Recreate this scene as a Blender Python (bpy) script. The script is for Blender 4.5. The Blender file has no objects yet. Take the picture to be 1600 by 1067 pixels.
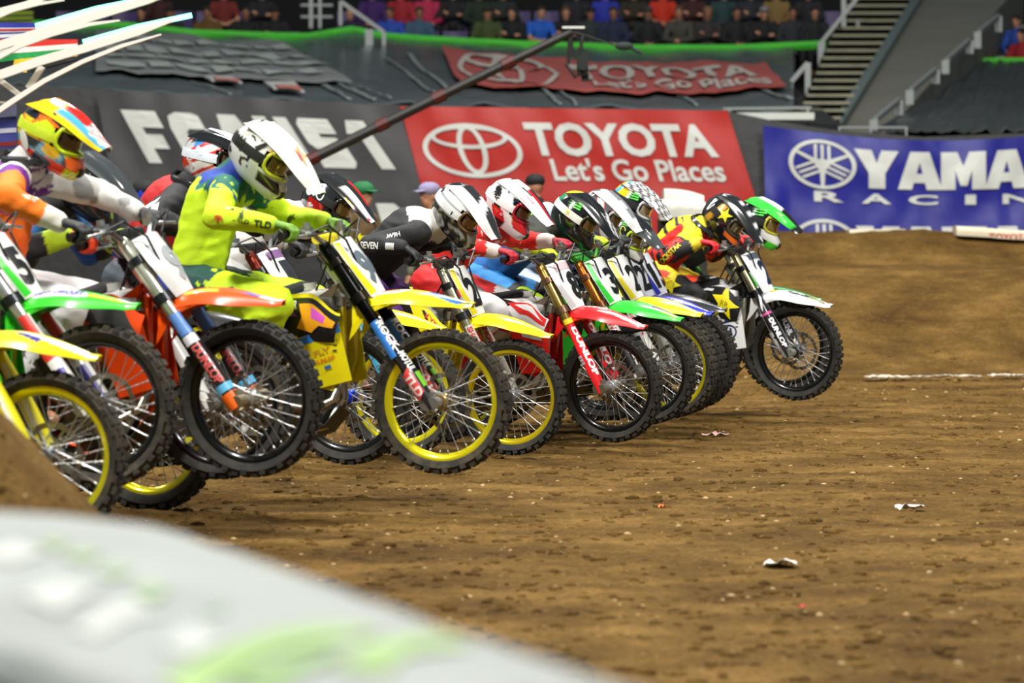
import bpy, bmesh, math, random
from math import sin, cos, pi, radians, atan2, sqrt
from mathutils import Vector, Matrix, noise
from mathutils.bvhtree import BVHTree
from mathutils.geometry import tessellate_polygon

V = Vector
scene = bpy.context.scene
COL = scene.collection

# ------------------------------------------------------------------ camera
FPX = 6667.0
EYE = V((0.0, 0.0, 1.33))
TILT = math.atan(166.5 / FPX)
cam_data = bpy.data.cameras.new('camera')
cam_data.sensor_width = 36.0
cam_data.lens = 36.0 * FPX / 1600.0
cam_data.clip_end = 400.0
cam_data.dof.use_dof = True
cam_data.dof.focus_distance = 25.0
cam_data.dof.aperture_fstop = 4.0
cam = bpy.data.objects.new('camera', cam_data)
cam.location = EYE
cam.rotation_euler = (pi / 2 - TILT, 0, 0)
COL.objects.link(cam)
scene.camera = cam

# ------------------------------------------------------------------ world and light
world = bpy.data.worlds.new('arena_air')
scene.world = world
world.use_nodes = True
wn = world.node_tree
bg = wn.nodes['Background']
bg.inputs[0].default_value = (0.80, 0.93, 1.0, 1)
bg.inputs[1].default_value = 0.17

def area(name, loc, target, size, power, col=(1, 0.97, 0.92), size_y=None):
    l = bpy.data.lights.new(name, 'AREA')
    l.energy = power
    l.color = col
    l.size = size
    if size_y:
        l.shape = 'RECTANGLE'
        l.size_y = size_y
    o = bpy.data.objects.new(name, l)
    o.location = loc
    o.rotation_euler = (V(target) - V(loc)).to_track_quat('-Z', 'Y').to_euler()
    COL.objects.link(o)
    return o
area('arena_floodlight', (-9, 9, 20), (0, 26, 0), 2.6, 5600)
area('arena_floodlight', (13, 10, 20), (2, 28, 0), 2.6, 5000)
area('arena_floodlight', (2, 31, 22), (1, 26, 0), 4.0, 4200)
area('arena_floodlight', (-12, 34, 20), (0, 24, 0), 3.5, 2400)
area('arena_floodlight', (3, 44, 20), (2, 60, 1.5), 7.0, 3300, size_y=3)

vs = scene.view_settings
vs.view_transform = 'Standard'
vs.look = 'None'
vs.exposure = 0.24
vs.gamma = 1.0
vs.use_curve_mapping = False

# ------------------------------------------------------------------ helpers
RC = Matrix.Rotation(pi / 2 - TILT, 4, 'X')
def P(px, py, d):
    """world point seen at pixel px,py at distance d along the lens axis"""
    return EYE + RC @ V(((px - 800) / FPX * d, -(py - 533.5) / FPX * d, -d))

def lin(c):
    if isinstance(c, str):
        c = c.lstrip('#')
        if len(c) == 3:
            c = ''.join(ch * 2 for ch in c)
        c = tuple(int(c[i:i + 2], 16) / 255 for i in (0, 2, 4))
    return tuple((x / 12.92 if x <= 0.04045 else ((x + 0.055) / 1.055) ** 2.4) for x in c[:3])

_m = {}
def M(key, col=None, rough=0.4, metal=0.0, dirt=0.0, dirtcol='#5a4630', coat=0.0, bump=0.0, bscale=60.0, emit=0.0, var=0.0, scale=9.0, attr=None, alpha=1.0, trans=0.0):
    """procedural material: base colour (or a colour attribute), mottled with noise and dust"""
    if key in _m:
        return _m[key]
    m = bpy.data.materials.new(key)
    m.use_nodes = True
    nt = m.node_tree
    b = nt.nodes['Principled BSDF']
    N = nt.nodes.new
    L = nt.links.new
    b.inputs['Roughness'].default_value = rough
    b.inputs['Metallic'].default_value = metal
    b.inputs['Coat Weight'].default_value = coat
    b.inputs['Coat Roughness'].default_value = 0.08
    if attr:
        src = N('ShaderNodeAttribute')
        src.attribute_name = attr
        out = src.outputs['Color']
    else:
        src = N('ShaderNodeRGB')
        src.outputs[0].default_value = (*lin(col), 1)
        out = src.outputs[0]
    tc = N('ShaderNodeTexCoord')
    if var > 0:
        n = N('ShaderNodeTexNoise')
        n.inputs['Scale'].default_value = scale
        n.inputs['Detail'].default_value = 5
        L(tc.outputs['Object'], n.inputs['Vector'])
        mp = N('ShaderNodeMapRange')
        mp.inputs['From Min'].default_value = 0.3
        mp.inputs['From Max'].default_value = 0.7
        mp.inputs['To Min'].default_value = 1 - var
        mp.inputs['To Max'].default_value = 1 + var
        L(n.outputs['Fac'], mp.inputs['Value'])
        mx = N('ShaderNodeVectorMath')
        mx.operation = 'SCALE'
        L(out, mx.inputs[0])
        L(mp.outputs[0], mx.inputs['Scale'])
        out = mx.outputs[0]
    if dirt > 0:
        n = N('ShaderNodeTexNoise')
        n.inputs['Scale'].default_value = 14
        n.inputs['Detail'].default_value = 6
        n.inputs['Roughness'].default_value = 0.7
        L(tc.outputs['Object'], n.inputs['Vector'])
        mp = N('ShaderNodeMapRange')
        mp.inputs['From Min'].default_value = 0.42
        mp.inputs['From Max'].default_value = 0.75
        mp.inputs['To Max'].default_value = dirt
        L(n.outputs['Fac'], mp.inputs['Value'])
        mx = N('ShaderNodeMix')
        mx.data_type = 'RGBA'
        L(mp.outputs[0], mx.inputs['Factor'])
        L(out, mx.inputs['A'])
        mx.inputs['B'].default_value = (*lin(dirtcol), 1)
        out = mx.outputs['Result']
    L(out, b.inputs['Base Color'])
    if bump > 0:
        n = N('ShaderNodeTexNoise')
        n.inputs['Scale'].default_value = bscale
        n.inputs['Detail'].default_value = 4
        L(tc.outputs['Object'], n.inputs['Vector'])
        bp = N('ShaderNodeBump')
        bp.inputs['Strength'].default_value = bump
        bp.inputs['Distance'].default_value = 0.02
        L(n.outputs['Fac'], bp.inputs['Height'])
        L(bp.outputs[0], b.inputs['Normal'])
    if emit > 0:
        L(out, b.inputs['Emission Color'])
        b.inputs['Emission Strength'].default_value = emit
    if trans > 0:
        b.inputs['Transmission Weight'].default_value = trans
    _m[key] = m
    return m

def plastic(c):
    return M('plastic_' + c, c, rough=0.28, dirt=0.12, coat=0.3)
def decal_mat(c):
    return M('print_' + c, c, rough=0.38)
def cloth(c, rough=0.8):
    return M('cloth_' + c, c, rough=rough, var=0.08, scale=20, bump=0.15, bscale=90)
def metal(c, rough=0.3):
    return M('metal_%s_%s' % (c, rough), c, rough=rough, metal=0.9, var=0.06, scale=30)

class G:
    """gathers vertices and faces of one mesh"""
    def __init__(s):
        s.v = []
        s.f = []
        s.m = []
        s.mi = 0
    def add(s, vs, fs, mi=None):
        o = len(s.v)
        s.v.extend(V(p) for p in vs)
        for f in fs:
            s.f.append([i + o for i in f])
            s.m.append(s.mi if mi is None else mi)
    def rings(s, rings, closed=True, caps=True):
        n = len(rings[0])
        vs = [p for r in rings for p in r]
        fs = []
        for i in range(len(rings) - 1):
            for j in range(n if closed else n - 1):
                k = (j + 1) % n
                fs.append((i * n + j, i * n + k, (i + 1) * n + k, (i + 1) * n + j))
        if caps and closed:
            fs.append(tuple(range(n - 1, -1, -1)))
            fs.append(tuple((len(rings) - 1) * n + j for j in range(n)))
        s.add(vs, fs)
    def tube(s, pts, r, n=8, caps=True, flat=1.0):
        pts = [V(p) for p in pts]
        rs = r if isinstance(r, (list, tuple)) else [r] * len(pts)
        up = None
        rings = []
        for i, p in enumerate(pts):
            t = (pts[min(i + 1, len(pts) - 1)] - pts[max(i - 1, 0)]).normalized()
            if up is None:
                up = t.orthogonal().normalized() if abs(t.y) > 0.9 else V((0, 1, 0))
            a = (up - t * up.dot(t)).normalized()
            up = a
            b = t.cross(a)
            rings.append([p + (a * cos(2 * pi * k / n) * flat + b * sin(2 * pi * k / n)) * rs[i] for k in range(n)])
        s.rings(rings, caps=caps)
    def capsule(s, a, b, ra, rb, n=14, flat=1.0, side=None):
        """tapered rounded limb; flat squeezes it along 'side'"""
        a = V(a); b = V(b)
        t = b - a
        L = t.length
        t = t.normalized() if L > 1e-6 else V((0, 0, 1))
        sd = V(side) if side is not None else t.orthogonal()
        sd = (sd - t * sd.dot(t)).normalized()
        c = t.cross(sd)
        prof = []
        for k in range(5):
            an = -pi / 2 + (k + 0.25) * pi / 2 / 4.25
            prof.append((sin(an) * ra, cos(an) * ra))
        for k in range(1, 4):
            prof.append((L * k / 4, ra + (rb - ra) * k / 4))
        for k in range(5):
            an = (4 - k) and -(4 - k) * 0
            an = (k) * pi / 2 / 4.25
            prof.append((L + sin(an) * rb, cos(an) * rb))
        rings = [[a + t * h + (sd * cos(2 * pi * j / n) * flat + c * sin(2 * pi * j / n)) * r for j in range(n)] for h, r in prof]
        s.rings(rings)
    def ell(s, c, r, mat=None, n=16, m=10):
        c = V(c)
        rings = []
        for i in range(1, m):
            th = -pi / 2 + pi * i / m
            ring = []
            for j in range(n):
                p = V((r[0] * cos(th) * cos(2 * pi * j / n), r[1] * cos(th) * sin(2 * pi * j / n), r[2] * sin(th)))
                if mat is not None:
                    p = mat @ p
                ring.append(c + p)
            rings.append(ring)
        s.rings(rings)
    def box(s, c, d, rot=None):
        c = V(c)
        pts = []
        for x in (-1, 1):
            for y in (-1, 1):
                for z in (-1, 1):
                    p = V((x * d[0] / 2, y * d[1] / 2, z * d[2] / 2))
                    if rot is not None:
                        p = rot @ p
                    pts.append(c + p)
        s.add(pts, [(0, 1, 3, 2), (4, 6, 7, 5), (0, 4, 5, 1), (2, 3, 7, 6), (0, 2, 6, 4), (1, 5, 7, 3)])
    def bar(s, a, b, w, h, up=(0, 0, 1)):
        """square bar from a to b"""
        a = V(a); b = V(b)
        t = (b - a).normalized()
        u = V(up); u = (u - t * u.dot(t)).normalized()
        q = t.cross(u)
        r = lambda p: [p + q * w / 2 + u * h / 2, p - q * w / 2 + u * h / 2, p - q * w / 2 - u * h / 2, p + q * w / 2 - u * h / 2]
        s.rings([r(a), r(b)])
    def lathe(s, prof, n=48, axis='y', c=(0, 0, 0), closed=False):
        """profile of (radius, offset along the axis)"""
        c = V(c)
        rings = []
        for r, h in prof:
            ring = []
            for k in range(n):
                a = 2 * pi * k / n
                if axis == 'y':
                    ring.append(c + V((r * cos(a), h, r * sin(a))))
                elif axis == 'z':
                    ring.append(c + V((r * cos(a), r * sin(a), h)))
                else:
                    ring.append(c + V((h, r * cos(a), r * sin(a))))
            rings.append(ring)
        if closed:
            rings.append(rings[0])
        s.rings(rings, caps=not closed)
    def sheet(s, grid, th=0.004):
        """thick curved shell from a grid of points"""
        m = len(grid); n = len(grid[0])
        g = [[V(p) for p in r] for r in grid]
        nr = []
        for i in range(m):
            row = []
            for j in range(n):
                du = g[min(i + 1, m - 1)][j] - g[max(i - 1, 0)][j]
                dv = g[i][min(j + 1, n - 1)] - g[i][max(j - 1, 0)]
                k = du.cross(dv)
                row.append(k.normalized() if k.length > 1e-12 else V((0, 0, 1)))
            nr.append(row)
        top = [g[i][j] + nr[i][j] * th / 2 for i in range(m) for j in range(n)]
        bot = [g[i][j] - nr[i][j] * th / 2 for i in range(m) for j in range(n)]
        o = m * n
        fs = []
        for i in range(m - 1):
            for j in range(n - 1):
                a, b, c, d = i * n + j, i * n + j + 1, (i + 1) * n + j + 1, (i + 1) * n + j
                fs.append((a, d, c, b))
                fs.append((a + o, b + o, c + o, d + o))
        for i in range(m - 1):
            a, d = i * n, (i + 1) * n
            fs.append((a, a + o, d + o, d))
            a, d = i * n + n - 1, (i + 1) * n + n - 1
            fs.append((a, d, d + o, a + o))
        for j in range(n - 1):
            a, b = j, j + 1
            fs.append((a, b, b + o, a + o))
            a, b = (m - 1) * n + j, (m - 1) * n + j + 1
            fs.append((a, a + o, b + o, b))
        s.add(top + bot, fs)
    def prism(s, poly, y0, y1, plane='xz'):
        """polygon (x,z) extruded from y0 to y1"""
        n = len(poly)
        if plane == 'xz':
            f = lambda p, h: V((p[0], h, p[1]))
        elif plane == 'xy':
            f = lambda p, h: V((p[0], p[1], h))
        else:
            f = lambda p, h: V((h, p[0], p[1]))
        a = [f(p, y0) for p in poly]
        b = [f(p, y1) for p in poly]
        tri = tessellate_polygon([[V((p[0], p[1], 0)) for p in poly]])
        fs = [tuple(t) for t in tri] + [tuple(n + i for i in reversed(t)) for t in tri]
        for i in range(n):
            k = (i + 1) % n
            fs.append((i, i + n, k + n, k))
        s.add(a + b, fs)
    def xf(s, mat):
        s.v = [mat @ p for p in s.v]
        return s
    def mesh(s, name, mats=(), angle=35, fix=True):
        me = bpy.data.meshes.new(name)
        me.from_pydata([tuple(p) for p in s.v], [], s.f)
        for m in mats:
            me.materials.append(m)
        if len(mats) > 1:
            me.polygons.foreach_set('material_index', s.m)
        if fix:
            bm = bmesh.new()
            bm.from_mesh(me)
            bmesh.ops.recalc_face_normals(bm, faces=bm.faces)
            bm.to_mesh(me)
            bm.free()
        me.shade_smooth()
        if angle < 179:
            me.set_sharp_from_angle(angle=radians(angle))
        me.update()
        return me

def obj(name, me, parent=None, mat=None, world=None, kind=None, label=None):
    """link a mesh (or a G) as ONE object; mat overrides slot 0 on the object itself"""
    if isinstance(me, G):
        me = me.mesh(name, [mat] if mat else [])
        mat = None
    o = bpy.data.objects.new(name, me)
    COL.objects.link(o)
    if mat is not None:
        if not me.materials:
            me.materials.append(mat)
        o.material_slots[0].link = 'OBJECT'
        o.material_slots[0].material = mat
    if parent is not None:
        o.parent = parent
    if kind:
        o['kind'] = kind
    if label:
        o['label'] = label
    return o

def thing(name, label, cat, loc=(0, 0, 0), rot=None, group=None):
    o = bpy.data.objects.new(name, None)
    o.empty_display_size = 0.1
    COL.objects.link(o)
    o.location = loc
    if rot is not None:
        o.rotation_euler = rot
    o['label'] = label
    o['category'] = cat
    if group:
        o['group'] = group
    return o
def tag(o, label, cat, group=None):
    o['label'] = label
    o['category'] = cat
    if group:
        o['group'] = group
    return o

def remesh(g, voxel, smooth=3, name='form'):
    """fuse the overlapping solids of g into one continuous surface"""
    me = g.mesh(name, angle=180)
    o = bpy.data.objects.new('tmp', me)
    COL.objects.link(o)
    md = o.modifiers.new('r', 'REMESH')
    md.mode = 'VOXEL'
    md.voxel_size = voxel
    if smooth:
        sm = o.modifiers.new('s', 'SMOOTH')
        sm.iterations = smooth
        sm.factor = 0.5
    dg = bpy.context.evaluated_depsgraph_get()
    res = bpy.data.meshes.new_from_object(o.evaluated_get(dg))
    bpy.data.objects.remove(o)
    bpy.data.meshes.remove(me)
    res.name = name
    res.shade_smooth()
    return res

# --- lettering
_tx = {}
def text_shape(txt, bold=0.0, shear=0.0, spacing=1.0):
    """triangulated lettering, centred, cap height 1"""
    k = (txt, bold, shear, spacing)
    if k in _tx:
        return _tx[k]
    c = bpy.data.curves.new('t', 'FONT')
    c.body = txt
    c.size = 1.0
    c.offset = bold
    c.shear = shear
    c.space_character = spacing
    c.resolution_u = 3
    o = bpy.data.objects.new('t', c)
    COL.objects.link(o)
    dg = bpy.context.evaluated_depsgraph_get()
    me = bpy.data.meshes.new_from_object(o.evaluated_get(dg))
    bpy.data.objects.remove(o)
    vs = [V((v.co.x, v.co.y)) for v in me.vertices]
    fs = [tuple(p.vertices) for p in me.polygons]
    bpy.data.meshes.remove(me)
    x0 = min(v.x for v in vs); x1 = max(v.x for v in vs)
    y0 = min(v.y for v in vs); y1 = max(v.y for v in vs)
    w = (x1 - x0); h = (y1 - y0)
    vs = [V(((v.x - (x0 + x1) / 2) / h, (v.y - (y0 + y1) / 2) / h)) for v in vs]
    _tx[k] = (vs, fs, w / h)
    return _tx[k]
def poly_shape(pts):
    tri = tessellate_polygon([[V((p[0], p[1], 0)) for p in pts]])
    return [V(p) for p in pts], [tuple(t) for t in tri], 1.0
def ring_shape(rx, ry, w, n=40, c=(0, 0), a0=0, a1=2 * pi, rot=0.0):
    vs = []; fs = []
    full = abs(a1 - a0 - 2 * pi) < 1e-6
    m = n if full else n + 1
    for i in range(m):
        a = a0 + (a1 - a0) * i / n
        for rr in (0, w):
            x, y = (rx - rr) * cos(a), (ry - rr) * sin(a)
            vs.append(V((c[0] + x * cos(rot) - y * sin(rot), c[1] + x * sin(rot) + y * cos(rot))))
    for i in range(n):
        k = (i + 1) % m
        fs.append((2 * i, 2 * k, 2 * k + 1, 2 * i + 1))
    return vs, fs, 1.0
def merge_shapes(*shapes):
    vs = []; fs = []
    for sh in shapes:
        o = len(vs)
        vs += sh[0]
        fs += [tuple(i + o for i in f) for f in sh[1]]
    return vs, fs, 1.0
def moved(sh, dx=0, dy=0, sx=1, sy=1, rot=0, skew=0):
    return [V((dx + (p.x * sx + p.y * skew) * cos(rot) - p.y * sy * sin(rot), dy + (p.x * sx) * sin(rot) + p.y * sy * cos(rot))) for p in sh[0]], sh[1], 1.0

def shape_mesh(name, sh, fn, cut=0.0, mat=None):
    """shape mapped point by point through fn(x, y) -> 3D; long edges are cut first"""
    bm = bmesh.new()
    bv = [bm.verts.new((p.x, p.y, 0)) for p in sh[0]]
    for f in sh[1]:
        if len(set(f)) > 2:
            try:
                bm.faces.new([bv[i] for i in f])
            except ValueError:
                pass
    if cut > 0:
        for _ in range(5):
            es = [e for e in bm.edges if e.calc_length() > cut]
            if not es:
                break
            bmesh.ops.subdivide_edges(bm, edges=es, cuts=1)
            bmesh.ops.triangulate(bm, faces=[f for f in bm.faces if len(f.verts) > 3])
    dead = []
    for v in bm.verts:
        q = fn(v.co.x, v.co.y)
        if q is None:
            dead.append(v)
        else:
            v.co = q
    if dead:
        bmesh.ops.delete(bm, geom=dead, context='VERTS')
    me = bpy.data.meshes.new(name)
    bm.to_mesh(me)
    bm.free()
    if mat:
        me.materials.append(mat)
    return me

def bvh_of(me):
    return BVHTree.FromPolygons([v.co.copy() for v in me.vertices], [tuple(p.vertices) for p in me.polygons])

def decal(name, sh, bvh, c, right, up, sx, sy, parent, mat, lift=0.0025, cut=None, maxd=0.5, matrix=None):
    """print a flat shape onto a surface, along the direction it faces"""
    right = V(right).normalized()
    up = V(up); up = (up - right * up.dot(right)).normalized()
    nrm = right.cross(up)
    c = V(c)
    def fn(x, y):
        q = c + right * x * sx + up * y * sy
        hit = bvh.ray_cast(q + nrm * 0.3, -nrm, 0.3 + maxd)
        if hit[0] is None:
            return None
        return hit[0] + nrm * lift
    me = shape_mesh(name, sh, fn, cut=(cut if cut is not None else 0.0), mat=None)
    if len(me.polygons) == 0:
        bpy.data.meshes.remove(me)
        return None
    o = obj(name, me, parent, mat)
    return o

def star_shape(n=5, r=0.42):
    pts = []
    for i in range(2 * n):
        a = pi / 2 + i * pi / n
        q = 1.0 if i % 2 == 0 else r
        pts.append((q * cos(a), q * sin(a)))
    return poly_shape(pts)
def claw_shape():
    """three ragged vertical claw strokes"""
    out = []
    for k, (x, l) in enumerate(((-0.36, 0.85), (0.0, 1.0), (0.36, 0.8))):
        out.append(poly_shape([(x - .13, .95), (x + .14, .88), (x + .08, .3), (x + .13, .1), (x + .03, -.2), (x + .06, -.45), (x - .02, -l), (x - .08, -.3), (x - .04, -.05), (x - .11, .2)]))
    return merge_shapes(*out)
# ------------------------------------------------------------------ ground
def sm(a, b, x):
    t = max(0.0, min(1.0, (x - a) / (b - a)))
    return t * t * (3 - 2 * t)
def terrain(x, y):
    n1 = noise.noise(V((x * 0.35, y * 0.35, 3.1))) * 0.03
    n2 = noise.noise(V((x * 1.6, y * 1.6, 7.7))) * 0.016
    n3 = noise.noise(V((x * 6, y * 6, 1.3))) * 0.009
    z = n1 * 0.6 + n2 * 0.8 + n3
    # low shelf behind the gate, rising to a jump face on the right
    right = sm(0.8, 2.2, x)
    face = 0.97 + 0.02 * noise.noise(V((x * 0.8, 5, 2)))
    z += sm(39.4, 44.5, y) * (0.22 + right * (face - 0.22))
    z += right * sm(49.4, 51.2, y) * (0.40 + 0.04 * noise.noise(V((x * 0.9, 1, 2))) - 0.05 * sm(4.5, 6.0, x))
    # heap of dirt beside the cover in the left foreground
    z += 0.98 * math.exp(-((x + 1.97) / 0.78) ** 2 - ((y - 13.2) / 1.1) ** 2)
    return z

def clods(x, y):
    v = noise.noise(V((x * 14, y * 14, 0.5)))
    w = noise.noise(V((x * 33, y * 33, 4.5)))
    u = noise.noise(V((x * 3.1, y * 4.0, 9.5)))
    return 0.017 * max(0, v) ** 1.3 + 0.008 * max(0, w) + 0.016 * max(0.0, u)

def grid_mesh(name, x0, x1, y0, y1, dx, dy, mat, rough=True):
    nx = int((x1 - x0) / dx) + 1
    ny = int((y1 - y0) / dy) + 1
    vs = []
    for j in range(ny):
        y = y0 + (y1 - y0) * j / (ny - 1)
        for i in range(nx):
            x = x0 + (x1 - x0) * i / (nx - 1)
            vs.append((x, y, terrain(x, y) + (clods(x, y) if rough else 0)))
    fs = [(j * nx + i, j * nx + i + 1, (j + 1) * nx + i + 1, (j + 1) * nx + i) for j in range(ny - 1) for i in range(nx - 1)]
    me = bpy.data.meshes.new(name)
    me.from_pydata(vs, [], fs)
    me.materials.append(mat)
    me.shade_smooth()
    return me

def dirt_material():
    m = bpy.data.materials.new('packed_dirt')
    m.use_nodes = True
    nt = m.node_tree
    b = nt.nodes['Principled BSDF']
    b.inputs['Roughness'].default_value = 0.95
    b.inputs['Specular IOR Level'].default_value = 0.15
    N = nt.nodes.new; L = nt.links.new
    tc = N('ShaderNodeTexCoord')
    big = N('ShaderNodeTexNoise'); big.inputs['Scale'].default_value = 1.1; big.inputs['Detail'].default_value = 9; big.inputs['Roughness'].default_value = 0.72
    L(tc.outputs['Object'], big.inputs['Vector'])
    cr = N('ShaderNodeValToRGB')
    cr.color_ramp.elements[0].position = 0.33; cr.color_ramp.elements[0].color = (*lin('#4a3414'), 1)
    cr.color_ramp.elements[1].position = 0.66; cr.color_ramp.elements[1].color = (*lin('#8c6c38'), 1)
    e = cr.color_ramp.elements.new(0.5); e.color = (*lin('#6c5124'), 1)
    L(big.outputs['Fac'], cr.inputs['Fac'])
    fine = N('ShaderNodeTexNoise'); fine.inputs['Scale'].default_value = 38; fine.inputs['Detail'].default_value = 6; fine.inputs['Roughness'].default_value = 0.7
    L(tc.outputs['Object'], fine.inputs['Vector'])
    mp = N('ShaderNodeMapRange'); mp.inputs['From Min'].default_value = 0.3; mp.inputs['From Max'].default_value = 0.7
    mp.inputs['To Min'].default_value = 0.6; mp.inputs['To Max'].default_value = 1.4
    L(fine.outputs['Fac'], mp.inputs['Value'])
    sc = N('ShaderNodeVectorMath'); sc.operation = 'SCALE'
    L(cr.outputs['Color'], sc.inputs[0]); L(mp.outputs[0], sc.inputs['Scale'])
    # pale grit
    vo = N('ShaderNodeTexVoronoi'); vo.inputs['Scale'].default_value = 24
    L(tc.outputs['Object'], vo.inputs['Vector'])
    lt = N('ShaderNodeMath'); lt.operation = 'LESS_THAN'; lt.inputs[1].default_value = 0.16
    L(vo.outputs['Distance'], lt.inputs[0])
    wn_ = N('ShaderNodeSeparateColor'); L(vo.outputs['Color'], wn_.inputs[0])
    gt = N('ShaderNodeMath'); gt.operation = 'GREATER_THAN'; gt.inputs[1].default_value = 0.80
    L(wn_.outputs[0], gt.inputs[0])
    mu = N('ShaderNodeMath'); mu.operation = 'MULTIPLY'; L(lt.outputs[0], mu.inputs[0]); L(gt.outputs[0], mu.inputs[1])
    mx = N('ShaderNodeMix'); mx.data_type = 'RGBA'
    L(mu.outputs[0], mx.inputs['Factor']); L(sc.outputs[0], mx.inputs['A']); mx.inputs['B'].default_value = (*lin('#a08a60'), 1)
    L(mx.outputs['Result'], b.inputs['Base Color'])
    bp = N('ShaderNodeBump'); bp.inputs['Strength'].default_value = 0.9; bp.inputs['Distance'].default_value = 0.03
    L(fine.outputs['Fac'], bp.inputs['Height'])
    L(bp.outputs[0], b.inputs['Normal'])
    return m
DIRT = dirt_material()
fl = obj('floor', grid_mesh('floor', -3.6, 5.0, 11.6, 40.0, 0.035, 0.05, DIRT), kind='structure')
tr = obj('floor_far', grid_mesh('floor_far', -10, 12, 40.0, 62.0, 0.12, 0.14, DIRT), kind='structure', label='dirt jump face and shelf behind the start')
g = G()
for x0, x1, y0, y1 in ((-30, -3.6, -5, 40), (5.0, 30, -5, 40), (-3.6, 5.0, -5, 11.6), (-30, -10, 40, 62), (12, 30, 40, 62)):
    zz = 0.0 if y1 <= 40 else 0.2
    g.add([(x0, y0, zz), (x1, y0, zz), (x1, y1, zz), (x0, y1, zz)], [(0, 1, 2, 3)])
o = obj('floor_outer', g, mat=DIRT, kind='structure')

# loose clods and pebbles pressed in the dirt: nobody could count them
random.seed(4)
g = G(); g2 = G()
def lump(gg, x, y, s):
    z = terrain(x, y) + clods(x, y)
    rot = Matrix.Rotation(random.random() * 6.28, 3, 'Z')
    n = 6
    pts = [V((0, 0, s * 0.45))]
    for k in range(n):
        a = 2 * pi * k / n
        pts.append(V((cos(a) * s * random.uniform(.7, 1.2), sin(a) * s * random.uniform(.5, .9), s * random.uniform(.05, .25))))
    for k in range(n):
        a = 2 * pi * (k + .5) / n
        pts.append(V((cos(a) * s * .8, sin(a) * s * .6, -s * .4)))
    pts = [V((x, y, z)) + rot @ p for p in pts]
    fs = [(0, 1 + k, 1 + (k + 1) % n) for k in range(n)]
    fs += [(1 + k, 1 + n + k, 1 + (k + 1) % n) for k in range(n)] + [(1 + (k + 1) % n, 1 + n + k, 1 + n + (k + 1) % n) for k in range(n)]
    gg.add(pts, fs)
for i in range(5200):
    y = 12.0 + 29 * random.random() ** 1.2
    half = y * 0.125
    x = random.uniform(-half, half)
    lump(g, x, y, random.choice((.008, .01, .013, .017, .022, .03)) * (1 + y / 60))
for i in range(520):
    y = 12.0 + 28 * random.random() ** 1.1
    half = y * 0.125
    lump(g2, random.uniform(-half, half), y, random.choice((.006, .008, .01, .014)) * (1 + y / 60))
cl = tag(obj('dirt_clods', g.mesh('clods', angle=180), mat=DIRT), 'loose brown dirt clods lying all over the track', 'dirt'); cl['kind'] = 'stuff'
cl = tag(obj('pebbles', g2.mesh('pebbles', angle=180), mat=M('pebble', '#b09468', rough=0.9, var=0.3)), 'pale pebbles scattered over the brown dirt', 'stones'); cl['kind'] = 'stuff'

def scrap(px, py, w, h, mat, label, name='paper_scrap', mat2=None, seed=0):
    """crumpled litter lying on the dirt at the place seen at px,py"""
    random.seed(seed)
    d = EYE.z / ((py - 367) / FPX)
    c = P(px, py, d); c.z = terrain(c.x, c.y) + 0.012
    g = G()
    n, m = 7, 4
    k = d / FPX
    grid = []
    for i in range(n):
        row = []
        for j in range(m):
            row.append((c.x + (i / (n - 1) - .5) * w * k + random.uniform(-.1, .1) * w * k * .5,
                        c.y + (j / (m - 1) - .5) * w * k * .8,
                        c.z + random.random() * h * k * 0.9 * (1 - abs(i / (n - 1) - .5))))
        grid.append(row)
    g.sheet(grid, 0.001)
    return tag(obj(name, g.mesh('scrap', angle=20), mat=mat), label, 'litter')
WP = M('paper', '#e9e6dc', rough=0.7, var=.05)
scrap(1421, 804, 44, 16, WP, 'crumpled white paper scrap on dirt, the one farthest right', seed=1)
scrap(1219, 886, 50, 14, WP, 'crumpled white paper scrap on dirt nearest the camera', seed=2)
scrap(1118, 684, 40, 8, M('paper_red', '#c8a29c', rough=.7), 'white and red torn ticket lying right of the red bike wheel', 'ticket_scrap', seed=3)
scrap(1035, 798, 13, 8, M('orange_bit', '#c8641e', rough=.6), 'tiny orange scrap on the brown dirt', 'plastic_scrap', seed=4)
scrap(1254, 952, 16, 6, M('red_bit', '#b4231c', rough=.6), 'tiny red scrap on the near dirt', 'plastic_scrap', seed=5)
scrap(992, 617 + 10, 10, 5, M('orange_bit2', '#c87a2e', rough=.6), 'small tan scrap beside the white wheels', 'plastic_scrap', seed=6)

# chalk line at the foot of the jump face
g = G()
random.seed(8)
for a, b, yy in ((1352, 1530, 596), (1546, 1640, 595)):
    grid = []
    n = 40
    for i in range(n + 1):
        px = a + (b - a) * i / n
        d = EYE.z / ((yy - 367) / FPX)
        row = []
        for s_ in (-1, 0, 1):
            q = P(px, yy, d)
            y_ = q.y + s_ * (0.14 + 0.1 * random.random())
            row.append((q.x, y_, terrain(q.x, y_) + 0.04 + 0.012 * random.random()))
        grid.append(row)
    g.sheet(grid, 0.01)
tag(obj('chalk_line', g, mat=M('chalk', '#d8cfba', rough=0.9, var=0.2, scale=40)), 'broken white chalk line at the foot of the dirt jump', 'line')

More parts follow.
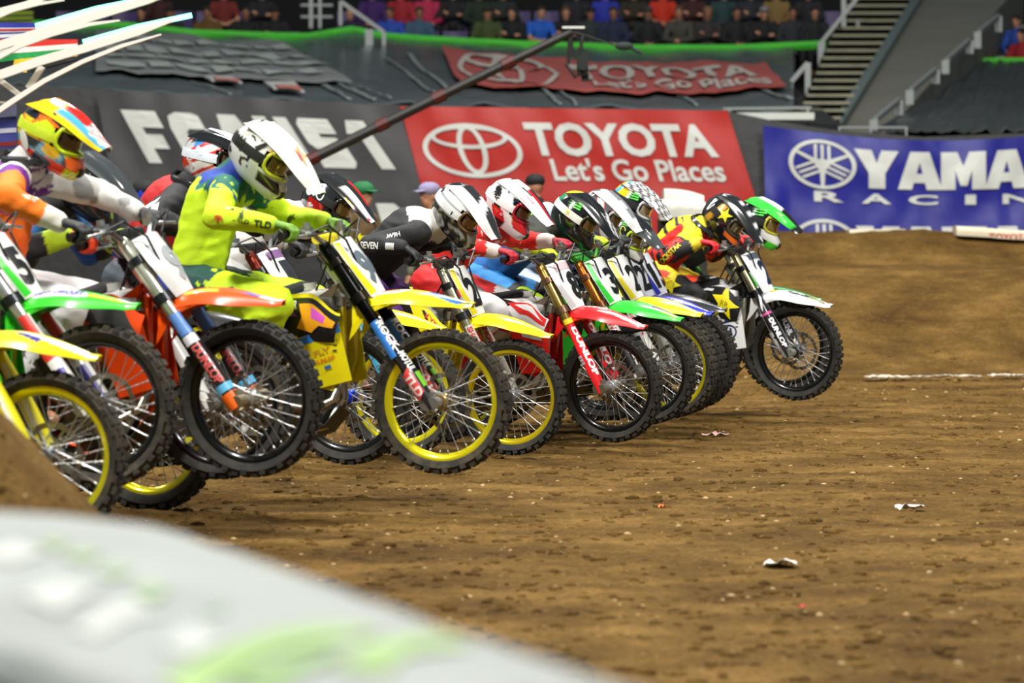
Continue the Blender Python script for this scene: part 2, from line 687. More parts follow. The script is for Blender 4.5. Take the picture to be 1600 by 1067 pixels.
# ------------------------------------------------------------------ barrier wall, banners, tarps
DB = 60.0
BLACK = M('black_vinyl', '#2b2c2c', rough=0.5, var=0.12, scale=3, bump=0.3, bscale=8)
def quadmap(tl, tr, br, bl, lift=0.0, ripple=0.0, arch=0.0):
    tl, tr, br, bl = map(V, (tl, tr, br, bl))
    n = (tr - tl).cross(bl - tl).normalized()
    if n.y > 0:
        n = -n
    def f(u, v):
        p = (tl * (1 - u) + tr * u) * (1 - v) + (bl * (1 - u) + br * u) * v
        if ripple:
            p = p + n * ripple * (noise.noise(V((u * 7, v * 2.5, 2.2))) + .5 * noise.noise(V((u * 19, v * 5, 5.2))))
        if arch:
            p = p + V((0, 0, -arch * 4 * u * (1 - u)))
        return p + n * lift
    return f
def cloth_quad(name, f, mat, nu=40, nv=12, th=0.02, **kw):
    g = G()
    g.sheet([[f(i / nu, j / nv) for j in range(nv + 1)] for i in range(nu + 1)], th)
    return obj(name, g.mesh(name, angle=60), mat=mat, **kw)
def print_on(name, f2, sh, cx, cy, sx, sy, parent, mat, lift=0.03, cut=0.12):
    """print a shape on a mapped quad; x,y in 0..1 across and down the quad"""
    def fn(x, y):
        return f2(cx + x * sx, cy - y * sy)
    me = shape_mesh(name, sh, fn, cut=cut)
    return obj(name, me, parent, mat)

# wall itself follows the top edge seen in the photo
g = G()
tops = [(-260, 118), (0, 133), (180, 142), (330, 152), (560, 163), (640, 166), (900, 170), (1130, 173), (1200, 188), (1300, 204), (1440, 215), (1600, 209), (1800, 200)]
grid = []
for px, py in tops:
    t = P(px, py, DB + 0.15)
    grid.append([t, V((t.x, t.y - .05, t.z * .66)), V((t.x, t.y - .08, t.z * .33)), V((t.x, t.y, 0.0))])
fine = []
for i in range(len(grid) - 1):
    for k in range(4):
        u = k / 4
        fine.append([grid[i][j] * (1 - u) + grid[i + 1][j] * u for j in range(4)])
fine.append(grid[-1])
g.sheet(fine, 0.25)
wall = obj('wall_back', g.mesh('wall', angle=50), mat=BLACK, kind='structure')
# top pipe of the wall (pale seam)
for k, (a, b) in enumerate((((60, 134), (330, 153)),)):
    pass

WHITE = M('banner_white', '#cfd2cc', rough=0.6)
# FCA banner
ft = quadmap(P(150, 140, DB - .2), P(628, 166, DB - .2), P(690, 370, DB - .2), P(190, 370, DB - .2), ripple=0.05)
ftl = quadmap(P(150, 140, DB - .2), P(628, 166, DB - .2), P(690, 370, DB - .2), P(190, 370, DB - .2), ripple=0.05, lift=0.03)
bn = cloth_quad('banner', ft, M('banner_charcoal', '#39393a', rough=0.55, var=0.08, scale=2))
tag(bn, 'charcoal banner with large white FCA US lettering, behind the riders on the left', 'banner')
bn.name = 'banner'
def stencil(pts):
    return poly_shape(pts)
# blocky stencil letters drawn one by one (unit height)
LF = merge_shapes(poly_shape([(0, 1), (.95, 1), (.95, .68), (.36, .68), (.36, .55), (.80, .55), (.80, .28), (.36, .28), (.36, 0), (0, 0)]))
LC = merge_shapes(poly_shape([(.95, .95), (.80, 1), (.35, 1), (.1, .92), (0, .7), (0, .3), (.1, .08), (.35, 0), (.8, 0), (.95, .05), (.95, .33), (.5, .33), (.38, .42), (.38, .6), (.5, .68), (.95, .68)]))
LA = merge_shapes(poly_shape([(.28, 1), (.78, 1), (1.15, 0), (.74, 0), (.66, .24), (.40, .24), (.32, 0), (-.1, 0)]))
LU = merge_shapes(poly_shape([(0, 1), (.37, 1), (.37, .35), (.58, .35), (.58, 1), (.95, 1), (.95, .1), (.8, 0), (.15, 0), (0, .1)]))
LS = merge_shapes(poly_shape([(.95, 1), (.95, .7), (.45, .7), (.45, .62), (.85, .62), (.98, .5), (.98, .12), (.85, 0), (0, 0), (0, .3), (.55, .3), (.55, .38), (.13, .38), (0, .5), (0, .88), (.13, 1)]))
L1 = merge_shapes(poly_shape([(.0, 1), (.5, 1), (.5, 0), (.12, 0), (.12, .72), (-.2, .72)]))
x = 0.085
for row, (yy, hh) in enumerate(((0.49, 0.36), (1.0, 0.27))):
    xs = ((LF, .13), (LC, .265), (LA, .41), (LU, .555), (LS, .69), (L1, .86))
    letters = [moved(sh, dx=xx, dy=0, sx=.118, sy=1, skew=-.062) for sh, xx in xs]
    if row == 1:
        letters = [moved(sh, dx=xx + .04, dy=0, sx=.118, sy=1, skew=-.05) for sh, xx in ((LU, .3), (LS, .44), (LA, .59), (LA, .80))]
    sh = merge_shapes(*letters)
    print_on('lettering', ftl, sh, 0, yy, 1, hh if row == 0 else .25, bn, WHITE, cut=.1)

def toyota_logo():
    return merge_shapes(ring_shape(1.0, .66, .10), ring_shape(.78, .29, .095, c=(0, .33)), ring_shape(.29, .60, .105, c=(0, .02)))
def red_banner(tl, tr, br, bl, d1, d2, label, col, ripple, bold, parts):
    q = [P(*tl, d1), P(*tr, d1), P(*br, d2), P(*bl, d2)]
    f = quadmap(*q, ripple=ripple); fl_ = quadmap(*q, ripple=ripple, lift=0.035)
    b = cloth_quad('banner', f, col, nu=48)
    tag(b, label, 'banner')
    for kind, txt, x0, x1, y0, y1, bd in parts:
        if kind == 'logo':
            sh = toyota_logo()
            print_on('emblem', fl_, sh, (x0 + x1) / 2, (y0 + y1) / 2, (x1 - x0) / 2, (y1 - y0) / 2 / .66, b, WHITE, cut=.12)
        else:
            vs_, fs_, asp = text_shape(txt, bold=bd)
            print_on('lettering', fl_, (vs_, fs_, 1), (x0 + x1) / 2, (y0 + y1) / 2, (x1 - x0) / asp, (y1 - y0), b, WHITE, cut=.3)
    return b
RED = M('banner_red', '#ad190d', rough=0.5, var=0.06, scale=1.5)
RED2 = M('banner_red_sheer', '#b5524a', rough=0.45, var=0.1, scale=2)
red_banner((625, 166), (1137, 173), (1200, 372), (680, 372), DB - .22, DB - .22, 'large bright red banner with white oval emblem and TOYOTA lettering, on the barrier wall', RED, 0.05, 0,
           (('logo', '', .035, .335, .125, .54, 0), ('text', 'TOYOTA', .36, .93, .11, .37, .035), ('text', 'Let\'s Go Places', .41, .93, .385, .56, .022)))

BLUE = M('banner_blue', '#171a86', rough=0.42, var=0.06, scale=2)
q = [P(1192, 196, DB - .3), P(1700, 205, DB - .3), P(1700, 400, DB - .3), P(1198, 400, DB - .3)]
def sag(f):
    def h(u, v):
        p = f(u, v)
        return p + V((0, 0, -.17 * sin(min(1, u * 1.02) * pi) * (1 - v)))
    return h
f = sag(quadmap(*q, ripple=0.07)); fl_ = sag(quadmap(*q, ripple=0.07, lift=0.035))
yb = cloth_quad('banner', f, BLUE, nu=56)
tag(yb, 'blue banner with white round emblem and YAMAHA RACING lettering, right side of the wall', 'banner')
BLK_ = {'Y': poly_shape([(-.04, 1), (.38, 1), (.5, .66), (.62, 1), (1.04, 1), (.70, .40), (.70, 0), (.30, 0), (.30, .40)]),
        'A': merge_shapes(poly_shape([(-.04, 0), (.30, 0), (.52, .80), (.46, 1), (.27, 1)]), poly_shape([(1.04, 0), (.66, 0), (.48, .80), (.46, 1), (.73, 1)]), poly_shape([(.32, .18), (.68, .18), (.60, .42), (.40, .42)])),
        'M': poly_shape([(-.04, 0), (-.04, 1), (.36, 1), (.5, .62), (.64, 1), (1.04, 1), (1.04, 0), (.70, 0), (.70, .50), (.58, .1), (.42, .1), (.30, .50), (.30, 0)]),
        'H': poly_shape([(0, 0), (0, 1), (.34, 1), (.34, .62), (.66, .62), (.66, 1), (1, 1), (1, 0), (.66, 0), (.66, .36), (.34, .36), (.34, 0)])}
def fork_logo():
    sh = [ring_shape(1, 1, .13)]
    for k in range(3):
        a = pi / 2 + k * 2 * pi / 3
        for off in (-.2, 0, .2):
            sh.append(moved(poly_shape([(.12, -.045), (.80, -.045), (.80, .045), (.12, .045)]), rot=a, dx=-sin(a) * off, dy=cos(a) * off))
        sh.append(moved(poly_shape([(.06, -.245), (.2, -.245), (.2, .245), (.06, .245)]), rot=a))
        sh.append(moved(poly_shape([(.0, -.09), (-.9, -.05), (-.9, .05), (.0, .09)]), rot=a))
    return merge_shapes(*sh)
W_ = q[1].x - q[0].x
H_ = q[0].z - q[3].z
for base in (0.0, .645):
    ok = print_on('emblem', fl_, fork_logo(), .180, .255 + base, .104, .080 * W_ / H_, yb, WHITE, cut=.1)
    for k, ch in enumerate('YAMAHA'):
        print_on('lettering', fl_, moved(BLK_[ch], dx=-.5, dy=-.5), .347 + .134 * k, .265 + base, .128, .325, yb, WHITE, cut=.2)
    if base == 0:
        for k, ch in enumerate('RACING'):
            vs_, fs_, asp = text_shape(ch, bold=.03)
            print_on('lettering', fl_, (vs_, fs_, 1), .198 + k * .146, .515, (.092 if ch != 'I' else .034) / asp, .085, yb, WHITE, cut=.3)

# sloping tarps over the lower seats
TARP = M('grey_tarp', '#545e61', rough=0.27, var=0.25, scale=1.2, bump=0.9, bscale=2.2)
TARP2 = M('dark_tarp', '#35393a', rough=0.38, var=0.2, scale=1.5, bump=0.5, bscale=4)
def tarp(name, top, bot, dt, db, mat, label, th=.03, nv=14):
    """slope between two polylines given in the photo at their distances"""
    def at(poly, u):
        x = poly[0][0] + (poly[-1][0] - poly[0][0]) * u
        for (xa, ya), (xb, yb_) in zip(poly, poly[1:]):
            if xa <= x <= xb:
                return x, ya + (yb_ - ya) * (x - xa) / (xb - xa)
        return poly[-1]
    def f(u, v):
        a = P(*at(top, u), dt); b = P(*at(bot, u), db)
        p = a * (1 - v) + b * v
        p.z += 0.07 * noise.noise(V((u * 20 - v * 5, v * 3, 4))) + 0.045 * noise.noise(V((u * 46 + v * 6, v * 11, 8))) - .12 * sin(pi * v)
        return p
    g = G()
    nu = 90
    g.sheet([[f(i / nu, j / nv) for j in range(nv + 1)] for i in range(nu + 1)], th)
    o = obj(name, g.mesh(name, angle=70), mat=mat)
    return tag(o, label, 'tarp'), f
strip = [(-40, 36), (150, 40), (200, 41), (300, 52), (400, 56), (480, 58), (550, 47), (600, 57), (680, 63), (820, 70), (1000, 76), (1150, 76), (1305, 69)]
t1, f1 = tarp('tarp', [(x_, y_ + 3) for x_, y_ in strip[:-1]] + [(1240, 73)], [(-40, 128), (180, 141), (560, 162), (1130, 171), (1240, 170)], 77.0, 61.0, TARP, 'glossy grey tarp sloping over the lower seats behind the banners')
t2, f2_ = tarp('tarp', [(1500, 96), (1700, 94)], [(1362, 205), (1700, 204)], 77.0, 61.0, TARP2, 'dark grey tarp sloping over the seats at the right, above the blue banner')
# folds and crossing white straps visible through/over the tarp
STRAP = M('strap_grey', '#8b9391', rough=0.35)
def on_slope(f, poly_, x0=-40.0, x1=1240.0):
    return [((p[0] - x0) / (x1 - x0), p[1]) for p in poly_]
STR = ((640, .25, 702, .76, 7), (604, .30, 680, .80, 5), (838, .68, 875, .98, 6), (862, .68, 900, .98, 4), (1060, .78, 1088, .98, 5), (505, .74, 545, .98, 9), (530, .74, 585, .98, 6), (560, .74, 610, .98, 4), (300, .8, 360, .98, 5), (1180, .62, 1235, .9, 9))
for (xa, va, xb, vb, w) in STR:
    g = G()
    rows = []
    for k in range(9):
        t = k / 8
        xx = xa + (xb - xa) * t; vv = va + (vb - va) * t
        rows.append([f1((xx + 40 + s_) / 1280, vv) + V((0, -.03, .05)) for s_ in (-w / 2, w / 2)])
    g.sheet(rows, .02)
    nth = sorted(v_[0] for v_ in STR).index(xa)
    tag(obj('strap', g, mat=STRAP), 'pale strap on the grey tarp slope, %s of the ten straps from the left' % ('first', 'second', 'third', 'fourth', 'fifth', 'sixth', 'seventh', 'eighth', 'ninth', 'tenth')[nth], 'strap', 'pale straps on the grey tarp')

# red sheer banner up on the tarp
q0 = lambda x_, v: f1((x_ + 40) / 1280, v) + V((0, -.05, .10))
def upper(u, v, lift=0.0):
    xt = 690 + (1195 - 690) * u
    xb = 722 + (1228 - 722) * u
    vt = .17 + .08 * u + .06 * sin(pi * u); vb_ = .72 + .09 * sin(pi * u) - .05 * u
    x_ = xt + (xb - xt) * v
    return q0(x_, vt + (vb_ - vt) * v) + V((0, -lift, lift))
g = G()
g.sheet([[upper(i / 50, j / 8) for j in range(9)] for i in range(51)], .02)
ub = obj('banner', g.mesh('banner', angle=60), mat=RED2)
tag(ub, 'faded red sheer banner with TOYOTA lettering lying on the grey tarp', 'banner')
ul = lambda u, v: upper(u, v, .04)
SH = M('banner_white_sheer', '#c6bdb2', rough=0.5)
print_on('emblem', ul, toyota_logo(), .175, .5, .155, .47 / .66 * .95, ub, SH, cut=.12)
vs_, fs_, asp = text_shape('TOYOTA', bold=.035)
print_on('lettering', ul, (vs_, fs_, 1), .66, .38, .56 / asp, .40, ub, SH, cut=.3)
vs_, fs_, asp = text_shape('Let\'s Go Places', bold=.022)
print_on('lettering', ul, (vs_, fs_, 1), .69, .78, .55 / asp, .28, ub, SH, cut=.3)
# grey mesh panel with faded printing on the left tarp
def panel(u, v, lift=0.0):
    x_ = 150 + 290 * u + 110 * v * u
    return q0(x_, .12 + .62 * v) + V((0, -lift, lift))
g = G()
g.sheet([[panel(i / 30, j / 8) for j in range(9)] for i in range(31)], .02)
gp = tag(obj('banner', g.mesh('banner', angle=60), mat=M('mesh_grey', '#7f8281', rough=.5, var=.15, scale=2)), 'grey mesh banner with faded pale printing on the left of the tarp', 'banner')
random.seed(12)
for k, (yy, hh) in enumerate(((.18, .09), (.42, .13), (.62, .07), (.82, .12))):
    shp = []
    xx = .05
    while xx < .92:
        w = random.uniform(.09, .2)
        shp.append(poly_shape([(xx, -.5), (xx + w * .8, -.5), (xx + w * .6, .5), (xx - .01, .5)]))
        xx += w * .82 + random.uniform(.0, .02)
    print_on('print', lambda u, v: panel(u, v, .04), merge_shapes(*shp), 0, yy, 1, hh, gp, M('faded_print%d' % (k % 2), '#a9b0a8' if k != 2 else '#8aa57a', rough=.6), cut=.1)
# small white and red cards stuck low on the tarp
for px_, v_, c_, lb in ((315, .70, '#c9c7c2', 'small white and red card low on the tarp, left of the pair'), (412, .80, '#d0cdca', 'small white and red card low on the tarp, right of the pair')):
    g = G()
    g.sheet([[q0(px_ + 48 * a_ + 16 * b_, v_ + .15 * b_) for b_ in (0, 1)] for a_ in (0, .5, 1)], .02)
    c = tag(obj('card', g, mat=M('card_white', '#c9c7c2', rough=.4)), lb, 'card')
    g = G()
    g.sheet([[q0(px_ + 44 * a_ + 14 + 4 * b_, v_ + .11 + .05 * b_) + V((0, -.03, .03)) for b_ in (0, 1)] for a_ in (.1, .5, .95)], .02)
    obj('stripe', g, c, M('card_red', '#b8685e', rough=.4))

# neon green fascia strips
GREEN = M('green_vinyl', '#4fc13c', rough=0.4, var=0.08, scale=3, bump=.3, bscale=4)
def fascia(poly, h, label, d=76.8):
    g = G()
    rows = []
    for (xa, ya), (xb, yb_) in zip(poly, poly[1:]):
        n = max(2, int((xb - xa) / 15))
        for i in range(n):
            u = i / n
            a = P(xa + (xb - xa) * u, ya + (yb_ - ya) * u - h / 2, d); b = P(xa + (xb - xa) * u, ya + (yb_ - ya) * u + h / 2, d)
            wv = .03 * noise.noise(V((a.x * 2, 0, 0)))
            rows.append([a + V((0, wv, 0)), (a + b) / 2 + V((0, wv - .04, 0)), b + V((0, -wv, 0))])
    g.sheet(rows, .04)
    return tag(obj('fascia_strip', g, mat=GREEN), label, 'strip')
fascia(strip, 11, 'long neon green vinyl strip along the front of the crowd')
fascia([(1318, 99), (1372, 97)], 8, 'short green vinyl strip across the concrete stairs')
fascia([(1492, 96), (1640, 95)], 8, 'green vinyl strip at the right edge, above the dark tarp')
# ------------------------------------------------------------------ stands: steps, concrete ramp wall, rails
CONC = M('concrete', '#6f7266', rough=0.8, var=0.12, scale=1.5)
CONC2 = M('concrete_tread', '#8b8972', rough=0.85, var=0.12, scale=4)
CONC3 = M('concrete_dark', '#22231f', rough=0.9, var=0.1, scale=4)
STEEL = M('rail_steel', '#8a8f8d', rough=0.45, metal=.3)
DARKBACK = M('stand_dark', '#141416', rough=0.9)
# dark body of the stand behind everything
g = G()
a = P(-3600, 120, 90); b = P(5200, 120, 90)
g.box(((a.x + b.x) / 2, 92.5, 7.0), (b.x - a.x, 1.0, 14))
g.box((0, 77, -.1), (b.x - a.x, 31, .2))
obj('wall_far', g, mat=DARKBACK, kind='structure')
# base under the tarps so nothing floats
g = G()
x0 = P(-80, 200, 70).x; x1 = P(1245, 200, 70).x; x2 = P(1800, 200, 70).x
g.add([(x0 - 1, 60.6, 0), (x1, 60.6, 0), (x1, 76.9, 0), (x0 - 1, 76.9, 0), (x0 - 1, 60.6, 3.0), (x1, 60.6, 2.9), (x1, 76.9, 4.3), (x0 - 1, 76.9, 4.4)],
      [(0, 1, 5, 4), (1, 2, 6, 5), (2, 3, 7, 6), (3, 0, 4, 7), (4, 5, 6, 7)])
xr = P(1365, 200, 62).x
g.add([(xr, 60.6, 0), (x2, 60.6, 0), (x2, 76.9, 0), (xr + .6, 76.9, 0), (xr, 60.6, 2.5), (x2, 60.6, 2.5), (x2, 76.9, 4.2), (xr + .6, 76.9, 4.2)],
      [(0, 1, 5, 4), (1, 2, 6, 5), (2, 3, 7, 6), (3, 0, 4, 7), (4, 5, 6, 7)])
obj('stand_base', g, mat=DARKBACK, kind='structure')
# stairs: treads one by one, each a part of the flight
def flight(name, label, n, bl, br, tl, tr_, d0, d1, mat, hpx):
    root = thing(name, label, 'stairs', loc=(P((bl[0] + br[0]) / 2, bl[1], d0).x, d0, 0))
    back = G()
    prev = None
    for i in range(n):
        t = i / (n - 1)
        d = d0 + (d1 - d0) * t
        xa = bl[0] + (tl[0] - bl[0]) * t; xb = br[0] + (tr_[0] - br[0]) * t
        y = bl[1] + (tl[1] - bl[1]) * t
        a = P(xa, y, d); b = P(xb, y, d)
        k = d / FPX
        g = G()
        g.box(((a.x + b.x) / 2 - root.location.x, d + .22 - d0, a.z), (b.x - a.x, .5, hpx * k))
        obj('tread', g, root, mat)
        back.box(((a.x + b.x) / 2 - root.location.x, d + .5 - d0, a.z / 2), (b.x - a.x, .5, a.z - .02))
    obj('stringer', back, root, CONC3)
    return root
flight('staircase', 'pale concrete staircase climbing between the crowd and the ramp wall', 19, (1240, 196), (1306, 196), (1330, -14), (1432, -14), 62.0, 82.0, CONC2, 4.6)
flight('staircase', 'small concrete stair flight at the upper right beside two spectators', 6, (1543, 90), (1572, 90), (1552, 42), (1600, 42), 79.0, 83.0, CONC2, 3.6)
# ramp wall (diagonal concrete band) standing between stairs and the right tarp
g = G()
lo_l, hi_l = P(1303, 206, 63.5), P(1452, -30, 84)
lo_r, hi_r = P(1385, 206, 63.5), P(1600, -30, 84)
lo_l2, lo_r2, hi_l2, hi_r2 = [V((p.x, p.y + .5, 0)) for p in (lo_l, lo_r, hi_l, hi_r)]
g.add([lo_l, lo_r, hi_r, hi_l, lo_l2, lo_r2, hi_r2, hi_l2], [(0, 1, 2, 3), (0, 4, 5, 1), (1, 5, 6, 2), (2, 6, 7, 3), (3, 7, 4, 0), (4, 7, 6, 5)])
rw = obj('ramp_wall', g, mat=M('concrete_ramp', '#6b6a60', rough=.8, var=.08, scale=.8), kind='structure', label='sloping concrete ramp wall between the stairs and the dark tarp')
g = G()
g.bar(lo_l + V((0.02, -.1, .05)), hi_l + V((0.02, -.1, .05)), .16, .12)
obj('trim_1', g, mat=M('ramp_edge', '#5f6c6a', rough=.5), kind='structure', label='grey green edge of the ramp wall')
# handrails: four hoops up the right side of the ramp wall
for k, (xa, ya, xb, yb_, d) in enumerate(((1368, 187, 1404, 157, 61.5), (1424, 141, 1462, 109, 65), (1480, 94, 1515, 63, 68), (1530, 50, 1560, 25, 71.5))):
    g = G()
    a = P(xa, ya, d); b = P(xb, yb_, d + 2)
    drop = V((0, 0, -.22 * (1 + .25 * (k == 3))))
    k2 = V((0, 0, .0))
    g.bar(a, b, .07, .07)
    g.bar(a + V((-.03, 0, 0)), a + drop + V((-.03, 0, 0)), .12, .07, up=(0, 1, 0))
    g.bar(b, b + drop * 1.0, .12, .07, up=(0, 1, 0))
    lab = ('lowest', 'second lowest', 'second highest', 'highest')[k]
    tag(obj('handrail', g, mat=STEEL), 'short grey steel handrail beside the ramp wall, %s of the four' % lab, 'railing')
# rails left of the stairs
def posts(name, label, bars, group=None):
    d0_ = bars[0][4]
    r = thing(name, label, 'railing', loc=P(bars[0][0], bars[0][1], d0_))
    for xa, ya, xb, yb_, d, w in bars:
        g = G()
        a = P(xa, ya, d) - r.location; b = P(xb, yb_, d) - r.location
        g.bar(a, b, w * d / FPX, w * d / FPX, up=(0, 1, 0.01))
        obj('rail' if abs(xa - xb) > 1 else 'upright', g, r, STEEL)
    return r
posts('guard_rail', 'tall grey steel guard rail left of the concrete staircase', ((1283, 170, 1283, 66, 76, 11), (1283, 66, 1345, -10, 76, 6), (1318, 60, 1318, -10, 77, 7), (1340, 100, 1340, 30, 77, 6), (1262, 168, 1262, 98, 68, 9), (1236, 128, 1262, 98, 68, 7)))
posts('guard_rail', 'grey steel rail slanting down over the crowd at the upper left', ((532, 2, 600, 50, 75, 6), (532, 2, 532, 40, 75, 5), (600, 50, 600, 84, 75, 6), (577, 46, 577, 84, 75, 12)))
posts('guard_rail', 'grey steel posts on the steps inside the crowd at the upper left', ((486, -5, 486, 44, 79, 6), (500, -5, 500, 44, 79, 5), (470, 8, 520, 8, 79, 4), (470, 26, 520, 26, 79, 4)))
posts('wall_rail', 'pale pipe rail on the wall top at the foot of the stairs', ((1130, 170, 1268, 168, 60.4, 4), (1140, 170, 1140, 176, 60.4, 4), (1262, 168, 1262, 190, 60.4, 4)))
posts('wall_rail', 'pale pipe rail on the wall top in front of the ramp wall', ((1310, 199, 1418, 199, 60.4, 3), (1312, 199, 1312, 210, 60.4, 3), (1416, 199, 1416, 214, 60.4, 3)))
g = G()
a = P(1150, 182, 60.25); b = P(1272, 181, 60.25)
g.box((a + b) / 2, ((b - a).x, .1, .1))
tag(obj('ledge_board', g, mat=M('board_white', '#c8ccc4', rough=.6)), 'white board under the pipe rail, right end of the wall top', 'board')

# ------------------------------------------------------------------ figures
SKIN = M('skin', '#b07c5f', rough=0.55, var=.06)
def figure(j, k=1.0, sleeve=1.0, hands=True, vox=0.014, slim=0.86, fat=1.0):
    """three continuous surfaces from one skeleton: body, shirt, trousers"""
    c = {n: V(p) for n, p in j.items()}
    side = (c['sL'] - c['sR']).normalized()
    up = (c['chest'] - c['pelvis']).normalized()
    fwd = side.cross(up).normalized()
    body, top, tro = G(), G(), G()
    R3 = Matrix((fwd, side, up)).transposed()
    hf = V(j.get('face', fwd)).normalized()
    hu = (c['head'] - c['neck']).normalized()
    hs = hu.cross(hf).normalized()
    hu = hf.cross(hs).normalized()
    H3 = Matrix((hf, hs, hu)).transposed()
    hc = c['head']
    # head: skull, jaw, nose, ears, brow
    body.ell(hc + H3 @ V((-.008, 0, .02)), (.096, .076, .098), H3)
    body.ell(hc + H3 @ V((.022, 0, -.055)), (.066, .056, .062), H3)
    body.capsule(hc + H3 @ V((.088, 0, .012)), hc + H3 @ V((.108, 0, -.018)), .010, .014)
    body.capsule(hc + H3 @ V((.078, -.035, .028)), hc + H3 @ V((.078, .035, .028)), .014, .014)
    body.capsule(hc + H3 @ V((.086, -.02, -.052)), hc + H3 @ V((.086, .02, -.052)), .010, .010)
    for s_ in (-1, 1):
        body.ell(hc + H3 @ V((-.01, s_ * .08, .0)), (.022, .010, .032), H3, n=8, m=6)
    body.capsule(c['neck'] - up * .04, hc - H3 @ V((.01, 0, .05)), .062, .056)
    for gg, f_ in ((body, slim), (top, 1.0)):
        ch = c['chest']
        ab = c['pelvis'] * .55 + ch * .45
        gg.ell(ch - up * .03, (.118 * f_, .165 * f_, .17 * f_), R3)
        gg.ell(ab, (.108 * f_, .145 * f_, .16 * f_), R3)
        if gg is top:
            gg.capsule(c['pelvis'] + up * .04, ch - up * .02, .128, .130, flat=1.28, side=side, n=20)
        gg.capsule(ch - up * .02 + fwd * .0, c['neck'], .13 * f_, .075 * f_, flat=1.15, side=side)
        for s_ in 'LR':
            gg.capsule(ch + up * .02, c['s' + s_], .095 * f_, .068 * f_)
    top.ell(c['pelvis'] + up * .06, (.122, .160, .11), R3)
    for s_ in 'LR':
        sh, el, wr = c['s' + s_], c['e' + s_], c['w' + s_]
        body.capsule(sh, el, .052, .042)
        body.capsule(el, wr, .042, .028)
        end = sh + (el - sh) * min(1, sleeve * 2)
        top.capsule(sh, end, .073, .060)
        if sleeve > .5:
            t = (sleeve - .5) * 2
            top.capsule(el, el + (wr - el) * t, .062, .045)
        if hands:
            d = (wr - el).normalized()
            q = d.cross(fwd); q = q.normalized() if q.length > .1 else side
            body.capsule(wr, wr + d * .07, .030, .036, flat=.6, side=fwd)
            for n_ in range(4):
                b0 = wr + d * .08 + q * (n_ - 1.5) * .020
                body.capsule(b0, b0 + d * (.055 - .006 * abs(n_ - 1.4)) + fwd * .012, .010, .008, n=8)
            b0 = wr + d * .03 + q * .035
            body.capsule(b0, b0 + d * .035 + q * .022 + fwd * .01, .012, .009, n=8)
        hp, kn, an = c['h' + s_], c['k' + s_], c['a' + s_]
        body.capsule(c['pelvis'], hp, .10 * slim, .09 * slim)
        body.capsule(hp, kn, .082, .056)
        body.capsule(kn, an, .056, .036)
        toe = V(j.get('toe' + s_, an + V((0, 0, 0)) + fwd * .16 - up * .0))
        body.capsule(an, toe, .04, .034)
        tro.capsule(hp, kn, .100 * fat, .076 * fat)
        tro.capsule(kn, kn + (an - kn) * .85, .076 * fat, .058 * fat)
    body.ell(c['pelvis'], (.11 * slim, .15 * slim, .11 * slim), R3)
    tro.ell(c['pelvis'], (.120, .165, .115), R3)
    for s_ in 'LR':
        tro.capsule(c['pelvis'], c['h' + s_], .112, .106)
    return body, top, tro, H3

def tighten(me, amp=0.008, sc=9.0, seed=0.0):
    """cloth folds"""
    ns = [v.normal.copy() for v in me.vertices]
    for v, n in zip(me.vertices, ns):
        p = v.co
        k = noise.noise(V((p.x * sc + seed, p.y * sc * .8, p.z * sc * 1.8)))
        k2 = noise.noise(V((p.x * sc * 2.6 + seed, p.y * sc * 2, p.z * sc * 3.5)))
        v.co = p + n * amp * ((1 - abs(k) * 2.4) * .8 + k2 * .45)
    me.update()

# seated spectator bodies in three poses, facing the track (-y)
def seated(v):
    j = dict(pelvis=(0, .02, .52), chest=(0, .0 - (.10 if v == 2 else 0), .90), neck=(0, -.02 - (.13 if v == 2 else 0), 1.04), head=(0, -.05 - (.16 if v == 2 else 0), 1.19),
             sL=(.19, 0 - (.1 if v == 2 else 0), .97), sR=(-.19, 0 - (.1 if v == 2 else 0), .97), hL=(.10, -.02, .50), hR=(-.10, -.02, .50),
             kL=(.13, -.46, .52), kR=(-.13, -.46, .52), aL=(.12, -.42, .09), aR=(-.12, -.42, .09), face=(0, -1, -.05), toeL=(.13, -.6, .04), toeR=(-.13, -.6, .04))
    if v == 0:
        j.update(eL=(.27, -.08, .70), eR=(-.27, -.08, .70), wL=(.08, -.30, .62), wR=(-.08, -.30, .62))
    elif v == 1:
        j.update(eL=(.29, -.05, .71), eR=(-.29, -.05, .71), wL=(-.06, -.20, .80), wR=(.06, -.23, .76))
    else:
        j.update(eL=(.24, -.34, .70), eR=(-.24, -.34, .70), wL=(.05, -.48, .66), wR=(-.05, -.48, .66))
    j['sL'], j['sR'] = j['sR'], j['sL']; j['eL'], j['eR'] = j['eR'], j['eL']; j['wL'], j['wR'] = j['wR'], j['wL']
    j['hL'], j['hR'] = j['hR'], j['hL']; j['kL'], j['kR'] = j['kR'], j['kL']; j['aL'], j['aR'] = j['aR'], j['aL']; j['toeL'], j['toeR'] = j['toeR'], j['toeL']
    return j
SEAT_VAR = []
for v in range(3):
    for sl in (1.0, .35):
        b, t, p, H3 = figure(seated(v), sleeve=sl, vox=.03)
        ms = [remesh(b, .020, 1, 'body'), remesh(t, .024, 2, 'shirt'), remesh(p, .026, 2, 'trousers')]
        SEAT_VAR.append(ms)
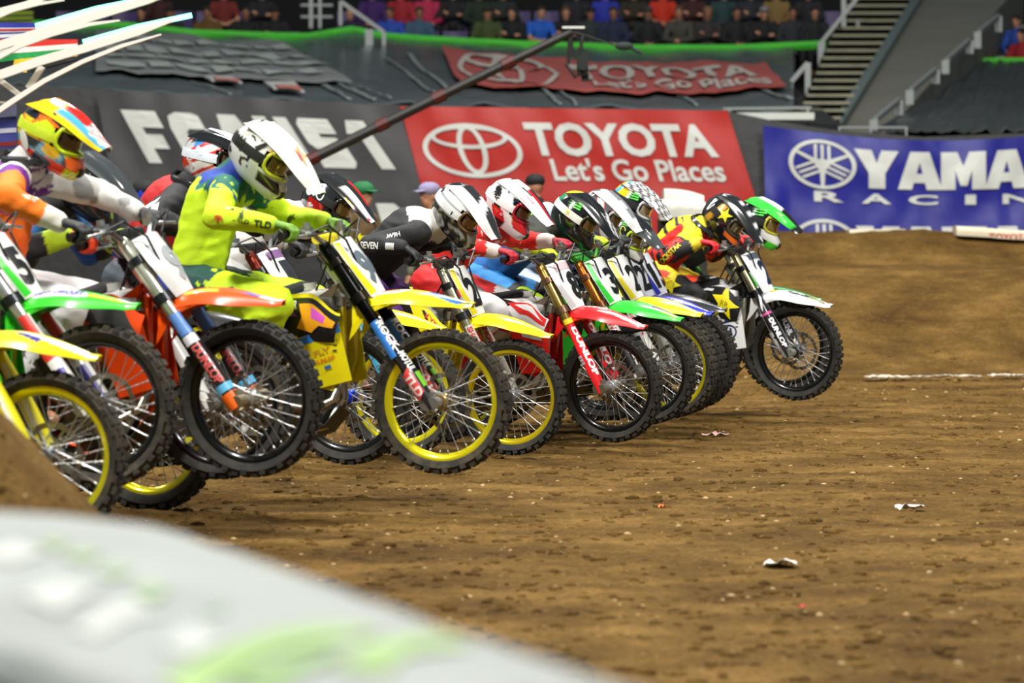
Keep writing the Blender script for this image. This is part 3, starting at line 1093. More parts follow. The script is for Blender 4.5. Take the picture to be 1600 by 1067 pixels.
def hair_mesh(kind):
    g = G()
    if kind == 'short':
        g.ell((0, .012, .045), (.086, .102, .086), n=14, m=8)
    elif kind == 'long':
        g.ell((0, .015, .04), (.090, .108, .092), n=14, m=8)
        g.capsule((0, .06, .0), (0, .07, -.16), .075, .05, flat=1.3, side=(1, 0, 0))
    else:
        g.ell((0, .0, .055), (.090, .106, .072), n=14, m=8)
        g.sheet([[V((x_ * (1 - .3 * u), -.085 - .085 * u, .052 - .03 * x_ * x_ * 60 - .012 * u)) for x_ in (-.07, -.035, 0, .035, .07)] for u in (0, .5, 1)], .006)
    return remesh(g, .013, 1, kind) if kind != 'cap' else g.mesh('cap')
HAIR = {k: hair_mesh(k) for k in ('short', 'long', 'cap')}
def spectator(x, y, z, var, sleeve, shirt, pants, hair, haircol, label, rot=0.0, skin=SKIN):
    r = thing('person', label, 'person', loc=(x, y, z), rot=(0, 0, rot), group='spectators in the front rows')
    ms = SEAT_VAR[var * 2 + (0 if sleeve else 1)]
    obj('body', ms[0], r, skin)
    obj('shirt', ms[1], r, cloth(shirt))
    obj('trousers', ms[2], r, cloth(pants))
    hd = V(seated(var)['head'])
    h = obj('cap' if hair == 'cap' else 'hair', HAIR[hair], r, cloth(haircol))
    h.location = hd
    return r
# plastic seat
sg = G()
sg.sheet([[(x_, -.24 + .42 * u, .43 + .02 * (1 - u) + .03 * x_ * x_ * 20 * .1) for x_ in (-.22, -.11, 0, .11, .22)] for u in (0, .33, .66, 1)], .03)
sg.sheet([[(x_, .18 + .10 * u - .04 * (abs(x_) / .22), .42 + .44 * u) for x_ in (-.23, -.12, 0, .12, .23)] for u in (0, .25, .5, .75, 1)], .03)
SEAT = sg.mesh('shell')
sb = G(); sb.box((0, .05, .21), (.06, .3, .42)); sb.box((0, .05, .02), (.3, .4, .04))
SEATB = sb.mesh('pedestal')
PURPLE = M('seat_purple', '#3b2560', rough=.5)
DK = M('seat_metal', '#2a2a2d', rough=.6)
# two rows: distance, floor height
ROWS = ((78.6, P(0, 21, 78.6).z - 1.19), (79.55, P(0, 21, 78.6).z - 1.19 + .42), (80.5, P(0, 21, 78.6).z - 1.19 + .84))
g = G()
for k, (d, z) in enumerate(ROWS):
    for xa, xb in ((-60, 1330),):
        a = P(xa, 0, d); b = P(xb, 0, d)
        g.box(((a.x + b.x) / 2, d + .1, z / 2), (b.x - a.x, .95, z))
obj('terrace', g, mat=CONC3, kind='structure', label='dark concrete terrace steps under the crowd')
def seat_at(px, row):
    d, z = ROWS[row]
    p = P(px, 0, d)
    r = thing('stadium_seat', 'purple plastic folding seat in the %s row of the crowd' % ('front', 'second', 'third')[row], 'seat', loc=(p.x, d, z), group='purple seats in the %s row' % ('front', 'second', 'third')[row])
    obj('shell', SEAT, r, PURPLE); obj('pedestal', SEATB, r, DK)
for row in range(2):
    px = 95 + row * 11
    while px < 1300:
        if not (455 < px < 525):
            seat_at(px, row)
        px += 44
# people: (px, row, pose, long sleeves, shirt, trousers, hair, haircolour, wording)
CW = [
 (222, 0, 0, 1, '#141816', '#15171c', 'short', '#20160f', 'dark haired spectator in black jacket, front row, above the white beam tip'),
 (268, 0, 2, 1, '#1b2420', '#101216', 'cap', '#111111', 'spectator in dark green jacket and black cap, front row at the left'),
 (325, 0, 0, 1, '#5e4414', '#1b1b22', 'short', '#2b1d12', 'spectator in mustard brown jacket, front row at the left'),
 (385, 0, 2, 1, '#111214', '#223046', 'short', '#15100c', 'spectator in black top leaning forward, front row, right of the mustard jacket'),
 (430, 0, 1, 1, '#101112', '#1e2638', 'cap', '#0d0d0d', 'spectator in black jacket with folded arms, front row, left of the inner steps'),
 (548, 0, 1, 1, '#251638', '#14161d', 'short', '#2d2015', 'spectator in dark purple top beside the slanting steel rail'),
 (610, 0, 0, 1, '#2346a8', '#1a1e2a', 'short', '#3a2a1c', 'spectator in royal blue shirt below a red shirted one, front row'),
 (655, 0, 0, 0, '#37566f', '#202636', 'short', '#3b2618', 'spectator in grey blue T-shirt, front row, below a pink top'),
 (762, 0, 0, 1, '#3f4b22', '#15161a', 'cap', '#1d2416', 'spectator in olive and dark patterned jacket and green cap, front row'),
 (800, 0, 1, 1, '#101113', '#15171c', 'long', '#241a13', 'long haired spectator in black, front row, between olive jacket and bright blue T-shirt'),
 (842, 0, 2, 0, '#1d5cc0', '#22242c', 'short', '#2e2118', 'spectator in bright blue T-shirt leaning forward, front row'),
 (884, 0, 1, 1, '#121212', '#1c1d22', 'short', '#5a3d28', 'fair faced spectator in black top, front row, right of the bright blue T-shirt'),
 (922, 0, 0, 1, '#2a2f31', '#15161a', 'cap', '#15181b', 'spectator in charcoal jacket and dark cap, front row, above the camera crane head'),
 (958, 0, 0, 1, '#1c2440', '#191c26', 'short', '#33241a', 'spectator in navy shirt, front row, right of the camera crane head'),
 (1012, 0, 0, 1, '#141618', '#1b1c22', 'cap', '#3a3b3d', 'spectator in black jacket and grey cap, front row, left below the orange shirt'),
 (1062, 0, 2, 1, '#45423a', '#15161a', 'short', '#5b4430', 'spectator with glasses in grey brown hoodie, front row, right below the orange shirt'),
 (1105, 0, 1, 1, '#2d2a29', '#141519', 'long', '#7a5d3c', 'blond long haired spectator in dark brown, front row, right of the grey brown hoodie'),
 (1150, 0, 0, 1, '#151517', '#1b1c22', 'short', '#2a1d14', 'spectator in black jacket over pale collar, front row, above the banner letter T'),
 (1193, 0, 1, 1, '#111214', '#33455c', 'cap', '#7c7f82', 'spectator in black jacket and light grey cap, front row at the right'),
 (1237, 0, 0, 1, '#26282b', '#17181c', 'short', '#1f1711', 'spectator in dark grey hoodie, front row, second from the stair end'),
 (1272, 0, 0, 1, '#17191b', '#15161a', 'short', '#1b1410', 'spectator in black and grey jacket at the stair end of the front row'),
 (250, 1, 0, 1, '#391417', '#15161a', 'short', '#221a13', 'spectator in dark red top, second row at the left'),
 (350, 1, 0, 0, '#6b2018', '#15161a', 'short', '#221a13', 'spectator in rust red shirt, second row above the mustard jacket'),
 (410, 1, 1, 1, '#17161b', '#15161a', 'short', '#2c1f16', 'spectator in blackish top, second row above the green strip at the left'),
 (582, 1, 0, 1, '#3b1b5e', '#15161a', 'cap', '#c09030', 'spectator in purple hoodie, second row, left of the red shirt'),
 (626, 1, 0, 1, '#981d26', '#1b1c22', 'short', '#33251b', 'spectator in red shirt, second row, above the royal blue shirt'),
 (668, 1, 0, 1, '#b0264c', '#15161a', 'long', '#33251b', 'spectator in pink red top, second row, above the grey blue T-shirt'),
 (708, 1, 1, 1, '#16161a', '#15161a', 'short', '#201812', 'spectator in plain black, second row, above empty purple seats'),
 (748, 1, 0, 1, '#1c2a1c', '#15161a', 'short', '#241a13', 'spectator in dark green top, second row, above the olive jacket'),
 (785, 1, 1, 1, '#1b2620', '#1b1c22', 'long', '#614a34', 'long haired spectator in dark green grey top, second row'),
 (900, 1, 0, 1, '#1a1b22', '#15161a', 'short', '#2c2018', 'spectator in blackish blue top, second row above the fair faced one'),
 (945, 1, 0, 1, '#2430a0', '#15161a', 'short', '#2c2018', 'spectator in deep blue shirt, second row, above the navy shirt'),
 (990, 1, 1, 1, '#2a2216', '#15161a', 'short', '#2c2018', 'spectator in black top with mustard print, second row, left of the orange shirt'),
 (1035, 1, 0, 0, '#c22c10', '#15161a', 'short', '#2c2018', 'spectator in bright orange red shirt, second row'),
 (1082, 1, 1, 1, '#3a1519', '#15161a', 'short', '#2c2018', 'spectator in maroon top, second row, right of the orange shirt'),
 (1130, 1, 0, 1, '#1f3a3c', '#15161a', 'short', '#33251b', 'spectator in dark teal top, second row, right of the maroon top'),
 (1172, 1, 1, 1, '#20242a', '#15161a', 'cap', '#20242a', 'spectator in slate jacket and cap, second row at the right'),
 (1212, 1, 0, 1, '#7c6234', '#15161a', 'long', '#4a3928', 'spectator in tan jacket, second row at the right'),
 (1262, 1, 0, 1, '#1a1a1e', '#15161a', 'short', '#2c2018', 'spectator in dark coat, second row, last before the stairs'),
]
random.seed(3)
for (px, row, var, sl, sh, pa, hr, hc, lb) in CW:
    d, z = ROWS[row]
    p = P(px, 0, d)
    spectator(p.x, d - .02, z, var, sl, sh, pa, hr, hc, lb, rot=random.uniform(-.2, .2), skin=M('skin_%d' % (px % 3), ('#b07c5f', '#9a6a50', '#bd8a6c')[px % 3], rough=.55))
# two people on the small stairs at the right edge
for px, py, sh, lb in ((1590, 62, '#23479c', 'spectator in blue top sitting by the small stairs, right edge, upper one'), (1597, 84, '#8c1620', 'spectator in red top sitting by the small stairs, right edge, lower one')):
    p = P(px, py, 78.5 if sh == '#8c1620' else 79.4)
    r = spectator(p.x, p.y, p.z - .85, 0, 1, sh, '#7f8aa0' if sh == '#8c1620' else '#20242a', 'short', '#20160f', lb, rot=-.6)
g = G()
p = P(1597, 84, 78.5)
g.box((p.x + 1.0, 79.3, (p.z - .85) / 2), (3.0, 2.6, p.z - .85))
obj('landing', g, mat=CONC3, kind='structure', label='dark landing under the spectators at the right edge')

# ------------------------------------------------------------------ staff on the field
def standing(face, arms='down', lean=0.0):
    f = V(face).normalized(); s_ = V((0, 0, 1)).cross(f)   # left side
    B = lambda x_, y_, z_: f * x_ + s_ * y_ + V((0, 0, z_))
    j = dict(pelvis=B(0, 0, .95), chest=B(lean, 0, 1.34), neck=B(lean + .01, 0, 1.50), head=B(lean + .04, 0, 1.65), sL=B(lean, .19, 1.43), sR=B(lean, -.19, 1.43),
             hL=B(0, .10, .92), hR=B(0, -.10, .92), kL=B(.03, .12, .5), kR=B(.03, -.12, .5), aL=B(0, .13, .09), aR=B(0, -.13, .09), face=f, toeL=B(.17, .14, .04), toeR=B(.17, -.14, .04))
    if arms == 'down':
        j.update(eL=B(-.02, .25, 1.14), eR=B(-.02, -.25, 1.14), wL=B(.08, .26, .90), wR=B(.08, -.26, .90))
    else:
        j.update(eL=B(.06, .26, 1.15), eR=B(.06, -.26, 1.15), wL=B(.28, .10, 1.22), wR=B(.28, -.10, 1.22))
    return j
def staff(px, py, d, face, shirt, pants, cap, label, sleeve=1.0, headset=None, vest=None, number=None, arms='down', skin=SKIN):
    h = P(px, py, d)
    zg = terrain(h.x, d)
    k = (h.z - zg) / 1.66
    r = thing('person', label, 'person', loc=(h.x, d, zg))
    r.scale = (k, k, k)
    j = standing(face, arms)
    b, t, p, H3 = figure(j, sleeve=sleeve)
    obj('body', remesh(b, .016, 2, 'body'), r, skin)
    mt = remesh(t, .018, 2, 'shirt'); tighten(mt, .006)
    obj('shirt', mt, r, cloth(shirt))
    obj('trousers', remesh(p, .02, 2, 'trousers'), r, cloth(pants))
    f = V(face).normalized()
    cp = obj('cap', HAIR['cap'], r, cloth(cap))
    cp.location = j['head'] + V((0, 0, .012)); cp.rotation_euler = (0, 0, atan2(f.y, f.x) + pi / 2)
    cp.scale = (1.12, 1.12, 1.1)
    if headset:
        g = G()
        s_ = V((0, 0, 1)).cross(f)
        hc = j['head']
        for q in (-1, 1):
            g.lathe([(.001, -.022), (.038, -.022), (.042, -.01), (.042, .012), (.034, .022), (.001, .022)], n=16, axis='y')
            g.v[-96:] = [p_ + V((0, q * .095, 0)) for p_ in g.v[-96:]]
        A = Matrix.Rotation(atan2(f.y, f.x), 3, 'Z')
        g.v = [hc + A @ p_ for p_ in g.v]
        g.tube([hc + A @ V((0, .1 * cos(a_), .125 * sin(a_))) for a_ in [pi * k_ / 10 for k_ in range(11)]], .008)
        obj('headphones', g, r, M('headset', headset, rough=.4))
    if vest:
        g2_ = G()
        R3 = Matrix.Rotation(atan2(f.y, f.x), 3, 'Z')
        g2_.ell(j['chest'] - V((0, 0, .08)), (.135, .182, .22), R3)
        obj('vest', remesh(g2_, .018, 2, 'vest'), r, cloth(vest))
    if number:
        me = mt
        bv = bvh_of(me)
        s_ = V((0, 0, 1)).cross(f)
        back = -f
        vs_, fs_, asp = text_shape(number, bold=.03)
        decal('number', (vs_, fs_, 1), bv, j['chest'] + V((0, 0, -.08)) + back * .05, s_.cross(V((0, 0, 0))) if False else V((0, 0, 1)).cross(back), V((0, 0, 1)), .17, .17, r, decal_mat('#d5d8d6'), cut=.3)
        decal('stripe', poly_shape([(-1, -.5), (1, -.5), (1, .5), (-1, .5)]), bv, j['chest'] + V((0, 0, .05)) + back * .05, V((0, 0, 1)).cross(back), V((0, 0, 1)), .17, .06, r, decal_mat('#6fd11f'), cut=.3)
    return r
staff(219, 305, 39.5, (.9, -.25, 0), '#4f524e', '#24262a', '#191b1d', 'man in grey shirt, black cap and blue ear defenders', headset='#1d2fa6', arms='fwd')
staff(562, 306, 40.5, (.8, -.6, 0), '#5b4726', '#20242a', '#1d6a3c', 'man in green cap and yellow vest behind the black and white helmet', vest='#d8d21e', arms='fwd')
staff(676, 306, 41.5, (-.8, -.6, 0), '#6a6a50', '#24262a', '#8c86a6', 'man in lilac grey cap and olive shirt behind the silver helmet')
staff(838, 292, 43.0, (-.3, .95, 0), '#18201c', '#15171c', '#141414', 'man seen from behind in black shirt with neon green stripe and number 34', number='34')

# ------------------------------------------------------------------ camera crane
root = thing('camera_crane', 'long dark camera crane boom rising right in front of the crowd', 'crane', loc=(P(400, 300, 46).x, 46, 0))
o0 = V(root.location)
a = P(400, 291, 46) - o0; b = P(893, 50, 46) - o0
g = G(); g.tube([a, a * .5 + b * .5, b], [.062, .055, .045], n=8)
for t in (0.12, .30, .48, .66, .84):
    pass
obj('boom', g, root, M('boom_dark', '#211f1c', rough=.5))
for t in (.18, .40, .58, .80):
    g = G(); q = a + (b - a) * t; e = (b - a).normalized()
    g.tube([q - e * .07, q + e * .07], .068, n=8)
    obj('joint_collar', g, root, M('boom_red', '#4a1512', rough=.5))
g = G(); g.tube([a + V((.05, 0, -.1)), V((0.05, 0, .3)), V((.05, 0, terrain(o0.x, 46)))], [.06, .08, .1]); g.box((.05, 0, .3), (.7, .6, .1))
obj('pedestal', g, root, M('boom_dark'))
hd = P(910, 104, 46) - o0
g = G(); g.tube([b, b + V((.12, 0, -.03)), hd + V((-.02, 0, .18))], .022); g.tube([b + V((-.02, 0, .02)), P(888, 100, 46) - o0], .018); g.tube([P(884, 100, 46) - o0, P(900, 122, 46) - o0], .016)
g.tube([b, P(893, 84, 46) - o0], .02)
obj('head_arm', g, root, M('boom_dark'))
g = G(); g.box(hd, (.12, .26, .2)); g.box(hd + V((.02, -.02, .12)), (.08, .2, .07)); g.lathe([(.001, -.26), (.05, -.26), (.055, -.12), (.045, -.1), (.001, -.1)], n=16, c=hd)
g.box(hd + V((.03, 0, -.12)), (.08, .1, .08))
obj('camera_body', g, root, M('camera_black', '#121413', rough=.4))
g = G(); g.box(P(896, 43, 46) - o0, (.24, .1, .02)); obj('lamp_bar', g, root, M('bar_white', '#e6e8e4', rough=.3))
g = G()
p1 = P(975, 72, 46) - o0
g.ell(p1, (.10, .05, .045)); g.tube([p1 + V((.08, 0, -.02)), p1 + V((.2, 0, -.08))], .02); g.tube([p1 + V((-.08, 0, 0)), b + V((.05, 0, 0))], .008)
obj('microphone', g, root, M('fur_grey', '#2a332e', rough=.9))

# ------------------------------------------------------------------ white gate arms with light strips and flags, upper left
WB = M('beam_white', '#ece9de', rough=.4)
LED = M('led_strip', '#8dffe2', rough=.4, emit=1.6)
GATE = thing('gate_truss', 'white truss beams with cyan light strips reaching in at the upper left', 'truss', loc=(P(-40, 60, 33.3).x, 33.35, 0))
def beam(pts, w, label, led=None, d=33.0):
    o0 = V(GATE.location)
    g = G()
    rows = [P(x_, y_, d) - o0 for x_, y_ in pts]
    k = d / FPX
    rings = []
    for i, p in enumerate(rows):
        t = (rows[min(i + 1, len(rows) - 1)] - rows[max(i - 1, 0)]).normalized()
        u = V((-t.z, 0, t.x)); ww = w[i] * k * .41
        rings.append([p + u * ww + V((0, -.03, 0)), p + u * ww + V((0, .05, 0)), p - u * ww + V((0, .05, 0)), p - u * ww + V((0, -.03, 0))])
    g.rings(rings)
    arm = obj('beam', g, GATE, WB, label=label)
    if led:
        g = G()
        rows = [P(x_, y_, d) - o0 for x_, y_ in led]
        for i in range(len(rows) - 1):
            g.bar(rows[i] + V((0, -.02, 0)), rows[i + 1] + V((0, -.02, 0)), .02, .04, up=(0, 0, 1))
        obj('light_strip', g, arm, LED)
beam([(-60, 138), (60, 96), (130, 76), (215, 50), (282, 28)], [17, 17, 16, 14, 3], 'lower thick white gate arm with cyan light strip, upper left', led=[(130, 66), (215, 42), (300, 24)])
beam([(-60, 90), (60, 52), (150, 24), (232, 0), (260, -10)], [17, 17, 17, 14, 10], 'upper thick white gate arm with cyan light strip, above the South African flag', led=[(56, 41), (150, 14), (240, -4)])
beam([(-60, 34), (40, 8), (80, -8)], [14, 13, 10], 'white gate arm in the top left corner of the view')
beam([(-30, 192), (20, 158), (70, 126), (130, 96), (190, 72), (252, 54)], [10, 10, 9, 8, 7, 3], 'thin curved white rod under the lower thick gate arm')
beam([(-40, 110), (30, 72), (80, 54), (140, 38), (187, 32)], [9, 9, 8, 7, 3], 'thin curved white rod under the upper thick gate arm')
beam([(-40, 42), (20, 16), (60, 6), (100, 0)], [7, 7, 6, 3], 'thin curved white rod at the top left corner')
beam([(66, 104), (56, 120), (44, 138)], [12, 12, 12], 'short slanting grey strut between thick arm and thin rod', d=33.2)
beam([(-20, 112), (6, 130), (30, 148)], [9, 9, 9], 'short white strut slanting down at the left edge', d=33.2)
beam([(-40, 162), (0, 160), (18, 160)], [4, 4, 4], 'thin level white rod at the left edge', d=33.3)
g = G()
for px in (-30, -45):
    p = P(px, 60, 33.3)
    g.bar((p.x - GATE.location.x, 0, 0), (p.x - GATE.location.x, 0, 3.4), .08, .08, up=(0, 1, 0))
obj('upright', g, GATE, WB)
# flags are flat cloths
def flag(px0, py0, px1, py1, d, label, pieces, base):
    r = thing('flag', label, 'flag', loc=P(px0, py1, d))
    o0 = V(r.location)
    def f(x_, y_, l=0.0):
        p = P(px0 + (px1 - px0) * x_, py0 + (py1 - py0) * y_ + (4 * y_ - 2) * (1 - x_) , d) - o0
        return p + V((0, -.03 * sin(x_ * 8) - l, 0))
    g = G(); g.sheet([[f(i / 14, k / 4) for k in range(5)] for i in range(15)], .006)
    obj('cloth', g, r, M('flag_' + base, base, rough=.7))
    for i, (c_, pl) in enumerate(pieces):
        me = shape_mesh('stripe', poly_shape(pl), lambda x_, y_: f(x_, y_, .008 + .002 * i), cut=.12)
        obj('stripe', me, r, M('flag_' + c_, c_, rough=.7))
    return r
flag(-70, 62, 122, 112, 34.0, 'flag with red, white, green, yellow and black bands under the white gate arms',
     (('#d42a22', [(0, 0), (1, 0), (1, .16), (0.4, .30), (0, .30)]), ('#eceae2', [(.0, .30), (.4, .28), (1, .13), (1, .27), (.4, .45), (0, .45)]), ('#169c4c', [(0, .40), (.45, .45), (1, .27), (1, .40), (.5, .62), (0, .9)]),
      ('#f2c715', [(.48, .62), (1, .40), (1, .52), (.7, .64), (.6, .66), (.58, 1), (.46, 1)]), ('#16181a', [(.6, .66), (1, .53), (1, .62), (.62, .98)])), '#20242a')
flag(-60, 36, 60, 62, 34.3, 'blue flag with white and red crossing stripes at the left edge',
     (('#c9c7cc', [(0, .3), (1, .28), (1, .52), (0, .6)]), ('#b3202c', [(0, .38), (1, .34), (1, .46), (0, .52)]), ('#d9d7dc', [(0, .75), (.8, .62), (.8, .78), (0, 1)])), '#27309a')
flag(-60, 160, 27, 232, 34.6, 'blue and white flag hanging at the left edge below the truss',
     (('#8f94bd', [(0, 0), (1, 0), (1, .3), (0, .4)]), ('#7a2020', [(0, .88), (1, .84), (1, .94), (0, .98)]), ('#b9bccc', [(0, .6), (1, .55), (1, .65), (0, .7)])), '#3b4290')
flag(-60, 18, 52, 38, 74, 'small lime green patterned flag above the blue one, left edge', (('#2a3312', [(0, .2), (.5, .3), (1, .2), (1, .4), (0, .5)]), ('#2a3312', [(0, .7), (1, .6), (1, .8), (0, .9)])), '#8fa322')

# ------------------------------------------------------------------ blocks and covers on the dirt
def block(name, pts, label, mat, cat='barrier'):
    """soft padded block: list of stations (left, right, top z, bottom z)"""
    g = G()
    rings = []
    for (l, r_, zt, zb) in pts:
        l = V(l); r_ = V(r_)
        ring = []
        for (u, v) in ((0, .0), (-.02, .5), (0, .9), (.04, .98), (.12, 1.0), (.3, 1.02), (.5, 1.03), (.7, 1.02), (.88, 1.0), (.96, .98), (1, .9), (1.02, .5), (1, 0)):
            p = l * (1 - u) + r_ * u
            ring.append(V((p.x, p.y, zb + (zt - zb) * v + .008 * noise.noise(V((p.x * 3, p.y * 3, v * 3))))))
        rings.append(ring)
    g.rings(rings)
    return g
# white padded covers on the jump crest
g = G()
def crest_cover(x0, x1, py0, py1, d, dz, label, red=False):
    a = P(x0, py0, d); b = P(x1, py1, d)
    n = 14
    st = []
    for i in range(n + 1):
        p = a * (1 - i / n) + b * (i / n)
        tt = p.z + .006 * noise.noise(V((i * .7, 1, 1)))
        st.append(((p.x, d - .25, 0), (p.x, d + .25, 0), tt, tt - dz))
    gg = block('x', st, label, None)
    o = tag(obj('padded_cover', gg.mesh('padded_cover', angle=60), mat=M('cover_cream', '#d9d0b4', rough=.6, var=.08, scale=4)), label, 'cover')
    if red:
        me = o.data; bv = bvh_of(me)
        c = P((x0 + x1) / 2 + 12, (py0 + py1) / 2 + 12, d - .25)
        vs_, fs_, asp = text_shape('TOYOTA', bold=.03)
        decal('lettering', (vs_, fs_, 1), bv, c + V((0, -.1, 0)), (1, 0, 0), (0, 0, 1), .09, .09, o, decal_mat('#c8372c'), cut=.4)
    return o
crest_cover(1491, 1640, 353, 364, 50.8, .11, 'cream padded cover with red lettering on the crest at the right edge', True)
crest_cover(1325, 1412, 359, 358, 54.3, .12, 'thin cream cover lying on the dirt crest under the blue banner')
# white wrapped bales behind the row of helmets
r = thing('wrapped_bales', 'pile of white wrapped bales in front of the red banner, behind the helmets', 'bales', loc=(P(1070, 340, 44).x, 44, 0))
o0 = V(r.location)
for k, (xa, xb, ya, yb_, dd) in enumerate(((1030, 1108, 312, 338, 44), (1036, 1098, 295, 318, 44.3))):
    g = G()
    st = []
    for i in range(9):
        px = xa + (xb - xa) * i / 8
        p = P(px, ya + 8 * (i / 8) ** 2 * (k + 1) * .7, dd) - o0
        zb_ = (P(px, yb_ + 6, dd) - o0).z
        st.append(((p.x, dd - 44 - .3, 0), (p.x, dd - 44 + .3, 0), p.z, zb_))
    gg = block('x', st, '', None)
    obj('bale', gg.mesh('bale', angle=60), r, M('wrap_white', '#c6c8bd', rough=.5, var=.1, scale=5, bump=.5, bscale=12))
g = G(); p = P(1066, 340, 44.2) - o0
g.box((p.x, .2, (p.z + .0) / 2), (.5, .5, p.z - .02)); obj('pallet_stack', g, r, M('dark_wood', '#2c2a22', rough=.8))

# foreground cover: one long padded block, close to the lens
COVER = M('cover_grey_white', '#9ca29e', rough=0.55, var=0.15, scale=3.0, bump=.4, bscale=6)
st = []; NE_ = []
for k in range(26):
    t = k / 25
    far = V((-.505, 6.45, 0)) * (1 - t) + V((.25, 3.6, 0)) * t      # far side edge
    near = V((-1.20, 6.0, 0)) * (1 - t) + V((-.235, 3.58, 0)) * t
    end = 1 - sm(0, .06, t)
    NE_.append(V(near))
    st.append((near, far, .912 - .05 * end + .012 * noise.noise(V((t * 9, 2, 1))), 0.0))
g = block('x', st, '', None)
fc = obj('padded_barrier', g.mesh('padded_barrier', angle=75), mat=COVER)
tag(fc, 'blurred white and grey padded barrier cover with green print, nearest the camera', 'barrier')
bv = bvh_of(fc.data)
def top_print(pts, col, k=0.004):
    me = shape_mesh('print', poly_shape(pts), lambda x_, y_: (lambda h: (h[0] + V((0, 0, k))) if h[0] is not None else None)(bv.ray_cast(V((x_, y_, 2)), V((0, 0, -1)))), cut=.1)
    if len(me.polygons):
        obj('print', me, fc, decal_mat(col))
def gp(px, py, z=.925):
    """point on the cover top plane under pixel"""
    d = (EYE.z - z) * FPX / (py - 367)
    p = P(px, py, d)
    return (p.x, p.y)
top_print([gp(250, 1045), gp(420, 1010), gp(560, 1002), (gp(600, 1010)), gp(560, 1022), gp(430, 1035), gp(300, 1075)], '#a9cf77')
top_print([gp(520, 1060), gp(640, 1012), gp(700, 1002), gp(740, 1018), gp(640, 1042), gp(600, 1075)], '#a9cf77')
top_print([gp(350, 1064), gp(500, 1040), gp(540, 1044), gp(420, 1080)], '#9bc46e')
for (px, py, w) in ((85, 870, 26), (130, 893, 34), (180, 913, 30), (235, 940, 30), (335, 970, 26)):
    top_print([gp(px - w, py), gp(px, py - 7), gp(px + w, py + 2), gp(px, py + 9)], '#a8c492')
for (px, py, w) in ((20, 880, 60), (90, 935, 60), (200, 960, 60), (300, 1010, 50), (150, 975, 50)):
    top_print([gp(px - w, py), gp(px, py - 14), gp(px + w, py + 4), gp(px, py + 17)], '#d9ded6')
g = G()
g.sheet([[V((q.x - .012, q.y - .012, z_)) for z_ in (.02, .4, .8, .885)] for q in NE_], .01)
obj('side_shade', g, fc, M('shade_black', '#1c1e1e', rough=.6))  # black sheet over the cover's near side: its shade put in as colour
# ------------------------------------------------------------------ motocross bike, built once and copied
WB_ = 1.48
AX = V((WB_, 0, .345))
FU = V((-.454, 0, .891))                       # up along the fork
FN = V((.891, 0, .454))                        # forward, square to the fork
def FP(s, y=0.0, n=0.0):
    """point on the fork: s metres up from the axle, n metres in front"""
    return V((WB_ - .03, 0, .345)) + FU * s + FN * n + V((0, y, 0))

RUBBER = M('rubber', '#222220', rough=.75, dirt=.55, dirtcol='#4a4234')
RUBBER_D = M('rubber_dusty', '#2b2a25', rough=.9, dirt=.9, dirtcol='#5d5340')
ALU = metal('#b9bbb8', .35)
ALU_D = metal('#6d6e6c', .45)
CHROME = metal('#dcdcdc', .15)
BLK = M('black_plastic', '#151617', rough=.45, dirt=.15)
BLKM = metal('#232427', .4)
STEELP = metal('#8d857a', .3)
ENG = M('engine_grey', '#5a5b58', rough=.5, metal=.6, dirt=.4, var=.2)
SPOKE = metal('#c9cac8', .3)

def tyre_mesh(name, R, rb, w, n, rear=False, seg=64):
    g = G()
    prof = [(rb, -w * .62), (rb + .012, -w * .80), ((R + rb) / 2, -w), (R - .030, -w * .88), (R - .015, -w * .55), (R - .011, 0),
            (R - .015, w * .55), (R - .030, w * .88), ((R + rb) / 2, w), (rb + .012, w * .80), (rb, w * .62), (rb - .004, 0)]
    g.lathe(prof, n=seg, closed=True)
    for k in range(n):
        a = 2 * pi * k / n
        rows = ((-.30, 0), (.30, 0), (-.86, 1), (.86, 1)) if k % 2 == 0 else ((0, 0), (-.66, 2), (.66, 2))
        for (fy, sh) in rows:
            y = fy * w
            r0 = R - .020 - (.016 if sh == 1 else 0.004 if sh == 2 else 0)
            r1 = R - (.013 if sh == 1 else .004 if sh == 2 else 0)
            da = (.30 if sh else .34) * 2 * pi / n
            dy = w * (.13 if sh == 1 else .17)
            ys = y * (1.08 if sh == 1 else 1.02)
            q = []
            for (rr, yy, sc_) in ((r0, y, 1.15), (r1, ys, .9)):
                for (sa, sy) in ((-1, -1), (1, -1), (1, 1), (-1, 1)):
                    aa = a + sa * da * sc_
                    q.append(((rr * cos(aa)), yy + sy * dy * sc_, rr * sin(aa)))
            g.add(q, [(4, 5, 6, 7), (0, 1, 5, 4), (1, 2, 6, 5), (2, 3, 7, 6), (3, 0, 4, 7)])
    return g.mesh(name, angle=40)
def rim_mesh(name, ro, w):
    g = G()
    g.lathe([(ro, -w), (ro + .004, -w * .82), (ro - .010, -w * .72), (ro - .020, -w * .45), (ro - .026, 0), (ro - .020, w * .45), (ro - .010, w * .72), (ro + .004, w * .82), (ro, w),
             (ro - .010, w * 1.0), (ro - .022, w * .80), (ro - .032, w * .45), (ro - .037, 0), (ro - .032, -w * .45), (ro - .022, -w * .80), (ro - .010, -w)], n=72, closed=True)
    return g.mesh(name, angle=40)
def spoke_mesh(name, rh, yh, rr, lean):
    """one spoke from the hub flange to the rim, lying near +x"""
    g = G()
    a = V((rh * cos(lean), yh, rh * sin(lean))); b = V((rr, yh * .12, 0))
    g.tube([a, b], .0021, n=4, caps=False)
    g.tube([b - (b - a).normalized() * .02, b], .0036, n=4)
    return g.mesh(name, angle=180)
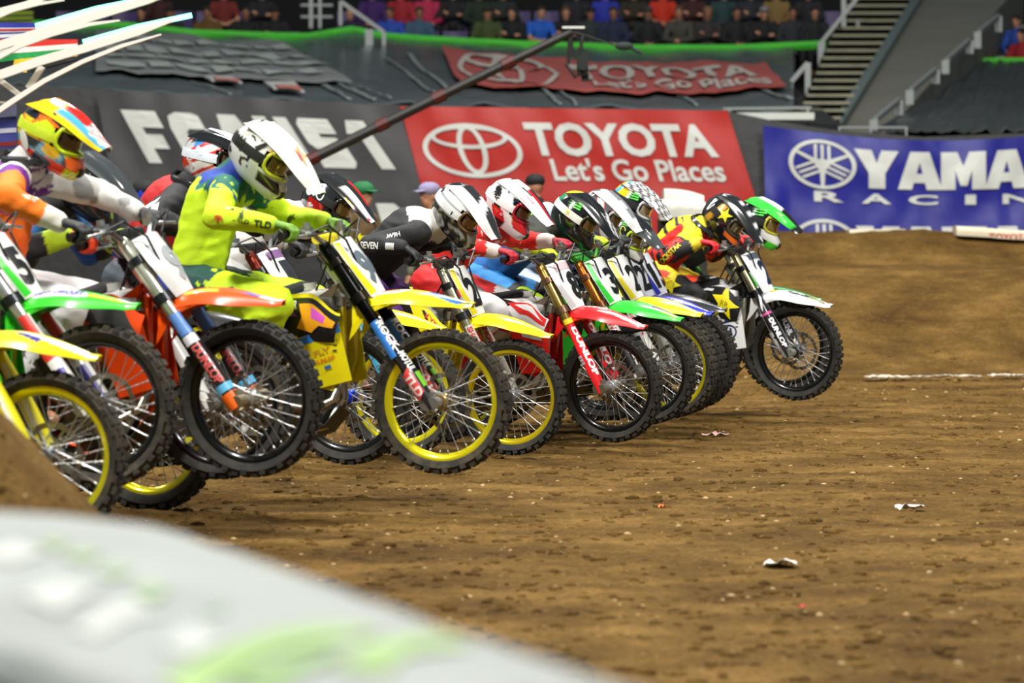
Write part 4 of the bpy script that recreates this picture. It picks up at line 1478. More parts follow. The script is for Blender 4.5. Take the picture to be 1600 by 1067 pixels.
def hub_mesh(name, rf, w, rear=False):
    g = G()
    g.lathe([(.001, -w - .03), (.016, -w - .03), (.018, -w), (rf, -w), (rf + .004, -w + .004), (rf, -w + .010), (.030, -w + .018), (.026, 0), (.030, w - .018), (rf, w - .010), (rf + .004, w - .004), (rf, w), (.018, w), (.016, w + .03), (.001, w + .03)], n=28)
    return g.mesh(name, angle=35)
def disc_mesh(name, ro, ri, n):
    g = G()
    m = n * 8
    outer = []; inner = []
    for k in range(m):
        a = 2 * pi * k / m
        ro_ = ro - (.007 if (k % 8) in (3, 4) else 0)
        outer.append((ro_ * cos(a), ro_ * sin(a))); inner.append((ri * cos(a), ri * sin(a)))
    vs_ = []
    for y in (-.002, .002):
        vs_ += [(p[0], y, p[1]) for p in outer] + [(p[0], y, p[1]) for p in inner]
    fs_ = []
    for k in range(m):
        q = (k + 1) % m
        fs_ += [(k, q, m + q, m + k), (2 * m + k, 3 * m + k, 3 * m + q, 2 * m + q), (k, 2 * m + k, 2 * m + q, q), (m + k, m + q, 3 * m + q, 3 * m + k)]
    g.add(vs_, fs_)
    for k in range(6):
        a = 2 * pi * k / 6
        g.bar((ri * cos(a), 0, ri * sin(a)), (.03 * cos(a + .4), 0, .03 * sin(a + .4)), .010, .004, up=(0, 1, 0))
    return g.mesh(name, angle=30)

BK = {}
BK['tyre_f'] = tyre_mesh('tyre', .345, .281, .044, 44)
BK['tyre_r'] = tyre_mesh('tyre', .345, .262, .056, 40)
BK['rim_f'] = rim_mesh('rim', .284, .024)
BK['rim_r'] = rim_mesh('rim', .262, .030)
for nm, rf, w, rr in (('f', .034, .040, .250), ('r', .050, .045, .226)):
    BK['hub_' + nm] = hub_mesh('hub', rf, w)
    for i, (s_, l) in enumerate(((1, 1.0), (-1, 1.0), (1, -1.0), (-1, -1.0))):
        BK['spoke_%s%d' % (nm, i)] = spoke_mesh('spoke', rf - .002, s_ * (w - .006), rr, l * 1.15)
BK['disc_f'] = disc_mesh('brake_disc', .135, .112, 10)
BK['disc_r'] = disc_mesh('brake_disc', .120, .098, 9)

def mk(key, fn, angle=35):
    g = G()
    fn(g)
    BK[key] = g.mesh(key, angle=angle)

# forks
def f_(g):
    g.tube([FP(.42), FP(.44), FP(.60), FP(.90), FP(.92)], [.024, .029, .031, .030, .020], n=16)
mk('outer_tube', f_)
def f_(g):
    g.tube([FP(.0), FP(.10), FP(.44)], [.026, .0235, .0235], n=12)
    g.tube([FP(.42), FP(.445)], .033, n=12)
mk('inner_tube', f_)
def f_(g):
    g.tube([FP(.07), FP(0), FP(-.05)], [.027, .031, .024], n=10)
    g.tube([AX + V((-.03, -.03, 0)), AX + V((-.03, .03, 0))], .034, n=14)
    g.tube([AX + V((0.0, -.035, 0)), AX + V((0.0, .035, 0))], .027, n=14)
    g.box(FP(.02, 0, .02), (.05, .045, .05))
mk('axle_lug', f_)
def f_(g):
    rows = []
    for i in range(12):
        t = i / 11
        s_ = -.035 + .50 * t
        w = .030 + .012 * sin(pi * min(1, t * 1.15)) * (1 - .35 * t)
        rows.append([FP(s_, -w * sin(a_) * 1.15, w * cos(a_) * .95 + .004) for a_ in [(-100 + 200 * k / 8) * pi / 180 for k in range(9)]])
    g.sheet(rows, .004)
mk('fork_guard', f_)
# triple clamps
def f_(g):
    for s_, h in ((.80, .035), (.60, .045)):
        out = []
        c = FP(s_)
        for y in (-1, 1):
            g.tube([FP(s_ - h / 2, y * .10), FP(s_ + h / 2, y * .10)], .042, n=16)
        g.bar(FP(s_, -.10, -.01), FP(s_, .10, -.01), .07, h * .8, up=FU)
    g.tube([FP(.56, 0, -.055), FP(.84, 0, -.055)], .026, n=12)
    for y in (-.05, .05):
        g.tube([FP(.82, y, -.005), FP(.88, y, -.005)], .020, n=10)
mk('triple_clamp', f_)
BARC = FP(.895, 0, -.005)
def bar_pts():
    c = BARC
    pts = [c + V((-.085, -.405, .075)), c + V((-.055, -.28, .085)), c + V((-.02, -.20, .075)), c + V((.005, -.12, .02)), c + V((.005, -.08, .0))]
    return pts + [V((p.x, -p.y, p.z)) for p in reversed(pts)]
GR = BARC + V((-.075, -.345, .079))          # right grip centre
def f_(g):
    g.tube(bar_pts(), [.011, .011, .012, .014, .014, .014, .014, .012, .011, .011], n=10)
mk('handlebar', f_)
def f_(g):
    c = BARC
    g.tube([c + V((-.09, -.412, .074)), c + V((-.088, -.408, .074)), c + V((-.06, -.285, .084))], [.022, .0175, .0165], n=10)
    g.tube([c + V((-.060, -.285, .084)), c + V((-.058, -.278, .084))], .026, n=12)
mk('grip', f_)
def f_(g):
    c = BARC
    g.tube([c + V((-.03, -.235, .075)), c + V((.0, -.25, .07)), c + V((.012, -.30, .066)), c + V((-.005, -.40, .06))], [.012, .009, .006, .008], n=8)
    g.box(c + V((-.03, -.215, .085)), (.045, .05, .035))
    g.tube([c + V((-.03, -.22, .10)), c + V((-.03, -.22, .125))], .018, n=12)
mk('lever', f_)
def f_(g):
    c = BARC
    g.tube([c + V((-.03, -.11, .045)), c + V((-.03, .11, .045))], .026, n=12)
    g.box(c + V((-.025, 0, .012)), (.05, .12, .045))
mk('bar_pad', f_)
def f_(g):
    c = BARC
    g.tube([c + V((-.02, -.24, .07)), c + V((.07, -.20, .10)), c + V((.11, -.09, .02)), FP(.7, -.07, .07), FP(.5, -.06, -.02)], .0055, n=6)
    g.tube([c + V((-.02, .24, .07)), c + V((.09, .18, .12)), c + V((.11, .05, .03)), FP(.7, .07, .07), FP(.5, .11, .03), FP(.12, .13, .02)], .0055, n=6)
    g.tube([c + V((-.02, .22, .06)), c + V((.06, .12, .08)), c + V((.02, .04, -.05)), V((.95, .05, .9))], .0055, n=6)
    g.tube([c + V((-.02, -.23, .06)), c + V((.05, -.12, .07)), c + V((-.02, -.05, -.08)), V((.92, -.05, .9))], .0055, n=6)
mk('cables', f_)
# number plate
def plate_pt(u, v, n=0.0):
    """u -1..1 across, v 0 top .. 1 bottom"""
    w = .118 + .006 * sin(v * 3) - .050 * max(0, v - .45) / .55
    s_ = .885 - .31 * v
    return FP(s_, u * w, .052 + .050 * (1 - u * u) - .02 * abs(v - .5) + n)
def f_(g):
    g.sheet([[plate_pt(-1 + 2 * k / 10, i / 10) for k in range(11)] for i in range(11)], .005)
mk('number_plate', f_, 50)
# front fender
def fend(u, v, n=0.0):
    """u 0 root .. 1 tip, v -1..1 across"""
    s_ = .545
    L_ = .60
    x = 1.115 + L_ * u
    z = .845 + .062 * sin(pi * min(1, u * .95 + .12)) - .062 * u ** 1.5
    w = (.070 + .010 * sin(pi * u) + .012 * sm(0, .2, u)) * (1 - .74 * sm(.5, 1.04, u))
    k = abs(v)
    z -= (.048 + .014 * sin(pi * u)) * (1 - .55 * sm(.6, 1, u)) * k ** 2.6 + .012 * (1 - abs(2 * min(k, .5) - .0)) * 0
    z -= .06 * (1 - sm(0, .22, u)) * k ** 2
    return V((x - .02 * k * sm(.3, .8, u), v * w * 1.05 + (n * k if v > 0 else -n * k), z + n))
def f_(g):
    g.sheet([[fend(i / 30, -1 + 2 * k / 24) for k in range(25)] for i in range(31)], .005)
    # side skirts near the root that clip to the lower clamp
    for s_ in (-1, 1):
        g.sheet([[fend(u, s_) , fend(u, s_) + V((-.03, 0, -.075 * (1 - u / .40)))] for u in (0, .08, .16, .24, .32, .40)], .005)
mk('front_fender', f_, 50)
def rfend(u, v):
    x = .30 - .74 * u
    z = .875 + .10 * u + .07 * sin(pi * u * .9)
    w = .085 + .01 * u - .03 * sm(.75, 1, u)
    return V((x, v * w, z - .045 * abs(v) ** 3 * (1 - .5 * u)))
def f_(g):
    g.sheet([[rfend(i / 14, -1 + 2 * k / 8) for k in range(9)] for i in range(15)], .005)
mk('rear_fender', f_, 50)
# shroud (right); long plate from the side of the seat to the radiator nose
def shroud_pt(u, v, n=0.0):
    """u 0 rear .. 1 nose, v 0 top .. 1 bottom"""
    top = V((.56, .0, .905)) * (1 - u) + V((1.09, 0, .905)) * u
    top.z += .035 * sin(pi * u) - .09 * sm(.75, 1.0, u)
    bot = V((.50, 0, .785)) * (1 - u) + V((1.04, 0, .685)) * u
    bot.z += .02 * sin(pi * u) * (1 - u)
    bot.z += 0.0
    p = top * (1 - v) + bot * v
    y = .085 + .085 * sm(.1, .8, u) + .018 * sin(pi * v) - .012 * sm(.9, 1, u)
    y -= .03 * v * (1 - u)
    return V((p.x, -(y + n), p.z))
def f_(g):
    g.sheet([[shroud_pt(i / 24, k / 12) for k in range(13)] for i in range(25)], .005)
mk('shroud_r', f_, 50)
def lower_pt(u, v, n=0.0):
    """lower wing of the shroud under the nose, over the radiator"""
    a = V((.84, 0, .735)) * (1 - v) + V((.90, 0, .48)) * v
    b = V((1.07, 0, .79)) * (1 - v) + V((1.09, 0, .50)) * v
    p = a * (1 - u) + b * u
    return V((p.x, -(.155 - .035 * v + .02 * sin(pi * u) * (1 - v) + n), p.z))
def f_(g):
    g.sheet([[lower_pt(i / 8, k / 8) for k in range(9)] for i in range(9)], .005)
mk('shroud_wing_r', f_, 50)
def side_pt(u, v, n=0.0):
    """rear number panel: u 0 rear .. 1 front"""
    top = V((.02, 0, .875)) * (1 - u) + V((.52, 0, .87)) * u
    bot = V((.12, 0, .70)) * (1 - u) + V((.46, 0, .57)) * u
    p = top * (1 - v) + bot * v
    return V((p.x, -(.105 + .02 * sin(pi * u) + .01 * sin(pi * v) + n), p.z))
def f_(g):
    g.sheet([[side_pt(i / 10, k / 6) for k in range(7)] for i in range(11)], .005)
mk('side_panel_r', f_, 50)
def f_(g):
    rings = []
    for x, z, w, h in ((-.02, .925, .055, .03), (.06, .945, .075, .05), (.3, .935, .08, .065), (.52, .930, .075, .07), (.70, .955, .06, .06), (.86, .985, .045, .045), (.90, .985, .03, .02)):
        ring = []
        for k in range(14):
            a = 2 * pi * k / 14
            ring.append(V((x, w * cos(a) * (1 if sin(a) < 0 else .86), z - h * .4 + h * .75 * sin(a) + .0)))
        rings.append(ring)
    g.rings(rings)
mk('seat', f_, 50)
def f_(g):
    rings = []
    for x, z0, z1, w in ((.54, .62, .88, .07), (.64, .64, .92, .10), (.80, .70, .95, .13), (.95, .76, .955, .12), (1.02, .80, .94, .06)):
        rings.append([V((x, w * cos(a) * (1 if abs(sin(a)) < .8 else .75), (z0 + z1) / 2 + (z1 - z0) / 2 * sin(a))) for a in [2 * pi * k / 14 for k in range(14)]])
    g.rings(rings)
    g.tube([V((.90, 0, .95)), V((.90, 0, .985))], .035, n=14)
mk('fuel_tank', f_, 50)
def f_(g):
    for y in (-1, 1):
        rings = []
        for p, w, h in (((1.04, .035, .93), .035, .075), ((.90, .085, .86), .030, .07), ((.72, .115, .74), .030, .065), ((.58, .115, .58), .035, .075), ((.54, .105, .42), .04, .06)):
            c = V((p[0], p[1] * y, p[2]))
            u = V((.5, 0, .86)); t = V((0, 1, 0))
            rings.append([c + t * w * .5 * a + u * h * .5 * b for a, b in ((-1, -1), (1, -1), (1, 1), (-1, 1))])
        g.rings(rings)
        g.tube([(.50, y * .10, .42), (.70, y * .11, .27), (.92, y * .07, .30), (1.0, y * .02, .42)], .015, n=8)
        g.tube([(.60, y * .08, .74), (.36, y * .085, .83), (.02, y * .07, .87)], .013, n=8)
        g.tube([(.56, y * .10, .52), (.32, y * .10, .68), (.06, y * .075, .85)], .011, n=8)
    g.tube([(1.05, 0, .90), (1.01, 0, .65), (1.0, 0, .42)], [.028, .024, .022], n=10)
    g.tube([FP(.56, 0, -.055), FP(.84, 0, -.055)], .036, n=14)
mk('frame', f_)
def f_(g):
    g.ell((.72, 0, .42), (.20, .10, .13))
    g.ell((.62, 0, .50), (.13, .09, .10))
    g.prism([(.52, .36), (.60, .28), (.86, .28), (.94, .38), (.90, .50), (.80, .56), (.60, .58), (.50, .50)], -.085, .085)
    for k in range(6):
        t = k / 5
        c = V((.84, 0, .56)) + V((.045, 0, .11)) * t
        g.box(c, (.155, .135 - .01 * t, .011), Matrix.Rotation(-.35, 3, 'Y'))
    g.bar((.835, 0, .54), (.885, 0, .68), .11, .10, up=(1, 0, 0))
    g.bar((.88, 0, .67), (.91, 0, .76), .15, .15, up=(1, 0, 0))
mk('engine', f_)
def f_(g):
    g.lathe([(.001, -.135), (.060, -.135), (.068, -.128), (.072, -.10), (.075, -.08), (.001, -.08)], n=24, c=(.66, 0, .42))
    g.lathe([(.001, -.125), (.038, -.125), (.044, -.10), (.001, -.10)], n=20, c=(.80, 0, .36))
    for k in range(7):
        a = 2 * pi * k / 7
        g.lathe([(.001, -.140), (.006, -.140), (.006, -.12), (.001, -.12)], n=6, c=(.66 + .062 * cos(a), 0, .42 + .062 * sin(a)))
    g.bar((.66, -.10, .42), (.80, -.09, .36), .05, .06, up=(0, 1, 0))
mk('clutch_cover', f_)
def f_(g):
    g.lathe([(.001, .125), (.055, .12), (.06, .08), (.001, .08)], n=20, c=(.76, 0, .40))
mk('ignition_cover', f_)
def f_(g):
    g.tube([(.93, -.01, .69), (1.00, -.03, .62), (1.02, -.07, .50), (.98, -.115, .415), (.90, -.145, .385), (.78, -.155, .41), (.66, -.16, .50), (.52, -.145, .60), (.42, -.14, .68)],
           [.019, .020, .021, .023, .025, .024, .022, .022, .024], n=12)
mk('exhaust_header', f_)
def f_(g):
    g.tube([(.43, -.14, .675), (.38, -.145, .70), (.34, -.15, .72), (.06, -.165, .85), (.03, -.165, .865), (.0, -.165, .88)], [.024, .036, .050, .050, .040, .020], n=14)
    g.tube([(.12, -.10, .84), (.12, -.16, .83)], .01)
mk('silencer', f_)
def f_(g):
    for s_ in (-1, 1):
        g.bar((1.0, s_ * .105, .64), (1.045, s_ * .105, .86), .085, .030, up=(1, 0, 0))
        for k in range(9):
            z = .65 + .024 * k
            g.box((1.022 + .0045 * k + .012, s_ * .108, z), (.018, .09, .006))
        g.tube([(1.0, s_ * .08, .66), (.93, s_ * .05, .62)], .012)
mk('radiator', f_)
def f_(g):
    for y in (-1, 1):
        rings = []
        for x, z, w, h in ((.56, .44, .035, .07), (.40, .42, .03, .09), (.20, .38, .028, .07), (.02, .347, .03, .055), (-.05, .345, .028, .04)):
            c = V((x, y * .090 + (.012 * y if x < .1 else 0), z))
            rings.append([c + V((0, w * .5 * a, h * .5 * b)) for a, b in ((-1, -1), (1, -1), (1, 1), (-1, 1))])
        g.rings(rings)
    g.bar((.44, -.09, .43), (.44, .09, .43), .06, .05)
    g.tube([(-.0, -.125, .345), (0, .125, .345)], .018, n=12)
mk('swingarm', f_)
def f_(g):
    g.lathe([(.095, .070), (.105, .071), (.105, .075), (.095, .076)], n=40, closed=True)
    for k in range(6):
        a = 2 * pi * k / 6
        g.bar((.04 * cos(a), .073, .04 * sin(a)), (.098 * cos(a + .2), .073, .098 * sin(a + .2)), .014, .004, up=(0, 1, 0))
    for k in range(48):
        a = 2 * pi * k / 48
        g.box((.107 * cos(a), .073, .107 * sin(a)), (.006, .004, .006), Matrix.Rotation(-a, 3, 'Y'))
mk('sprocket', f_)
def f_(g):
    n = 64
    def cp(t):
        t = t % 1.0
        if t < .38:
            return V((.02 + (.53 - .02) * t / .38, .073, .345 + .108 + (.455 - .453) * 0 - .0 + (.0) + .02 * (t / .38) * -1))
        if t < .5:
            a = pi / 2 - pi * (t - .38) / .12
            return V((.55 + .035 * cos(a), .073, .40 + .035 * sin(a)))
        if t < .85:
            u = (t - .5) / .35
            return V((.55 - .53 * u, .073, .365 - .128 * u))
        a = -pi / 2 - pi * (t - .85) / .15
        return V((.0 + .108 * cos(a), .073, .345 + .108 * sin(a)))
    for k in range(n):
        a = cp(k / n); b = cp((k + .8) / n)
        g.bar(a, b, .012 if k % 2 else .009, .012)
mk('chain', f_)
def f_(g):
    g.box((.50, -.165, .405), (.055, .085, .016))
    for k in range(4):
        g.box((.478 + .015 * k, -.165, .418), (.006, .08, .012))
    g.tube([(.53, -.10, .41), (.51, -.13, .41)], .014)
mk('foot_peg', f_)
def f_(g):
    g.tube([(.52, -.11, .37), (.62, -.145, .335), (.72, -.15, .34)], [.009, .009, .009]); g.box((.74, -.155, .348), (.05, .035, .012))
mk('brake_pedal', f_)
def f_(g):
    g.tube([(.50, .0, .60), (.44, 0, .82)], .018, n=10)
    pts = [V((.495 - .055 * t / 40 + .033 * cos(t * 1.2), .033 * sin(t * 1.2), .60 + .18 * t / 40)) for t in range(41)]
    g.tube(pts, .006, n=6)
mk('shock_spring', f_)
def f_(g):
    g.tube([FP(.1, .145, -.005), FP(.24, .145, -.005)], .026, n=8); g.box(FP(.16, .135, -.05), (.09, .05, .11), Matrix.Rotation(.47, 3, 'Y'))
mk('brake_caliper', f_)
def f_(g):
    g.sheet([[V((x, y, z + .04 * abs(y) / .13)) for y in (-.13, -.08, 0, .08, .13)] for x, z in ((.50, .265), (.75, .245), (.93, .27), (1.02, .35))], .006)
mk('skid_plate', f_)
def f_(g):
    g.sheet([[V((.20 + .16 * u, -.04 + .08 * v, .30 + .36 * sin(u * 1.2) + .1)) for v in (0, 1)] for u in (0, .25, .5, .75, 1)], .004)
    g.box((.30, 0, .76), (.36, .13, .18))
mk('airbox', f_)
def f_(g):
    g.prism([(.93, .775), (1.09, .85), (1.06, .60), (.99, .46), (.93, .48), (.92, .62)], -.11, -.06)
mk('radiator_louver_r', f_)
def f_(g):
    g.prism([(-.05, .43), (.08, .44), (.10, .36), (-.01, .30), (-.06, .34)], -.125, -.115)
mk('disc_guard', f_)

def mirror_of(key, new):
    me = BK[key].copy()
    for v in me.vertices:
        v.co.y = -v.co.y
    me.flip_normals()
    BK[new] = me
for k in ('shroud_r', 'shroud_wing_r', 'side_panel_r', 'grip', 'lever', 'foot_peg', 'radiator_louver_r'):
    mirror_of(k, k + '_l')
SHV = {k: bvh_of(BK[k]) for k in ('shroud_r', 'shroud_wing_r', 'side_panel_r', 'front_fender', 'number_plate', 'fork_guard')}

STEER = {}
def print_map(name, sh, fn, parent, col, cut=.03):
    me = shape_mesh(name, sh, fn, cut=cut)
    if len(me.polygons):
        return obj(name, me, parent, decal_mat(col))

def fit_text(txt, x0, y0, x1, y1, bold=.03, shear=0.0):
    vs_, fs_, asp = text_shape(txt, bold=bold, shear=shear)
    return moved((vs_, fs_, 1), dx=(x0 + x1) / 2, dy=(y0 + y1) / 2, sx=(x1 - x0) / asp, sy=(y1 - y0))

def paint(me, cols, name='paint'):
    a = me.color_attributes.new(name, 'FLOAT_COLOR', 'POINT')
    buf = []
    cache = {}
    for c in cols:
        if c not in cache:
            cache[c] = (*lin(c), 1.0)
        buf.extend(cache[c])
    a.data.foreach_set('color', buf)
PAINTED = M('painted_plastic', rough=.28, dirt=.12, coat=.3, attr='paint')
def make_bike(cfg, label):
    """wheel centre pixel + distance place the bike; the rear wheel stays on the dirt"""
    yaw = radians(cfg.get('yaw', 18))
    d = cfg['d']
    Wf = P(cfg['px'], cfg['py'], d)
    h = V((cos(yaw), -sin(yaw), 0))
    rx = Wf.x - WB_ * .98 * h.x; ry = Wf.y - WB_ * .98 * h.y
    zg = terrain(rx, ry)
    cm = cfg.get('cmp', .08)                      # how far the fork is pushed in
    axc = AX + FU * cm
    ax_, az_ = axc.x, axc.z - .345
    L_ = sqrt(ax_ ** 2 + az_ ** 2)
    th0 = math.asin(max(-.1, min(.4, (Wf.z - (zg + .34)) / L_)))
    axle = V((Wf.x, Wf.y, Wf.z)) - (h * cos(th0) + V((0, 0, sin(th0)))) * L_
    th = th0 - atan2(az_, ax_)
    R = Matrix.Rotation(-yaw, 4, 'Z') @ Matrix.Rotation(-th, 4, 'Y')
    loc = axle - (R.to_3x3() @ V((0, 0, .345)))
    r = thing('motocross_bike', label, 'motorcycle', loc=loc)
    r.rotation_mode = 'QUATERNION'
    r.rotation_quaternion = R.to_quaternion()
    r['group'] = 'bikes leaving the start gate'
    W = Matrix.Translation(loc) @ R
    C = cfg
    main = plastic(C['main'])
    # rear wheel
    st = radians(C.get('steer', 0))
    pivot = FP(.7, 0, -.055)
    S = Matrix.Translation(pivot) @ Matrix.Rotation(st, 4, FU) @ Matrix.Translation(-pivot)
    def wheel(nm, c, xfm, rimcol, tmat, hubm):
        base = xfm @ Matrix.Translation(c)
        spin = C.get('spin', 0.3)
        t = obj('tyre', BK['tyre_' + nm], r, tmat); t.matrix_local = base @ Matrix.Rotation(spin, 4, 'Y')
        rm = obj('rim', BK['rim_' + nm], r, rimcol); rm.matrix_local = base
        hb = obj('hub', BK['hub_' + nm], r, hubm); hb.matrix_local = base
        dk = obj('brake_disc', BK['disc_' + nm], hb, STEELP)
        dk.matrix_local = Matrix.Translation((0, .058 if nm == 'f' else -.066, 0))
        for k in range(32 if nm == 'f' else 28):
            n_ = 32 if nm == 'f' else 28
            s_ = obj('spoke', BK['spoke_%s%d' % (nm, k % 4)], rm, SPOKE)
            s_.rotation_euler = (0, 2 * pi * k / n_ + spin, 0)
        return t
    rimm = M('rim_' + C['rim'], C['rim'], rough=.25, metal=.55 if C['rim'] != '#101011' else .3, coat=.4)
    wheel('r', V((0, 0, .345)), Matrix.Identity(4), rimm, RUBBER, ALU_D)
    front = []
    tm = RUBBER_D if C.get('dusty') else RUBBER
    SC = S @ Matrix.Translation(FU * cm)
    wheel('f', AX, SC, rimm, tm, M('hub_' + C.get('hub', '#77787a'), C.get('hub', '#77787a'), rough=.35, metal=.7))
    def part(name, key, mat, steer=False, y=None, parent=None, label=None, low=False):
        o = obj(name, BK[key], parent or r, mat)
        m = Matrix.Identity(4)
        if y is not None:
            m = Matrix.Translation((0, y, 0))
        if steer:
            m = (SC if low else S) @ m
        if parent is None:
            o.matrix_local = m
        if label:
            o['label'] = label
        return o
    ft = metal(C['fork'], .28)
    guards = []
    for y in (-.105, .105):
        part('outer_tube', 'outer_tube', ft, True, y)
        part('inner_tube', 'inner_tube', metal(C.get('inner', '#9a9488'), .25), True, y, low=True)
        part('axle_lug', 'axle_lug', metal(C.get('lug', '#a9aaa8'), .35), True, y, low=True)
        guards.append(part('fork_guard', 'fork_guard', plastic(C.get('guard', C['main'])), True, y, low=True))
    part('triple_clamp', 'triple_clamp', metal(C.get('clamp', '#3a3b3d'), .35), True)
    part('handlebar', 'handlebar', metal(C.get('bar', '#8b8c8c'), .35), True)
    gp_ = plastic(C['grip']) if 'grip' in C else BLK
    part('grip', 'grip', gp_, True); part('grip', 'grip_l', gp_, True)
    part('lever', 'lever', ALU, True); part('lever', 'lever_l', ALU, True)
    part('bar_pad', 'bar_pad', plastic(C.get('pad', '#1a1b1c')), True)
    part('cables', 'cables', BLK, True)
    part('brake_caliper', 'brake_caliper', ALU_D, True, low=True)
    npl = part('number_plate', 'number_plate', plastic(C.get('plate', '#e3e4e2')), True)
    fsh = [(c_, s_) for c_, s_ in C.get('g_fender', []) if len(s_[1]) <= 12]
    C['g_fender'] = [(c_, s_) for c_, s_ in C.get('g_fender', []) if len(s_[1]) > 12]
    base_c = C.get('fender', C['main'])
    if fsh:
        NU, NV = 64, 32
        g = G()
        g.sheet([[fend(i / NU, -1 + 2 * k / NV) for k in range(NV + 1)] for i in range(NU + 1)], .005)
        def colour_at(u, v):
            out = base_c
            for c_, s_ in fsh:
                for f in s_[1]:
                    a_, b_, d_ = [s_[0][q] for q in f[:3]]
                    s1 = (b_.x - a_.x) * (v - a_.y) - (b_.y - a_.y) * (u - a_.x)
                    s2 = (d_.x - b_.x) * (v - b_.y) - (d_.y - b_.y) * (u - b_.x)
                    s3 = (a_.x - d_.x) * (v - d_.y) - (a_.y - d_.y) * (u - d_.x)
                    if (s1 >= 0 and s2 >= 0 and s3 >= 0) or (s1 <= 0 and s2 <= 0 and s3 <= 0):
                        out = c_
                        break
            return out
        cols = [colour_at(i / NU, -1 + 2 * k / NV) for i in range(NU + 1) for k in range(NV + 1)] + [base_c] * ((NU + 1) * (NV + 1))
        n0 = len(cols)
        for s_ in (-1, 1):
            g.sheet([[fend(u, s_), fend(u, s_) + V((-.03, 0, -.075 * (1 - u / .40)))] for u in (0, .08, .16, .24, .32, .40)], .005)
        cols += [base_c] * (len(g.v) - n0)
        fme = g.mesh('front_fender', [PAINTED], angle=50)
        paint(fme, cols)
        ff = obj('front_fender', fme, r)
        ff.matrix_local = S
    else:
        ff = part('front_fender', 'front_fender', plastic(base_c), True)
    part('rear_fender', 'rear_fender', plastic(C.get('rear', C['main'])))
    shr = part('shroud', 'shroud_r', plastic(C.get('shroud', C['main'])))
    part('shroud', 'shroud_r_l', plastic(C.get('shroud', C['main'])))
    wg = part('shroud_wing', 'shroud_wing_r', plastic(C.get('wing', C['main'])))
    part('shroud_wing', 'shroud_wing_r_l', plastic(C.get('wing', C['main'])))
    part('radiator_louver', 'radiator_louver_r', plastic(C.get('louver', C['main'])))
    part('radiator_louver', 'radiator_louver_r_l', plastic(C.get('louver', C['main'])))
    sp = part('side_panel', 'side_panel_r', plastic(C.get('side', '#e6e6e4')))
    part('side_panel', 'side_panel_r_l', plastic(C.get('side', '#e6e6e4')))
    part('seat', 'seat', M('seat_' + C.get('seat', '#17181a'), C.get('seat', '#17181a'), rough=.7, bump=.2))
    part('fuel_tank', 'fuel_tank', M('tank_' + C.get('tank', '#b8b9b4'), C.get('tank', '#b8b9b4'), rough=.4, dirt=.2))
    part('frame', 'frame', metal(C.get('frame', '#a9aaa6'), .4))
    part('engine', 'engine', ENG)
    part('clutch_cover', 'clutch_cover', metal(C.get('cover', '#8a7f6c'), .4))
    part('ignition_cover', 'ignition_cover', metal('#77756e', .4))
    part('exhaust_header', 'exhaust_header', metal('#a59a8a', .22))
    part('silencer', 'silencer', metal('#6f7072', .3))
    part('radiator', 'radiator', ALU_D)
    part('swingarm', 'swingarm', ALU)
    o = part('sprocket', 'sprocket', BLKM); o.matrix_local = Matrix.Translation((0, 0, .345))
    part('chain', 'chain', STEELP)
    part('foot_peg', 'foot_peg', ALU_D); part('foot_peg', 'foot_peg_l', ALU_D)
    part('brake_pedal', 'brake_pedal', ALU)
    part('shock_spring', 'shock_spring', M('spring_' + C.get('spring', '#c9a21c'), C.get('spring', '#c9a21c'), rough=.35))
    part('skid_plate', 'skid_plate', BLK)
    part('airbox', 'airbox', BLK)
    part('disc_guard', 'disc_guard', BLK)
    # --- printing. number on the plate
    pm = lambda l: (lambda x, y: plate_pt(max(-1, min(1, x)), max(0, min(1, y)), l))
    def plate_xy(x, y, l=.006):
        # x,y in -1..1 seen from the front: rider's right is on the left
        return plate_pt(x, .5 - y * .5, l)
    if C.get('edge'):
        e = C['edge']
        print_map('plate_border', merge_shapes(poly_shape([(-1, .95), (-.78, .95), (-.80, -.1), (-.66, -.92), (-1, -.95)]), poly_shape([(1, .95), (.78, .95), (.80, -.1), (.66, -.92), (1, -.95)])), lambda x, y: plate_xy(x, y, .0045), npl, e)
    if C.get('platetop'):
        print_map('plate_band', poly_shape([(-.75, .92), (.75, .92), (.75, .62), (-.75, .62)]), lambda x, y: plate_xy(x, y, .0045), npl, C['platetop'])
    if C.get('num'):
        nt_ = C['num']
        wd = .42 if len(nt_) == 1 else .66
        print_map('number', fit_text(nt_, -wd, -.72, wd, .50, bold=.045), plate_xy, npl, C.get('numcol', '#141414'), cut=.25)
    # prints on shroud, wing, fender, side panel in their own u,v space
    def prints(lst, fn, par, l0):
        for i, (c_, sh) in enumerate(lst):
            lift = l0 + .0009 * (i + 1)
            print_map('graphic', sh, lambda x, y: fn(max(0.0, min(1.0, x)), max(-1.0 if fn is fend else 0.0, min(1.0, y)), lift + (.0015 if fn is fend else 0)), par, c_, cut=.035 if fn is fend else .06)
    prints(C.get('g_shroud', []), shroud_pt, shr, .0026)
    prints(C.get('g_wing', []), lower_pt, wg, .0026)
    prints(C.get('g_side', []), side_pt, sp, .0026)
    prints(C.get('g_fender', []), fend, ff, .0028)
    # fork guard prints: x along (0 bottom .. 1 top), y across
    def guard_pt(x, y, l=.0035):
        t = max(0, min(1, x))
        s_ = -.035 + .50 * t
        w = .030 + .012 * sin(pi * min(1, t * 1.15)) * (1 - .35 * t) + l
        a_ = radians(60 - 75 * y)
        return FP(s_, -w * sin(a_) * 1.15, w * cos(a_) * .95 + .004)
    for i, (c_, sh) in enumerate(C.get('g_guard', [])):
        for gd in guards[:(2 if C.get('both', True) else 1)]:
            print_map('graphic', sh, lambda x, y: guard_pt(x, y, .0032 + .0008 * i), gd, c_, cut=.15)
    return r, W, S, h

